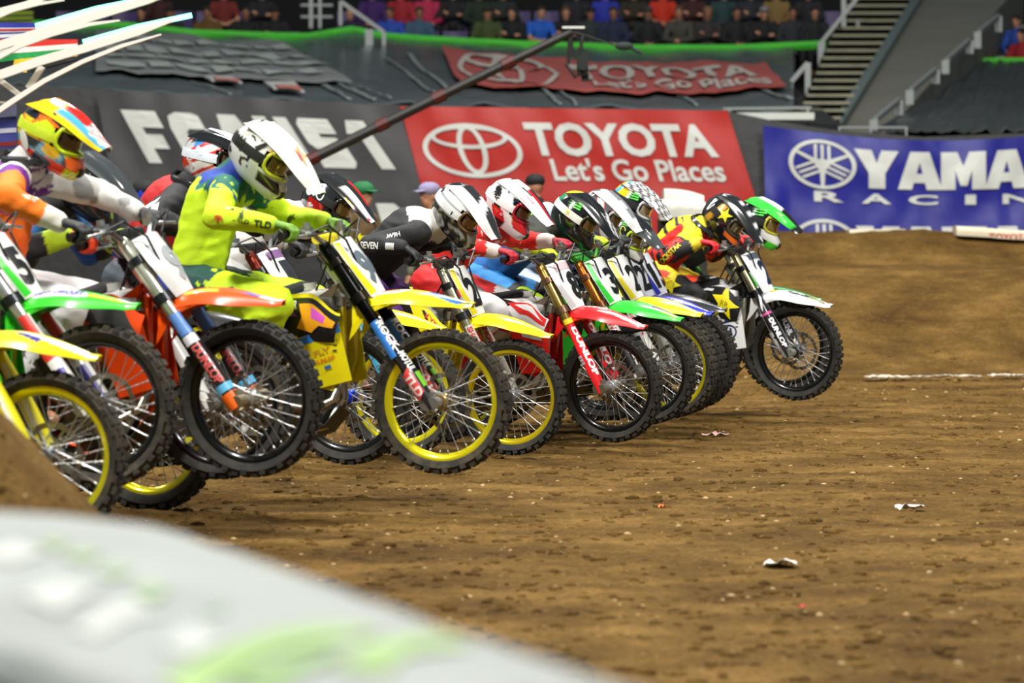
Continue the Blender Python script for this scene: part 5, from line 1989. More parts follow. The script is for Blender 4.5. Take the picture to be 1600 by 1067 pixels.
def txt_uv(txt, u0, v0, u1, v1, bold=.03, shear=0.0):
    """lettering placed in a u,v patch where v runs downwards"""
    sh = fit_text(txt, 0, 0, 1, 1, bold, shear)
    return [V((u0 + (u1 - u0) * p.x, v1 + (v0 - v1) * p.y)) for p in sh[0]], sh[1], 1
def txt_guard(txt, a, b, y0=-.45, y1=.45, bold=.04):
    """lettering running down the guard from a (top) to b"""
    sh = fit_text(txt, 0, 0, 1, 1, bold)
    return [V((a + (b - a) * p.x, y0 + (y1 - y0) * p.y)) for p in sh[0]], sh[1], 1
def band(*pts):
    return poly_shape(list(pts))
# ------------------------------------------------------------------ riding gear
SHELLM = M('painted_shell', rough=.16, coat=.8, attr='paint')
FABRIC = M('printed_jersey', rough=.72, attr='paint', bump=.12, bscale=120)
PANTS = M('printed_pants', rough=.68, attr='paint', bump=.12, bscale=120)

NA, NE = 112, 64
def shell_point(az, el, k=1.0):
    A, E = radians(az), radians(el)
    a, b, c = .148 * k, .122 * k, .140 * k
    p = V((a * cos(E) * cos(A), b * cos(E) * sin(A), c * sin(E)))
    aa = abs(((az + 180) % 360) - 180)
    w = (1 - sm(30, 78, aa)) * sm(-4, -34, el) if False else (1 - sm(28, 80, aa)) * (sm(4, 34, -el))
    p.x += .080 * w
    p.z -= .012 * w
    p.y *= 1 - .10 * w
    # cheeks reach down, nape flares a little
    low = sm(10, 50, -el)
    p.z -= .020 * low * (1 - sm(60, 150, aa))
    p.x -= .012 * low * sm(120, 170, aa)
    # ridges along the crown
    rd = .004 * math.cos(p.y / .122 * 9.5) * sm(5, 40, el)
    p *= 1 + rd / .14
    if 60 < aa < 150 and -30 < el < 20:
        p.y *= 1 + .03 * math.sin((el + 30) / 50 * pi)
    return p
def in_port(az, el):
    aa = abs(((az + 180) % 360) - 180)
    return aa < 64 and -15 + aa * .04 < el < 25 - aa * .06
def shell_mesh(design):
    vs_, fs_, cols = [], [], []
    for i in range(NE + 1):
        el = 90 - (90 + 52) * i / NE
        for j in range(NA):
            az = 360 * j / NA - 180
            p = shell_point(az, el)
            vs_.append(p)
            cols.append(design(p, az, el))
    for i in range(NE):
        el = 90 - 142 * (i + .5) / NE
        for j in range(NA):
            az = 360 * (j + .5) / NA - 180
            if not in_port(az, el):
                k = (j + 1) % NA
                fs_.append((i * NA + j, (i + 1) * NA + j, (i + 1) * NA + k, i * NA + k))
    me = bpy.data.meshes.new('shell')
    me.from_pydata([tuple(p) for p in vs_], [], fs_)
    me.materials.append(SHELLM)
    me.shade_smooth()
    paint(me, cols)
    return me
g = G()
for sgn in (1,):
    pass
vs_, fs_ = [], []
for i in range(25):
    el = 90 - 142 * i / 24
    for j in range(48):
        vs_.append(shell_point(360 * j / 48 - 180, el, .935))
for i in range(24):
    el = 90 - 142 * (i + .5) / 24
    for j in range(48):
        az = 360 * (j + .5) / 48 - 180
        if not (abs(az) < 54 and -11 < el < 20):
            k = (j + 1) % 48
            fs_.append((i * 48 + j, i * 48 + k, (i + 1) * 48 + k, (i + 1) * 48 + j))
g.add(vs_, fs_)
LINING = g.mesh('lining', angle=180, fix=False)
def peak_pt(u, v, L_=.21, lift=0.0, droop=.0):
    x = -.03 + (L_ + .12) * u - .075 * abs(v) ** 2.2 * (1 - .75 * u)
    w = .114 - .034 * u - .030 * sm(.72, 1, u)
    z = .146 + .020 * sin(pi * min(1, u * 1.1)) - .088 * u - droop * u * u - (.062 - .030 * u) * abs(v) ** 2.0
    z += .007 * math.cos(v * 3.2 * pi) * sin(pi * min(1, u * 1.05))
    return V((x, v * w, z + lift))
def peak_mesh(design, L_=.21, droop=0.0):
    g = G()
    nu, nv = 20, 24
    grid = [[peak_pt(i / nu, -1 + 2 * k / nv, L_, 0, droop) for k in range(nv + 1)] for i in range(nu + 1)]
    g.sheet(grid, .005)
    me = g.mesh('peak', angle=50)
    cols = []
    for q in range(2):
        for i in range(nu + 1):
            for k in range(nv + 1):
                cols.append(design(i / nu, -1 + 2 * k / nv) if q == 0 else '#18191a')
    me.materials.append(SHELLM)
    paint(me, cols)
    return me
g = G()
g.sheet([[shell_point(az, el, .955) * 1.0 for el in (-12, -5, 4, 13, 20)] for az in range(-48, 49, 8)], .004)
LENS = g.mesh('goggle_lens', angle=180)
g = G()
ring = [(az, 22) for az in range(-52, 53, 8)] + [(56, 14), (58, 4), (56, -6), (50, -13)] + [(az, -14) for az in range(44, -45, -8)] + [(-50, -13), (-56, -6), (-58, 4), (-56, 14)]
rp = [shell_point(a_, e_, .985) for a_, e_ in ring]
g.tube(rp + [rp[0], rp[1]], .0095, n=8)
FRAME_G = g.mesh('goggle_frame', angle=180)
g = G()
def strap_pt(az, w_, k=1.018):
    e0 = 3 - (abs(az) - 56) * .03
    return shell_point(az, e0 + w_, k)
azs = list(range(56, 305, 8)) + [304]
g.sheet([[strap_pt(az if az <= 180 else az - 360, w_) for w_ in (-9, -3, 3, 9)] for az in azs], .003)
STRAP_G = g.mesh('goggle_strap', angle=60)
g = G()
g.sheet([[shell_point(az, el, 1.012) for el in (-40, -33, -26)] for az in range(-16, 17, 8)], .004)
VENT = g.mesh('chin_vent', angle=60)
g = G()
for az in (-150, -130, 130, 150):
    g.sheet([[shell_point(az + a_, el, 1.012) for el in (30, 38)] for a_ in (-6, 0, 6)], .004)
for az in (-24, 24):
    g.sheet([[shell_point(az + a_, el, 1.012) for el in (40, 48)] for a_ in (-9, 0, 9)], .004)
VENT2 = g.mesh('crown_vents', angle=60)

# gloves: palm and five fingers closed round a grip of radius 17 mm
def glove_form():
    g = G()
    g.capsule((-.105, .002, .012), (-.075, .0, .016), .030, .030, flat=.75, side=(0, 0, 1))
    g.capsule((-.075, .0, .018), (-.018, .0, .032), .030, .034, flat=.5, side=(-.2, 0, 1))
    for y in (-.024, 0, .024):
        g.capsule((-.06, y * .8, .022), (-.010, y, .034), .017, .015)
    ln = {-.033: .88, -.011: 1.0, .011: 1.04, .033: .96}
    for y, k in ln.items():
        a = V((-.008, y, .036)); b = V((.024 * k + .004, y * 1.02, .028)); c = V((.036 * k, y * 1.02, -.002)); d = V((.017, y * 1.0, -.026)); e = V((-.004, y * .97, -.030))
        g.capsule(a, b, .0118, .0108, n=10); g.capsule(b, c, .0108, .0100, n=10); g.capsule(c, d, .0100, .0095, n=10); g.capsule(d, e, .0095, .0085, n=10)
    a = V((-.055, .028, .012)); b = V((-.020, .050, -.006)); c = V((.006, .047, -.026))
    g.capsule(a, b, .017, .013, n=10); g.capsule(b, c, .012, .0100, n=10)
    return remesh(g, .0048, 2, 'glove')
GLOVE_R = glove_form()
GLOVE_L = GLOVE_R.copy()
for v in GLOVE_L.vertices:
    v.co.y = -v.co.y
GLOVE_L.flip_normals()
def boot_form():
    g = G()
    g.capsule((-.045, 0, -.045), (.15, 0, -.052), .046, .042, flat=.95, side=(0, 1, 0))
    g.capsule((.03, 0, -.02), (.10, 0, -.045), .050, .044)
    g.capsule((0, 0, -.01), (-.012, 0, .27), .056, .070, flat=.95, side=(0, 1, 0))
    g.box((.055, 0, -.090), (.29, .088, .022))
    g.box((.035, 0, .12), (.05, .07, .24))
    return remesh(g, .012, 2, 'boot')
BOOT = boot_form()
g = G()
for z in (.02, .09, .16, .23):
    g.tube([(.062 * cos(a_) - .01, -.066 * sin(a_), z + .006 * cos(a_)) for a_ in [pi * (-.25 + 1.1 * k / 8) for k in range(9)]], .008, n=6)
    g.box((.0, -.070, z), (.05, .014, .024))
BUCKLES = g.mesh('buckles')

def ik(a, b, l1, l2, pole):
    d = b - a
    L_ = d.length
    mx = (l1 + l2) * .992
    if L_ > mx:
        k = L_ / mx
        l1 *= k; l2 *= k
    x = (l1 * l1 - l2 * l2 + L_ * L_) / (2 * L_)
    hgt = sqrt(max(0, l1 * l1 - x * x))
    u = d.normalized()
    q = (V(pole) - u * V(pole).dot(u)).normalized()
    return a + u * x + q * hgt

def rider(cfg, bike, label):
    broot, W, S, h = bike
    left = V((-h.y, h.x, 0)); left = V((sin(atan2(-h.y, h.x)), cos(atan2(-h.y, h.x)), 0))
    right = -left
    bpos = W @ AX
    # head on the ray of its pixel, in the bike's middle plane
    ray = (P(cfg['hx'], cfg['hy'], 10) - EYE).normalized()
    tt = (bpos - EYE).dot(left) / ray.dot(left)
    head = EYE + ray * tt + left * cfg.get('shift', 0)
    tilt = radians(cfg.get('tilt', 30)); hyaw = radians(cfg.get('hyaw', 0))
    hd = Matrix.Rotation(hyaw, 3, 'Z') @ h
    hl = V((-hd.y, hd.x, 0))
    hfw = hd * cos(tilt) - V((0, 0, 1)) * sin(tilt)
    roll = radians(cfg.get('roll', 0))
    hup = hfw.cross(hl) if hfw.cross(hl).z > 0 else -hfw.cross(hl)
    if roll:
        RR = Matrix.Rotation(roll, 3, hfw)
        hup = RR @ hup; hl = RR @ hl
    HM = Matrix((hfw, hl, hup)).transposed()
    neck = head - hup * .135 - hfw * .045
    hips = W @ V(cfg.get('hips', (.32, 0, 1.03)))
    dv = hips - neck
    want = cfg.get('torso', .56)
    if dv.length > want * 1.1:
        hips = neck + dv.normalized() * want * 1.1
    if dv.length < want * .8:
        hips = neck + dv.normalized() * want * .8
    dv = (hips - neck).normalized()
    fw = (h - dv * h.dot(dv)).normalized()
    arch = cfg.get('arch', .11)
    chest = neck + dv * .17 - fw * arch * .6
    shw = .19
    fwd_sh = fw * .03
    sR = neck + dv * .09 + right * shw + fwd_sh; sL = neck + dv * .09 + left * shw + fwd_sh
    r = thing('person', label, 'person', loc=(W @ V((.5, 0, 0))).to_tuple()[:2] + (0,))
    o0 = V(r.location)
    WS = W @ S
    gR = WS @ GR; gL = WS @ V((GR.x, -GR.y, GR.z))
    axis = (gL - gR).normalized()
    def wrist(gp, sh, s_):
        d = (sh - gp); d = (d - axis * d.dot(axis))
        pref = (-h * .8 + V((0, 0, .35)))
        pref = pref - axis * pref.dot(axis)
        d = (d.normalized() + pref.normalized() * 1.2).normalized()
        return gp + d * .105 + V((0, 0, 0)), d
    wR, dR = wrist(gR, sR, -1); wL, dL = wrist(gL, sL, 1)
    el = cfg.get('elbow', (.9, .55, -.25))
    eR = ik(sR, wR, .30, .255, right * el[0] + V((0, 0, el[1])) + h * el[2])
    eL = ik(sL, wL, .30, .255, left * el[0] + V((0, 0, el[1])) + h * el[2])
    hR = hips + right * .10 ; hL = hips + left * .10
    up_b = (W.to_3x3() @ V((0, 0, 1)))
    aR = W @ V((.46, -.185, .52)); aL = W @ V((.46, .185, .52))
    if cfg.get('footR'):
        aR = W @ V(cfg['footR'])
    kp = cfg.get('knee', (.25, .4))
    kl = cfg.get('kneeL', (.77, .26, .86))
    kR = W @ V((kl[0], -kl[1], kl[2])); kL = W @ V(kl)
    pel = hips
    j = dict(pelvis=pel, chest=chest, neck=neck, head=head, sL=sL, sR=sR, eL=eL, eR=eR, wL=wL, wR=wR, hL=hL, hR=hR, kL=kL, kR=kR, aL=aL, aR=aR, face=hfw,
             toeL=aL + h * .14 - up_b * .06, toeR=aR + h * .14 - up_b * .06)
    j = {k: (V(v_) - o0 if k != 'face' else v_) for k, v_ in j.items()}
    vx = .0115 if cfg.get('near') else .0125
    b, t, p, _ = figure(j, hands=False, slim=.8, fat=1.2)
    obj('body', remesh(b, .017, 1, 'body'), r, M('skin_rider', '#a56f52', rough=.55, var=.06))
    jm = remesh(t, vx, 3, 'jersey'); tighten(jm, .0075, 8, seed=cfg['hx'])
    pm = remesh(p, vx * 1.05, 3, 'pants'); tighten(pm, .008, 8, seed=cfg['hx'] + 5)
    # colour by nearest limb
    J = j
    jseg = (('torso', J['pelvis'], J['neck'], .15), ('armR', J['sR'], J['eR'], .07), ('foreR', J['eR'], J['wR'], .055), ('armL', J['sL'], J['eL'], .07), ('foreL', J['eL'], J['wL'], .055))
    pseg = (('hip', J['pelvis'], J['pelvis'] + (J['neck'] - J['pelvis']) * .2, .14), ('thighR', J['hR'], J['kR'], .09), ('shinR', J['kR'], J['aR'], .065), ('thighL', J['hL'], J['kL'], .09), ('shinL', J['kL'], J['aL'], .065))
    def classify(q, segs):
        best = None
        for nm, a, b_, rr in segs:
            d = b_ - a
            t_ = max(0, min(1, (q - a).dot(d) / d.length_squared))
            w_ = q - (a + d * t_)
            k = w_.length / rr
            if best is None or k < best[0]:
                best = (k, nm, t_, w_)
        return best
    def colours(me, segs, fn):
        out = []
        for v_ in me.vertices:
            k, nm, t_, w_ = classify(v_.co, segs)
            n1 = noise.noise(v_.co * 9); n2 = noise.noise(v_.co * 26 + V((3, 3, 3)))
            out.append(fn(nm, t_, w_.dot(fw) , w_.dot(right), w_.z, n1, n2))
        paint(me, out)
    colours(jm, jseg, cfg['jersey']); colours(pm, pseg, cfg['pants'])
    jo = obj('jersey', jm, r, FABRIC); po = obj('pants', pm, r, PANTS)
    gc = cfg['glove']
    gm = M('glove_' + gc, gc, rough=.6, bump=.2, var=.1, scale=40)
    for gp, d, me, s_ in ((gR, dR, GLOVE_R, 1), (gL, dL, GLOVE_L, -1)):
        X = -d; Y = axis; X = (X - Y * X.dot(Y)).normalized(); Z = X.cross(Y)
        if Z.z < 0:
            Z = -Z; X = Y.cross(Z)
        o = obj('glove', me, r, gm)
        o.matrix_local = Matrix.Translation(gp - o0) @ Matrix((X, Y, Z)).transposed().to_4x4()
        if cfg.get('cuff'):
            pass
    for a_, k_, s_ in ((J['aR'], J['kR'], 1), (J['aL'], J['kL'], -1)):
        Z = (k_ - a_).normalized(); X = (h - Z * h.dot(Z)).normalized(); Y = Z.cross(X)
        o = obj('boot', BOOT, r, M('boot_' + cfg.get('boot', '#d9d9d4'), cfg.get('boot', '#d9d9d4'), rough=.4, dirt=.35))
        o.matrix_local = Matrix.Translation(a_) @ Matrix((X, Y, Z)).transposed().to_4x4()
        if s_ == 1:
            obj('buckles', BUCKLES, o, BLK)
    # helmet
    H4 = Matrix.Translation(head - o0) @ HM.to_4x4() @ Matrix.Scale(cfg.get('hscale', 1.0), 4)
    hme = shell_mesh(cfg['shell'])
    ho = obj('helmet', hme, r); ho.matrix_local = H4
    obj('lining', LINING, ho, M('lining', '#0d0d0e', rough=.9))
    L_ = cfg.get('peakL', .21); dr = cfg.get('droop', .0)
    pk = obj('peak', peak_mesh(cfg['peak'], L_, dr), ho)
    obj('goggle_lens', LENS, ho, M('lens_' + cfg.get('lens', '#5d4a30'), cfg.get('lens', '#5d4a30'), rough=.08, metal=.35, coat=1))
    obj('goggle_frame', FRAME_G, ho, plastic(cfg.get('gframe', '#141414')))
    obj('goggle_strap', STRAP_G, ho, cloth(cfg.get('strap', '#1b1b1b')))
    obj('chin_vent', VENT, ho, BLK); obj('crown_vents', VENT2, ho, BLK)
    hb = bvh_of(hme)
    sbv = bvh_of(STRAP_G)
    for (c_, sh, x_, z_, sx_, sy_, rot) in cfg.get('hprints', []):
        rt = V((cos(rot), 0, sin(rot))); u_ = V((-sin(rot), 0, cos(rot)))
        decal('graphic', sh, hb, (x_, -.2, z_), rt, u_, sx_, sy_, ho, decal_mat(c_), cut=.5, lift=.0065, maxd=.3)
    for (c_, sh) in cfg.get('pprints', []):
        me = shape_mesh('graphic', sh, lambda x_, y_: peak_pt(max(0, min(1, x_)), max(-1, min(1, y_)), L_, .0045, dr), cut=.1)
        obj('graphic', me, pk, decal_mat(c_))
    jb = bvh_of(jm); pb = bvh_of(pm)
    def limb(tgt, bv, a, b_, t_, off, c_, sh, sx_, sy_, flip=False):
        c = a + (b_ - a) * t_
        rt = (b_ - a); rt = (rt - left * rt.dot(left)).normalized()
        if rt.dot(h) < 0:
            rt = -rt
        u_ = right.cross(rt)
        if flip:
            rt = -rt; u_ = -u_
        c = c + u_ * off
        decal('graphic', sh, bv, c + right * .2, rt, u_, sx_, sy_, tgt, decal_mat(c_), cut=.35, lift=.005, maxd=.5)
    for it in cfg.get('jprints', []):
        seg = {'upper': (J['sR'], J['eR']), 'fore': (J['eR'], J['wR']), 'torso': (J['pelvis'], J['neck'])}[it[0]]
        limb(jo, jb, seg[0], seg[1], *it[1:])
    for it in cfg.get('tprints', []):
        seg = {'thigh': (J['hR'], J['kR']), 'shin': (J['kR'], J['aR'])}[it[0]]
        limb(po, pb, seg[0], seg[1], *it[1:])
    if cfg.get('brace'):
        g = G()
        nb = J['neck'] + dv * .02
        us = (J['head'] - J['neck']).normalized()
        a1 = fw; a2 = left
        pts = [nb + a1 * .105 * cos(q) + a2 * .12 * sin(q) - dv * (.0 + .03 * cos(q)) for q in [2 * pi * k / 20 for k in range(21)]]
        g.tube(pts, [.022] * 21, n=8)
        g.sheet([[nb - a1 * (.10 + .02 * u) + a2 * y - dv * (.02 - .07 * u) for y in (-.05, 0, .05)] for u in (0, .5, 1)], .012)
        obj('neck_brace', g, r, plastic(cfg['brace']))
    return r

T = text_shape
def tsh(txt, bold=.03, shear=0.0):
    v_, f_, a_ = text_shape(txt, bold=bold, shear=shear)
    return (v_, f_, 1)
# ------------------------------------------------------------------ the field: bikes and riders, nearest first
FILL = lambda c: (lambda *a: c)
def pick(*rules):
    """first matching colour"""
    def f(*a):
        for cond, c in rules:
            if cond(*a):
                return c
    return f
STAR = star_shape()
CLAW = claw_shape()
def jersey(torso, arm, fore, cuff=None, cuff_t=.75, yoke=None, yoke_t=.85, low=None, low_t=.3, armL=None, foreL=None):
    def f(nm, t, fx, rt, z, n1, n2):
        if nm == 'torso':
            if yoke and t + n1 * .05 > yoke_t:
                return yoke
            if low and t < low_t:
                return low
            return torso
        if nm in ('armR', 'armL'):
            return armL if (nm == 'armL' and armL) else arm
        if cuff and t > cuff_t:
            return cuff
        return foreL if (nm == 'foreL' and foreL) else fore
    return f
def pants(hip, thigh, shin, stripe=None):
    def f(nm, t, fx, rt, z, n1, n2):
        if nm == 'hip':
            return hip
        if nm.startswith('thigh'):
            if stripe and n1 > .12:
                return stripe
            return thigh
        return shin
    return f

# ---- 1: nearest yellow bike, mostly cut by the frame
make_bike(dict(cmp=0.05, px=72, py=713, d=17.0, yaw=17, main='#e9dd12', fork='#3a3a3c', rim='#e3dc16', fender='#eadf14', wing='#e9dd12', guard='#e8df1a', plate='#e6e6e0', edge='#e8dd14', num='47',
               dusty=True, g_fender=[('#efeee6', band((.35, -.1), (.98, -.5), (.98, -.8), (.6, -.5))), ('#3a2b8e', band((.42, -.30), (.62, -.45), (.60, -.70), (.44, -.5)))],
               g_guard=[('#e9e4d2', band((.1, -.2), (.9, -.2), (.9, .1), (.1, .1)))]),
          'nearest motocross bike, yellow with yellow rim, cut off by the left edge')
# ---- 2: green bike with black rim
make_bike(dict(cmp=0.05, steer=-3, px=158, py=634, d=17.8, yaw=17, main='#35d12a', fork='#cfcfca', inner='#b3b0a8', rim='#121213', fender='#38d32c', guard='#e2e2dc', plate='#e9e9e4', edge='#38d32c', num='51', dusty=True,
               g_fender=[('#d9d9ea', band((.20, -.15), (.62, -.15), (.66, -.62), (.24, -.66))), ('#4b3c9a', txt_uv('PRO CIRCUIT', .25, -.25, .62, -.55, .03)), ('#b9cf2c', band((.66, -.2), (.92, -.35), (.88, -.55), (.64, -.5))), ('#e8ece6', band((.86, .3), (.97, .2), (.97, -.3), (.84, -.2)))],
               g_guard=[('#d03026', band((.55, -.6), (1, -.6), (1, .5), (.55, .5))), ('#3a2f8f', band((.1, -.4), (.45, -.4), (.45, .4), (.1, .4)))]),
          'green motocross bike with black rim, second from the left edge')
# ---- 3: orange bike + purple, white and orange rider
B3 = make_bike(dict(cmp=0.05, steer=-8, px=393, py=622, d=18.5, yaw=17, main='#f2510f', fork='#d9d8c4', inner='#2c2622', rim='#131314', hub='#b9b8b0', lug='#b8a888', fender='#f4560f', rear='#f2510f', guard='#1d1a1a', plate='#d9dcda', num='9', numcol='#9aa0a2',
               louver='#e8430c', wing='#e8440c', shroud='#e9480f', frame='#e04a12', spring='#e9e3d8', spin=.1,
               g_shroud=[('#3b3a3c', band((.30, .10), (.86, .16), (.97, .55), (.60, .62), (.34, .30))), ('#eef0f0', band((.05, .55), (.60, .70), (.98, .60), (.99, .95), (.10, .98))), ('#6f9fd0', band((.80, .62), (.985, .60), (.985, .74), (.84, .78))),
                         ('#16171a', txt_uv('MOTOREX', .16, .76, .66, .93, .03))],
               g_fender=[('#f6c21a', band((.22, -.35), (.5, -.25), (.52, -.5), (.24, -.6))), ('#3d3f8e', band((.72, -.1), (.9, -.2), (.86, -.5), (.68, -.4))), ('#f0ece4', band((.86, .2), (.99, .1), (.99, -.5), (.82, -.45)))],
               g_guard=[('#5b86c8', band((.78, -.8), (1, -.8), (1, .7), (.78, .7))), ('#d9d9dd', band((.68, -.8), (.77, -.8), (.77, .7), (.68, .7))), ('#c8524e', txt_guard('DUNLOP', .66, .26, -.4, .4)), ('#62b2dc', band((.17, -.9), (.24, -.9), (.24, .9), (.17, .9))), ('#f26a1a', band((0, -1), (.15, -1), (.15, 1), (0, 1)))]),
          'orange motocross bike with black front rim, orange fender across the lime rider')
def j3(nm, t, fx, rt, z, n1, n2):
    if nm == 'torso':
        if t > .80:
            return '#6a1f86' if abs(((t - .80) * 9 + rt * 6) % 1.0 - .5) < .10 else '#dcdad6'
        if t > .58:
            return '#6a1f86' if n2 < .25 else '#dcd6dc'
        return '#f26a0a' if n1 > -.35 else '#e9590a'
    if nm == 'armR':
        return '#dcdad6' if t < .12 else ('#6a1f86' if t < .38 + n2 * .1 else '#f67a0c')
    if nm == 'foreR':
        return '#eae3d8' if t > .66 or (.1 < t < .5 and z > .03 and n2 > .1) else '#f67a0c'
    return '#c9c9c4' if n1 > -.25 else '#8e8f8c'
def s3(p, az, el):
    y = p.z * 1.0 + p.x * .55
    k = math.sin(p.x * 38 + p.z * 26) + .7 * math.sin(p.z * 60 - p.x * 21)
    if el > 48: return '#f2ce18' if abs(p.y) < .035 or k > .6 else '#1c2230'
    if el > 18: return '#c6dc1a' if k > .7 else ('#f0761a' if k > -.2 else '#1d2633')
    if el > -10: return '#bfe01f' if k > .0 else ('#f2701a' if k > -.8 else '#f4d21a')
    if abs(az) < 42: return '#dff01c' if k > -.6 else '#f0651a'
    if el > -30: return '#f4c81a' if k > .6 else ('#54a8c4' if k > -.3 else '#2c3440')
    return '#ee3a16' if k > -.2 else '#2c3440'
def pk3(u, v):
    if v < -.82: return '#f3d31c'
    if v < -.55: return '#54b2d6' if u > .25 else '#f3c41c'
    if u < .25: return '#f0a01c'
    if u > .62: return '#efe9e6' if (v * 9 + u * 12) % 2 > .7 else '#d22a20'
    return '#d8261c' if abs(v) < .42 else '#20242e'
rider(dict(hx=80, hy=208, tilt=24, hyaw=-4, hips=(.30, 0, 1.02), kneeL=(.78, .26, .90), near=True, shell=s3, peak=pk3, jersey=j3, pants=pick((lambda nm, t, fx, rt, z, n1, n2: n2 > .36 and nm == 'hip', '#7c3a92'), (lambda nm, t, *a: nm.startswith('shin') and t > .8, '#2a2628'), (lambda *a: True, '#dedbda')), glove='#26272a',
           gframe='#c8e41a', strap='#c3da24', lens='#4a3b28', boot='#35302e', brace='#2a2b2c', peakL=.19, elbow=(.9, .1, -.3), hscale=1.04,
           hprints=[('#dfe0da', ring_shape(1, 1.5, 1), -.055, -.055, .022, .03, .6)], tprints=[]), B3,
      'person on orange bike in purple, white and orange kit with multicoloured helmet')
# ---- 4: black helmet rider with orange gloves, hidden bike
B4 = make_bike(dict(cmp=0.14, px=345, py=630, d=19.3, yaw=17, main='#e7520f', fork='#2e2e30', rim='#151516', plate='#23419a', num='7', numcol='#e4e0da', edge='#e0542a', fender='#2a2c2e', guard='#e2e2dc', seat='#e0581a', bar='#9b9a92', pad='#2743a0'),
               'orange and blue motocross bike mostly hidden behind the orange one')
rider(dict(hx=132, hy=284, tilt=30, hips=(.22, 0, .98), near=True, shell=lambda p, az, el: '#141516' if el > -38 else '#1d1e20', peak=lambda u, v: '#3d4144' if abs(v) < .88 else '#5a5e60', jersey=jersey('#17181b', '#1c5f9e', '#17181b', cuff='#b7d81c', cuff_t=.6, low='#1d69ac', low_t=.4),
           pants=pants('#17181b', '#1d69ac', '#17181b'), glove='#f2481c', gframe='#f2561e', strap='#1d1e20', lens='#8a5034', boot='#222326', elbow=(.7, -.4, -.3)), B4,
      'person in plain black helmet with orange goggles and orange gloves')
# ---- 5: big yellow bike, white helmet, lime rider
B5 = make_bike(dict(cmp=0, steer=-3, px=691, py=627, d=20.1, yaw=16, main='#f3e215', fork='#131313', inner='#1d1d1e', rim='#f1e61a', hub='#a08a5c', lug='#b9bab8', fender='#f4e617', guard='#151618', plate='#dfe3e4', edge='#f2e418', num='94', numcol='#5a6670', clamp='#26221e',
               shroud='#1b1c20', wing='#f2e516', louver='#d9c816', tank='#cfcdc4', frame='#c9c9c4', side='#f0e51a', pad='#f0df22', dusty=True, spin=.2, bar='#b7b2a0',
               g_shroud=[('#2f7fd0', band((.0, .02), (.34, .0), (.40, .16), (.05, .30))), ('#f2df18', band((.40, .0), (1, .0), (1, .08), (.42, .10))), ('#e9e6ea', txt_uv('ROCK RIVER', .30, .14, .64, .34, .03)), ('#7a3f8a', band((.30, .40), (.62, .40), (.66, .50), (.34, .52))),
                         ('#f4a91c', band((.66, .22), (.80, .20), (.98, .30), (.97, .52), (.86, .60), (.80, .82), (.66, .76), (.70, .5))), ('#d858c8', band((.78, .28), (.90, .30), (.89, .50), (.79, .50))), ('#e9e9e6', band((.0, .62), (.46, .66), (.46, .76), (.02, .74)))],
               g_wing=[('#2f86d8', band((.0, .06), (1, .06), (1, .20), (.0, .20))), ('#17181c', band((.1, -.0), (1, -.0), (1, .05), (.1, .05))), ('#c9962a', txt_uv('FLY', .3, .36, .7, .46, .03)), ('#e0701c', txt_uv('DUNLOP', .25, .52, .75, .59, .03)), ('#3b6ea8', band((.44, .66), (.6, .66), (.6, .72), (.44, .72)))],
               g_fender=[('#eceff2', band((.12, -.25), (.52, -.15), (.42, -.50), (.1, -.55))), ('#e08058', txt_uv('SOTWARE', .14, -.28, .42, -.46, .03)), ('#2d78cc', band((.66, .05), (.96, -.35), (.88, -.78), (.62, -.35))), ('#16181c', band((.78, -.05), (.99, -.4), (.97, -.65), (.84, -.35))), ('#f0ecdf', band((.70, .3), (.98, -.1), (.97, -.3), (.74, .08)))],
               g_guard=[('#3a8ae6', band((.82, -1), (1, -1), (1, .1), (.60, -.2), (.60, -1))), ('#e8e8e6', txt_guard('ROCK', .98, .66, -.2, .75)), ('#dd4a44', band((.12, -.9), (.40, -.9), (.46, .1), (.18, .1))), ('#efd9d6', txt_guard('TLD', .40, .16, -.75, .0)), ('#e4e6e4', txt_guard('MOTUL', .62, .40, .0, .7)), ('#76c02c', band((.22, .3), (.38, .3), (.38, .9), (.22, .9)))]),
               'big yellow motocross bike with yellow rims, lifted front wheel at the centre left')
def j5(nm, t, fx, rt, z, n1, n2):
    teal = '#0c5f52' if n1 < .05 else ('#1c3f9a' if n1 > .22 else '#0f6a58')
    if nm == 'torso':
        return teal if t > .80 + n2 * .16 else '#cdf01e'
    if nm in ('armR', 'armL'):
        return teal if t < .30 + n2 * .35 else '#cdf01e'
    if n2 > .40 and t < .5:
        return '#3c4b1c'
    return '#cdf01e' if t < .95 else '#b4d41c'
def s5(p, az, el):
    k = noise.noise(V((p.x * 34, p.y * 8, p.z * 40)))
    if el > -30 and abs(az) > 75 and k > .30: return '#20241f'
    if 22 < abs(az) < 64 and -34 < el < -18: return '#1c1d1d'
    return '#dfe0d8'
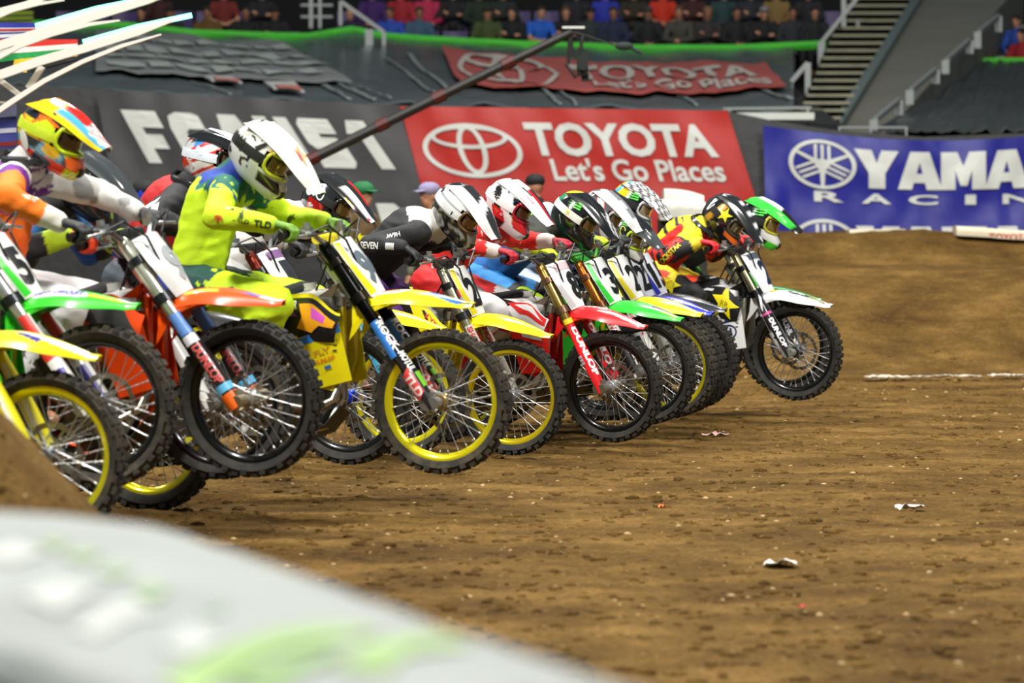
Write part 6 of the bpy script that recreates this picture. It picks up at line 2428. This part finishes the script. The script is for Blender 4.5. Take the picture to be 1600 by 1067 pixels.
rider(dict(hx=408, hy=238, tilt=36, hyaw=-6, kneeL=(.81, .27, .90), hips=(.32, 0, 1.05), near=True, shell=s5, peak=FILL('#ecece4'), peakL=.27, droop=.02, jersey=j5, hscale=1.06,
           pants=pick((lambda nm, t, fx, rt, z, n1, n2: nm == 'hip', '#12322c'), (lambda nm, t, fx, rt, z, n1, n2: nm.startswith('thigh') and t < .38 + n2 * .25, '#10443c'), (lambda nm, t, *a: nm.startswith('shin') and t > .45, '#1a1d1c'), (lambda *a: True, '#cdf01e')),
           glove='#6c9a2e', gframe='#c6cf3a', strap='#181a19', lens='#6a6428', boot='#dfe0da', elbow=(.75, -.15, -.5),
           hprints=[('#23261f', tsh('M4', .03), -.07, .012, .032, .050, 0.2), ('#1d1f1c', band((-1, .2), (1, .5), (.7, -.3), (-.8, -.6)), .03, .055, .03, .022, .9), ('#e9c21c', band((-1, -1), (1, -1), (1, 1), (-1, 1)), .085, .045, .016, .018, .2)],
           pprints=[('#e08a2a', band((.40, -.12), (.47, -.30), (.42, -.42), (.52, -.38), (.60, -.52), (.60, -.34), (.70, -.28), (.60, -.2), (.58, -.02), (.50, -.14))), ('#8a1f6a', band((.48, -.2), (.50, -.36), (.60, -.36), (.60, -.2)))],
           jprints=[('fore', .15, .0, '#e8713a', tsh('o', .05), .035, .03), ('fore', .55, .0, '#3d4b28', tsh('~TLD', .03), .022, .022), ('fore', .95, .0, '#2c3a1c', tsh('TLD', .03), .03, .035), ('upper', .75, .09, '#d9873a', ring_shape(1, 1, 1), .03, .03)],
           tprints=[('thigh', .62, .01, '#1b4a36', band((-1, .6), (-.3, .9), (.6, .3), (1, -.6), (.4, -.5), (-.2, .1), (-.8, 0)), .055, .045)]), B5,
      'person in lime yellow and teal kit with tall white helmet on the big yellow bike')
# ---- 6: red and black rider
B6 = make_bike(dict(cmp=0.05, steer=-6, px=545, py=620, d=21.6, yaw=17, main='#d9dcdc', fork='#8a3a2a', rim='#101011', hub='#2344c8', fender='#e6e7e8', guard='#20222a', plate='#eceeee', edge='#e4e6e6', platetop='#7d5a8a', num='1', numcol='#2a2c30', frame='#9a9b98', lug='#dcdcda', seat='#222428',
                    wing='#b8b6b0', g_guard=[('#c8201c', band((.45, -1), (1, -1), (1, .3), (.45, .3))), ('#f2dc24', txt_guard('GALFER', .95, .52, -.6, .0))]),
               'white motocross bike with blue hub, behind the big yellow bike')
def s6(p, az, el):
    k = math.sin(p.x * 30 - p.z * 44)
    if el > 40: return '#d8dade' if k > 0 else '#1b1c20'
    if abs(az) > 118: return '#c8ccd2' if k > .4 else '#d23026'
    if k > .35: return '#3f9ae0' if el > 0 else '#f0f0ee'
    return '#d52a20' if k > -.5 else '#eeeeee'
rider(dict(hx=329, hy=246, tilt=14, hips=(.30, 0, 1.03), near=True, shell=s6, peak=lambda u, v: '#16171a' if abs(v) > .3 else '#d8d6d6', jersey=jersey('#b81c1c', '#18191b', '#18191b', yoke='#1a1b1d', yoke_t=.93), pants=pants('#3a3f46', '#4a515a', '#2a2d31'),
           glove='#2b2e33', strap='#dde6f0', gframe='#222', boot='#dcdcd6', elbow=(.9, .0, -.5), brace='#1a1b1c',
           jprints=[('upper', .55, .0, '#e6e6e4', merge_shapes(band((-1, .2), (-.2, .9), (1.3, .35), (.4, .1), (-.1, .35)), band((-.9, -.1), (.2, .1), (.8, -.1), (-.1, -.8), (-.5, -.9), (-.2, -.3))), .045, .045)],
           hprints=[('#e9f2fb', tsh('EKS', .03), -.02, .03, .024, .028, -.5), ('#f4f4f4', tsh('scott', .02), -.06, -.04, .018, .02, -.7)]), B6,
      'person in red jersey with black sleeves, behind the lime rider')
# ---- 7: black helmet rider K
B7 = make_bike(dict(cmp=0.07, px=630, py=617, d=24.0, yaw=17, main='#f0e014', fork='#a9a9a4', rim='#e9de18', fender='#efe015', guard='#2f8fae', plate='#eaeaea', num='18', tank='#c9c7bf', seat='#1b1c1e', g_shroud=[('#1b1c1e', band((.1, .3), (.9, .2), (.9, .9), (.1, .9)))]),
               'yellow motocross bike with yellow rim seen through the spokes of the big yellow one')
def s7(p, az, el):
    if -44 < el < -8 and -118 < az < -74: return '#c41812'
    if abs(az) < 40 and el < -20: return '#2a2b2b'
    return '#202223'
rider(dict(hx=513, hy=311, tilt=34, hips=(.22, 0, 1.0), hscale=1.04, shell=s7, peak=lambda u, v: '#eeeef0' if v < -.45 and u > .3 and v > -.8 else ('#c8201a' if -.75 < v and v > -.1 and .2 < u < .75 and abs(v) < .5 else '#242627'), jersey=jersey('#e6e6e2', '#17181a', '#e4e4e0', yoke='#e9e9e6', yoke_t=.7),
           pants=pants('#e0e0dc', '#dcdcd8', '#c8c8c2'), glove='#2a2b2d', strap='#222425', gframe='#1d1e1f', lens='#7b6a44', boot='#e0e0da', torso=.54,
           hprints=[('#f2f2f2', ring_shape(1, 1, 1), -.088, .012, .026, .040, .35), ('#c8201a', tsh('BELL', .01), -.088, .012, .010, .014, 1.9), ('#eceef0', ring_shape(1, 1.55, .32), -.022, .030, .026, .030, .55), ('#f2f2f2', tsh('a8', .04), -.035, -.058, .02, .03, -.9)],
           pprints=[('#f2d81c', band((.52, -.98), (.68, -.98), (.68, -.80), (.52, -.8))), ('#d8201a', band((.70, -.98), (.97, -.98), (.97, -.72), (.70, -.8)))]), B7,
      'person in matte black helmet with red patch, white yoke jersey, behind the lime rider arm')
# ---- 8: black jersey rider, yellow bike D
B8 = make_bike(dict(cmp=0.07, steer=-5, px=800, py=620, d=25.15, yaw=18, main='#f2de12', fork='#b5b39a', inner='#a8a59a', rim='#d9c414', fender='#f2df14', guard='#c8c6ba', plate='#dddddb', edge='#d9cc1c', num='20', shroud='#17181a', wing='#f0df16', seat='#2a1c30', frame='#b8b8b2',
                    g_shroud=[('#f2de12', band((.55, .0), (1, .0), (1, .9), (.8, .95), (.68, .4))), ('#ececec', txt_uv('SUZUKI', .12, .4, .56, .62, .045)), ('#17181a', band((.72, .10), (.76, .10), (.96, .6), (.92, .66))), ('#d23a2a', txt_uv('KYB', .78, .12, .92, .28, .02)), ('#d0564a', ring_shape(.05, .12, .02, c=(.90, .62))), ('#17181a', band((.60, .3), (.63, .3), (.86, .92), (.8, .94)))],
                    g_fender=[('#8f8a1c', txt_uv('TOYOTA', .42, -.2, .66, -.38, .02)), ('#c89a2a', band((.80, -.2), (.92, -.3), (.92, -.5), (.80, -.4)))], g_guard=[('#b8242a', txt_guard('SHOWA', .98, .62, -.3, .5))]),
               'yellow motocross bike with yellow rim and black tyre, just left of the red one')
def s8(p, az, el):
    k = noise.noise(p * 38)
    if el < -12 and abs(az) > 30: return '#201f1b' if k < .1 else ('#5a521f' if k < .3 else '#8b8d8c')
    if el > 38: return '#17181a' if abs(p.y) < .03 or (p.y < 0 and p.x < -.02) else '#d4d6d8'
    if abs(az) > 135: return '#e9e9e9' if k > 0 else '#232426'
    return '#9fa2a4' if el < 15 else '#e4e5e6'
def j8(nm, t, fx, rt, z, n1, n2):
    if nm == 'torso':
        return '#dddcd6' if t > .80 else ('#1a1b1d' if t > .15 else '#30203a')
    return '#151618'
rider(dict(hx=716, hy=327, tilt=42, hyaw=-8, hips=(.42, 0, 1.08), shell=s8, hscale=1.08, peak=lambda u, v: '#e4e5e6' if (abs(v) > .55 or .3 < u * 1.2 + v * .4 < .55) else '#2a2b2d', jersey=j8, pants=pants('#2a1834', '#4b1f6a', '#a82020'), glove='#1b1c1e', elbow=(.5, -.35, -1.0),
           strap='#dfe0e0', gframe='#6a5238', lens='#6d4f34', boot='#e2e2dc', torso=.54,
           hprints=[('#1b1c1e', tsh('S', .05), .032, -.0, .016, .022, .1)],
           jprints=[('upper', .42, .02, '#e4e4e2', tsh('W9H', .03), .026, .030), ('fore', .10, .0, '#e9e9e8', tsh('SEVEN', .03), .034, .042), ('fore', .72, .0, '#d8d8d6', band((-1, -1), (1, -1), (1, 1), (-1, 1)), .03, .02)]), B8,
      'person in black jersey with white yoke and silver white helmet, left of the red rider')
# ---- 9: red bike #8
B9 = make_bike(dict(cmp=0.07, steer=-12, px=958, py=603, d=26.0, yaw=19, main='#e01e22', fork='#a88f4c', inner='#b39a54', rim='#0f0f10', hub='#b4b6b6', lug='#a9a59a', fender='#e22227', guard='#dc1a24', plate='#e9e9e9', num='8', numcol='#161616', clamp='#8a6a52', shroud='#e4e2e0', wing='#d91a1a', louver='#d2161a', tank='#e9e9e6', frame='#b9bab6', both=True, spin=.35,
                    platetop='#d9b8bc', edge='#c9c9cb',
                    g_shroud=[('#1b1c1d', band((.0, .10), (.42, .0), (.62, .1), (.30, .5), (.0, .55))), ('#d81c20', band((.50, .12), (.98, .02), (.99, .34), (.70, .40))), ('#e9e6e4', band((.60, .16), (.82, .08), (.96, .2), (.74, .26))), ('#d81c20', band((.0, .78), (.6, .86), (.62, 1), (.0, 1))), ('#2a2a2c', txt_uv('HONDA', .32, .56, .68, .74, .02)), ('#c84a4c', ring_shape(.045, .09, .02, c=(.86, .70)))],
                    g_fender=[('#f2e9ea', band((.05, .2), (.40, .05), (.60, -.08), (.45, .25), (.1, .42))), ('#f2e9ea', band((.45, -.55), (.62, -.45), (.78, -.6), (.99, -.7), (.98, -.4), (.8, -.30), (.62, -.25))), ('#f4e4e4', txt_uv('DUNLOP', .24, -.14, .56, -.34, .02)), ('#f2eaea', band((.70, .25), (.98, .0), (.97, -.15), (.74, .08)))],
                    g_guard=[('#f4f2f2', txt_guard('DUNLOP', .88, .22, .05, .80, .055)), ('#b9aab0', txt_guard('III', .52, .40, -.75, -.25, .05)), ('#e2c81c', band((.935, -.6), (1, -.6), (1, .9), (.935, .9)))]),
               'red motocross bike with number 8 plate and black front wheel')
def s9(p, az, el):
    k = math.sin(p.x * 46 + p.z * 30)
    if el > 30: return '#e9eaea' if not (abs(az) > 60 and k > .8) else '#1b1c1e'
    if abs(az) < 66 and el < -30: return '#e4e4e4'
    if el < -34: return '#1a1b1d'
    if el < -14: return '#c3202a' if k < .4 else '#e9e9e9'
    return '#e6e7e8' if k > -.4 else '#1e1f22'
def j9(nm, t, fx, rt, z, n1, n2):
    if nm.startswith('fore') and t > .72: return '#dcd2ca'
    if n2 > .40: return '#efe2dc'
    return '#dc1f1c'
rider(dict(hx=795, hy=318, tilt=34, hips=(.30, 0, 1.04), shell=s9, hscale=1.06, peak=lambda u, v: '#eceded' if abs(v) > .25 or u < .3 else ('#b0202a' if abs(v) > .1 else '#1d1e20'), jersey=j9, pants=pick((lambda nm, t, *a: nm.startswith('thigh') and .62 < t, '#dcdcdc'), (lambda nm, *a: nm == 'hip', '#b81a1c'), (lambda nm, t, *a: nm.startswith('shin') and t > .2, '#d21d1d'), (lambda *a: True, '#cf1a1c')), glove='#a3172a',
           strap='#e4e4e4', gframe='#a8182a', lens='#5a3a30', boot='#e4e4de', elbow=(.9, -.1, -.4),
           hprints=[('#202123', tsh('FMX', .03), -.055, .02, .022, .026, -.45), ('#f2f2f2', tsh('O', .03), .03, -.055, .016, .016, -.6)],
           pprints=[('#1d1e20', band((.22, -.55), (.42, -.50), (.42, -.30), (.22, -.36))), ('#cf2a4a', band((.42, -.95), (.62, -.95), (.60, -.70), (.40, -.74)))],
           jprints=[('upper', .4, .0, '#f4ded8', tsh('GR', .02), .03, .035), ('torso', .72, .02, '#f0dcd6', tsh('///', .02), .03, .05), ('fore', .35, .0, '#f2dad4', tsh('~//', .02), .03, .03)]), B9,
      'person in red kit with white, red and black helmet on the red bike')
# ---- 10: green bike #3
B10 = make_bike(dict(cmp=0.12, steer=-13, px=1013, py=578, d=27.0, yaw=18, main='#2cc738', fork='#b0672a', inner='#a8683a', rim='#101112', hub='#8a8b8c', fender='#33cf3c', guard='#d8d9d4', plate='#e9ebea', edge='#2fca3a', num='3', numcol='#14161a', tank='#e4e4e2', shroud='#1c1e1e', wing='#2cc738', louver='#e2d61a', bar='#5fbf4a', pad='#44c84a', grip='#1c1c1c', clamp='#7a4f34',
                     g_shroud=[('#3bcc34', band((.5, .0), (1, .0), (1, .3), (.7, .4))), ('#ccea1c', merge_shapes(poly_shape([(.15, .3), (.3, .3), (.24, .9), (.18, .9)]), poly_shape([(.36, .35), (.5, .35), (.44, .95), (.38, .95)]))), ],
                     g_fender=[('#5b5c58', band((.66, .2), (.9, .0), (.88, -.5), (.62, -.4))), ('#d9ddd6', band((.50, .5), (.9, .2), (.7, .0), (.5, .1))), ('#c9e04a', band((.78, -.2), (.95, -.3), (.93, -.6), (.76, -.5)))],
                     g_guard=[('#b8242a', txt_guard('SHOWA', .98, .6, -.3, .5)), ('#17181a', band((.05, -.6), (.5, -.6), (.5, .6), (.05, .6)))]),
                'green motocross bike with number 3 plate and knobbly black wheel')
def s10(p, az, el):
    if abs(az) > 140 and el > -5: return '#1f8a5a' if el < 30 else '#d8e41c'
    if el < -30 and abs(az) > 70: return '#16302a'
    return '#15171a'
def j10(nm, t, fx, rt, z, n1, n2):
    if nm == 'torso': return '#1f66ae' if t < .72 else '#20231c'
    if nm.startswith('arm'): return '#24271a' if t < .72 else '#4f5f1c'
    return '#b8dc1e' if t > .15 else '#6a7d1c'
rider(dict(hx=900, hy=336, tilt=38, hips=(.32, 0, 1.04), shell=s10, hscale=1.06, peak=lambda u, v: '#dedede' if (u > .45 and abs(v) < .5 and (v * 6 + u * 7) % 2 > 1.0) else '#1a1c1e', jersey=j10, pants=pick((lambda nm, t, *a: nm.startswith('thigh') and t > .72, '#a8cf1c'), (lambda nm, t, *a: nm.startswith('thigh') and t > .60, '#17191b'), (lambda nm, t, fx, rt, z, n1, n2: n1 < -.25, '#15406e'), (lambda *a: True, '#1f7fc4')),
           glove='#c3e61e', strap='#dfe3da', gframe='#2c2d22', lens='#6c5c3a', boot='#e2e2dc', elbow=(.5, .3, -1),
           hprints=[('#5fdc4a', moved(CLAW, rot=-pi / 2 + .25), -.018, .066, .048, .042, .0), ('#e6e61c', tsh('V2', .05), -.022, .008, .018, .02, -.3), ('#8fb0a4', tsh('Monster', .02), -.035, -.058, .012, .012, -.75)],
           jprints=[('upper', .25, .03, '#c8dc24', tsh('F', .03), .022, .026)]), B10,
      'person in blue, black and lime kit on the green number 3 bike')
# ---- 11: yellow bike plate 2, rider with white and red peak
B11 = make_bike(dict(cmp=0.11, steer=-13, px=1047, py=571, d=27.8, yaw=18, main='#f0dc14', fork='#a8a23a', inner='#a8a04a', rim='#d8cc1a', fender='#f2de16', guard='#d9d9d2', plate='#ecedee', edge='#e6d81c', num='2', dusty=True, tank='#e9e9e6',
                     g_fender=[('#d8d69a', band((.5, .0), (.95, -.3), (.93, -.45), (.5, -.2)))], g_guard=[('#b8242a', txt_guard('SHOWA', .98, .5, -.3, .5))]),
                'yellow number 2 motocross bike with dusty knobbly tyre, behind the green bike')
def s11(p, az, el):
    k = math.sin(p.x * 50 + p.z * 40)
    return '#dcdcdc' if k > .1 else ('#a8282a' if k > -.4 else '#5d6064')
rider(dict(hx=941, hy=330, tilt=36, hips=(.32, 0, 1.04), shell=s11, peak=lambda u, v: '#e0e1e2' if abs(v) > .4 or u > .7 else '#7c8083', jersey=jersey('#b9cbe8', '#c3d2ea', '#b5c4e0'), pants=pants('#2a2c34', '#b8c6de', '#2a2c34'), glove='#2a2c30', strap='#1d1e20', gframe='#b8b8b8', lens='#6c5c4a', boot='#dedede',
           pprints=[('#f2f2f2', band((.30, -.2), (.5, -.2), (.5, -.85), (.30, -.85))), ('#c2303a', tsh_ if False else moved(tsh('19', .04), dx=.42, dy=-.5, sx=.10, sy=.28, rot=0))]), B11,
      'person in light blue jersey with grey, white and red helmet, behind the green claw helmet')
# ---- 12: blue bike 22, fox helmet
B12 = make_bike(dict(cmp=0.11, steer=-12, px=1063, py=567, d=28.4, yaw=18, main='#2430b4', fork='#c9c8c0', rim='#1b1c22', fender='#2a34c0', guard='#20242a', plate='#e6e8f0', edge='#d4d6e2', num='22', tank='#2430b4',
                     g_fender=[('#e4e6f0', txt_uv('YAMAHA', .50, -.25, .76, -.5, .02)), ('#1b1c2a', band((.8, .1), (.98, -.1), (.97, -.4), (.78, -.2)))], g_guard=[('#e9e9ec', txt_guard('YAMAHA', .98, .3, -.4, .5))]),
                'blue motocross bike with plate 22 behind the yellow plate 2 bike')
def j12(nm, t, fx, rt, z, n1, n2):
    return '#e2e6ee' if abs(n2) < .07 else ('#1b1c22' if n1 < .25 else '#3a6aa0')
def s12(p, az, el):
    if abs(az) < 48 and -30 < el < -12: return '#e2e2da'
    return '#191b1c'
rider(dict(hx=972, hy=364, tilt=28, hyaw=-8, hips=(.36, 0, 1.02), torso=.5, shell=s12, hscale=1.08, peak=lambda u, v: '#46494b' if u > .62 else '#1b1d1f', jersey=j12, pants=pants('#17181c', '#1c1d22', '#17181c'), glove='#2a2c30', strap='#17181a', gframe='#b9d42a', lens='#7a6a48', boot='#dcdcdc',
           hprints=[('#c6e02a', ring_shape(1, 1.6, .28), .045, .038, .017, .020, .5), ('#e6e6e6', merge_shapes(poly_shape([(-1, -.2), (-.4, .1), (-.5, .9), (0, .5), (.3, 1), (.5, .1), (1, -.3), (.2, -.7), (-.1, -1), (-.4, -.6)])), -.055, .015, .028, .030, .1), ('#54c83c', moved(CLAW, rot=-pi / 2 + .2), .02, .085, .036, .028, -.1), ('#9a9c9e', tsh('29', .03), -.01, -.075, .02, .026, -.2)],
           pprints=[('#e9e9e9', moved(tsh('FOX', .03), dx=.66, dy=-.55, sx=.05, sy=.16))]), B12,
      'person in matte black helmet with white animal head mark and lime oval')
# ---- 13: yellow/black helmet rider
B13 = make_bike(dict(cmp=0.11, steer=-8, px=1081, py=561, d=29.1, yaw=18, main='#2430b4', fork='#c9c8c0', rim='#1b1c22', fender='#20242a', guard='#20242a', plate='#e6e8f0', num='15', edge='#2430b4'),
                'dark blue motocross bike almost hidden behind the plate 22 bike')
def s13(p, az, el):
    k = math.sin(p.x * 60 - p.z * 30)
    if abs(az) > 95 and el > 0: return '#f2c81a' if k > -.6 else '#4ab0c8'
    if el > 40: return '#e4e4e4' if k > .1 else '#17181a'
    if el < -18: return '#7a9c94'
    return '#17191b'
rider(dict(hx=988, hy=317, tilt=30, hips=(.30, 0, 1.03), shell=s13, hscale=1.02, peak=lambda u, v: '#e9e9e9' if (v * 8 + u * 9) % 2 > 1.1 else '#17181a', jersey=jersey('#8f8f88', '#5a5c5a', '#9a9a94'), pants=pants('#2a2c2e', '#5a5c5e', '#2a2c2e'), glove='#333', strap='#1d1e20', gframe='#dcdcdc', lens='#a49a80', boot='#c9c9c4',
           hprints=[('#4fd03a', moved(CLAW, rot=-pi / 2 + .25), .005, .058, .050, .044, 0)]), B13,
      'person in yellow and black helmet with green claw mark, highest of the middle group')
# ---- 14: white and black bike with star, rider in red and yellow
B14 = make_bike(dict(cmp=0.13, steer=-6, px=1245, py=549, d=29.9, yaw=20, main='#e9eae9', fork='#8d8768', inner='#9c967c', rim='#1a1b1c', hub='#4a4b4d', lug='#d9dad2', fender='#eeefee', guard='#1b1c22', plate='#e9ebee', num='2', numcol='#1b2744', clamp='#27282a', shroud='#1d1f21', wing='#eef0f0', louver='#98998e', tank='#e4e4e0', frame='#3a3b40', platetop='#5a6472', spin=.25, side='#1d1f21', seat='#1c1d1f',
                     g_shroud=[('#eceded', band((.0, .56), (.62, .56), (.70, .96), (.0, .98))), ('#f0e21c', band((.0, .50), (.60, .52), (.66, .70), (.06, .70))), ('#d8d9d8', band((.16, .34), (.5, .06), (.62, .08), (.60, .16), (.5, .14), (.24, .38))), ('#17181a', merge_shapes(moved(STAR, dx=.80, dy=.46, sx=.22, sy=-.70, rot=0))), ('#f3e31d', merge_shapes(moved(STAR, dx=.80, dy=.46, sx=.195, sy=-.62, rot=0))), ('#6a6a1c', txt_uv('RR', .755, .40, .855, .58, .0))],
                     g_wing=[('#22345e', merge_shapes(ring_shape(.28, .19, .05, c=(.48, .55)), poly_shape([(.22, .26), (.74, .26), (.74, .31), (.22, .31)]), poly_shape([(.26, .20), (.34, .20), (.34, .27), (.26, .27)]), poly_shape([(.44, .18), (.52, .18), (.52, .27), (.44, .27)]), poly_shape([(.62, .20), (.70, .20), (.70, .27), (.62, .27)]))), ('#22345e', txt_uv('H', .36, .45, .60, .65, .04))],
                     g_fender=[('#f0a818', ring_shape(.075, .16, .075, c=(.26, -.35))), ('#e8dc2c', txt_uv('FMF', .21, -.28, .31, -.42, .03)), ('#17181b', band((.48, -.10), (.66, .0), (.97, -.25), (.95, -.62), (.78, -.50), (.55, -.55), (.45, -.45))), ('#e9eaee', txt_uv('WP Race', .52, -.22, .68, -.40, .02)), ('#d8c83a', band((.72, -.30), (.9, -.42), (.9, -.5), (.72, -.4)))],
                     g_guard=[('#e9e9ea', txt_guard('DUNLOP', .60, .14, -.25, .45, .05)), ('#cfd4da', band((.02, -1), (1, -1), (1, -.86), (.02, -.86))), ('#cfd4da', band((.02, .9), (1, .9), (1, 1), (.02, 1))), ('#d9dce2', band((.72, -.4), (.78, -.5), (.98, .2), (.92, .4))), ('#c84a8a', band((.66, -.7), (.70, -.7), (.70, .7), (.66, .7)))]),
                'white and black motocross bike with yellow star on its shroud, foremost at the right')
def s14(p, az, el):
    u = p.x - p.z * .28
    if el < -36: return '#1b1d1c'
    if -.062 < u < -.020 and el > -34: return '#c8962a' if el > 35 or el < 0 else '#d8a93a'
    if abs(az) < 60 and el < -18: return '#e0661c' if el > -26 else '#1a1b1c'
    return '#17191b'
def j14(nm, t, fx, rt, z, n1, n2):
    if nm == 'torso':
        if t < .16: return '#f0d21c'
        if t > .80 and z > -.02: return '#f0dc1e' if n1 > -.25 else '#17181a'
        if z > .085: return '#f0dc1e' if abs(math.sin(t * 17)) > .45 else '#17181a'
        return '#e0231c'
    if nm == 'armR' or nm == 'armL':
        if t < .38: return '#f0dc1e'
        return '#17181a' if n2 > -.12 else '#e0231c'
    return '#17181a' if t < .78 else '#c9b41c'
def p14(nm, t, fx, rt, z, n1, n2):
    if nm == 'hip': return '#17181a' if z > .02 or n1 > .2 else '#f0cf1c'
    if nm.startswith('thigh'):
        if t < .10: return '#f0cf1c'
        if t < .62: return '#e8401c' if z < .07 + n1 * .04 else '#f0dc1e'
        return '#17181a'
    return '#17191b'
rider(dict(hx=1133, hy=338, tilt=44, hips=(.36, 0, 1.06), shell=s14, hscale=1.1, peak=lambda u, v: '#d9dadc' if (abs(v) < .3 and (u * 8) % 2 > .8) else '#232526', jersey=j14, pants=p14, glove='#d81f2a', strap='#191a1b', gframe='#4a4438', lens='#6b6248', boot='#222426', brace='#26282a', elbow=(.6, -.45, -.6), knee=(.3, .1),
           hprints=[('#f2e21c', STAR, .020, .030, .050, .050, .25), ('#dfe0e0', merge_shapes(band((-.9, .7), (-.5, .9), (.5, -.7), (.1, -.9)), band((-.2, .9), (.2, .8), (.0, .0), (-.3, .2)), band((.5, .5), (.8, .3), (.6, -.9), (.4, -.7))), -.098, .012, .022, .052, -.15), ('#17181a', tsh('G', .04), -.035, -.028, .012, .014, 0), ('#8a8f2a', tsh('ROCK', .03), -.045, -.095, .012, .010, -1.1), ('#d9dadc', tsh('BEL', .03), .028, -.045, .009, .010, -.2)],
           jprints=[('upper', .72, -.015, '#e8dc2c', tsh('OCKSTAR', .035), .030, .042), ('upper', .38, .045, '#d4201f', merge_shapes(moved(STAR, sx=1, sy=1), band((-.9, -1.3), (.4, -1.6), (.4, -1.2), (-.9, -.9))), .038, .034), ('upper', .85, -.06, '#6a1a1c', tsh('ENERGY', .03), .016, .022), ('torso', .95, .03, '#1a1b1c', tsh('///', .04), .022, .05)],
           tprints=[('thigh', .58, .02, '#efe01f', STAR, .085, .085), ('thigh', .58, .02, '#b9942a', merge_shapes(ring_shape(1, 1, .25)), .028, .028), ('shin', .12, .0, '#dc2a1e', tsh('TROY', .04), .022, .035)]), B14,
      'person in red, yellow and black kit and star helmet on the foremost bike')
# ---- 15: green and white bike behind the foremost one
B15 = make_bike(dict(cmp=0.12, px=1229, py=541, d=31.0, yaw=18, main='#35c932', fork='#b5b09a', rim='#131415', fender='#1f9a2f', guard='#d9dad8', plate='#e4e6e4', edge='#3ccc38', num='5', seat='#1c1d1f', shroud='#1d1f20', frame='#a9aaa6', wing='#35c932', tank='#dcdcd8',
                     g_guard=[('#17181b', band((.3, -.8), (1, -.8), (1, .8), (.3, .8))), ('#e8e8ea', txt_guard('DUNLOP', .92, .4, -.4, .4, .05))]),
                'green and black motocross bike directly behind the foremost white bike')
def s15(p, az, el):
    if abs(az) < 50 and el < -30: return '#4fd83c'
    if abs(az) < 62 and -30 <= el < -14: return '#e6e8e4'
    if el < -42: return '#e6e8e4'
    if el > 45: return '#3cc842'
    return '#17191a'
rider(dict(hx=1184, hy=343, tilt=24, hips=(.34, 0, 1.05), shell=s15, hscale=1.14, peak=lambda u, v: '#3dcf45' if (abs(v) > .45 and u < .9) else ('#e2e6e2' if u < .5 else '#1a1c1d'), jersey=jersey('#1c1f20', '#2e3a36', '#1b1d1f'), pants=pants('#17181a', '#2f3a38', '#17181a', stripe='#4fae3c'), glove='#2a2c2e', strap='#1c1d1f', gframe='#c8c23a', lens='#8a7a4c', boot='#35383a',
           hprints=[('#3fd83a', moved(CLAW, rot=-pi / 2 + .3), .02, .060, .050, .046, 0), ('#d9dcd8', tsh('Monster', .02), .0, -.05, .012, .012, -.8), ('#3fcf3a', moved(CLAW, rot=0), .07, -.085, .018, .018, -.8)],
           pprints=[('#e69aa8', band((.45, -.9), (.62, -.9), (.62, -.7), (.45, -.75)))]), B15,
      'person in green, white and black helmet, farthest right rider behind the red and yellow one')
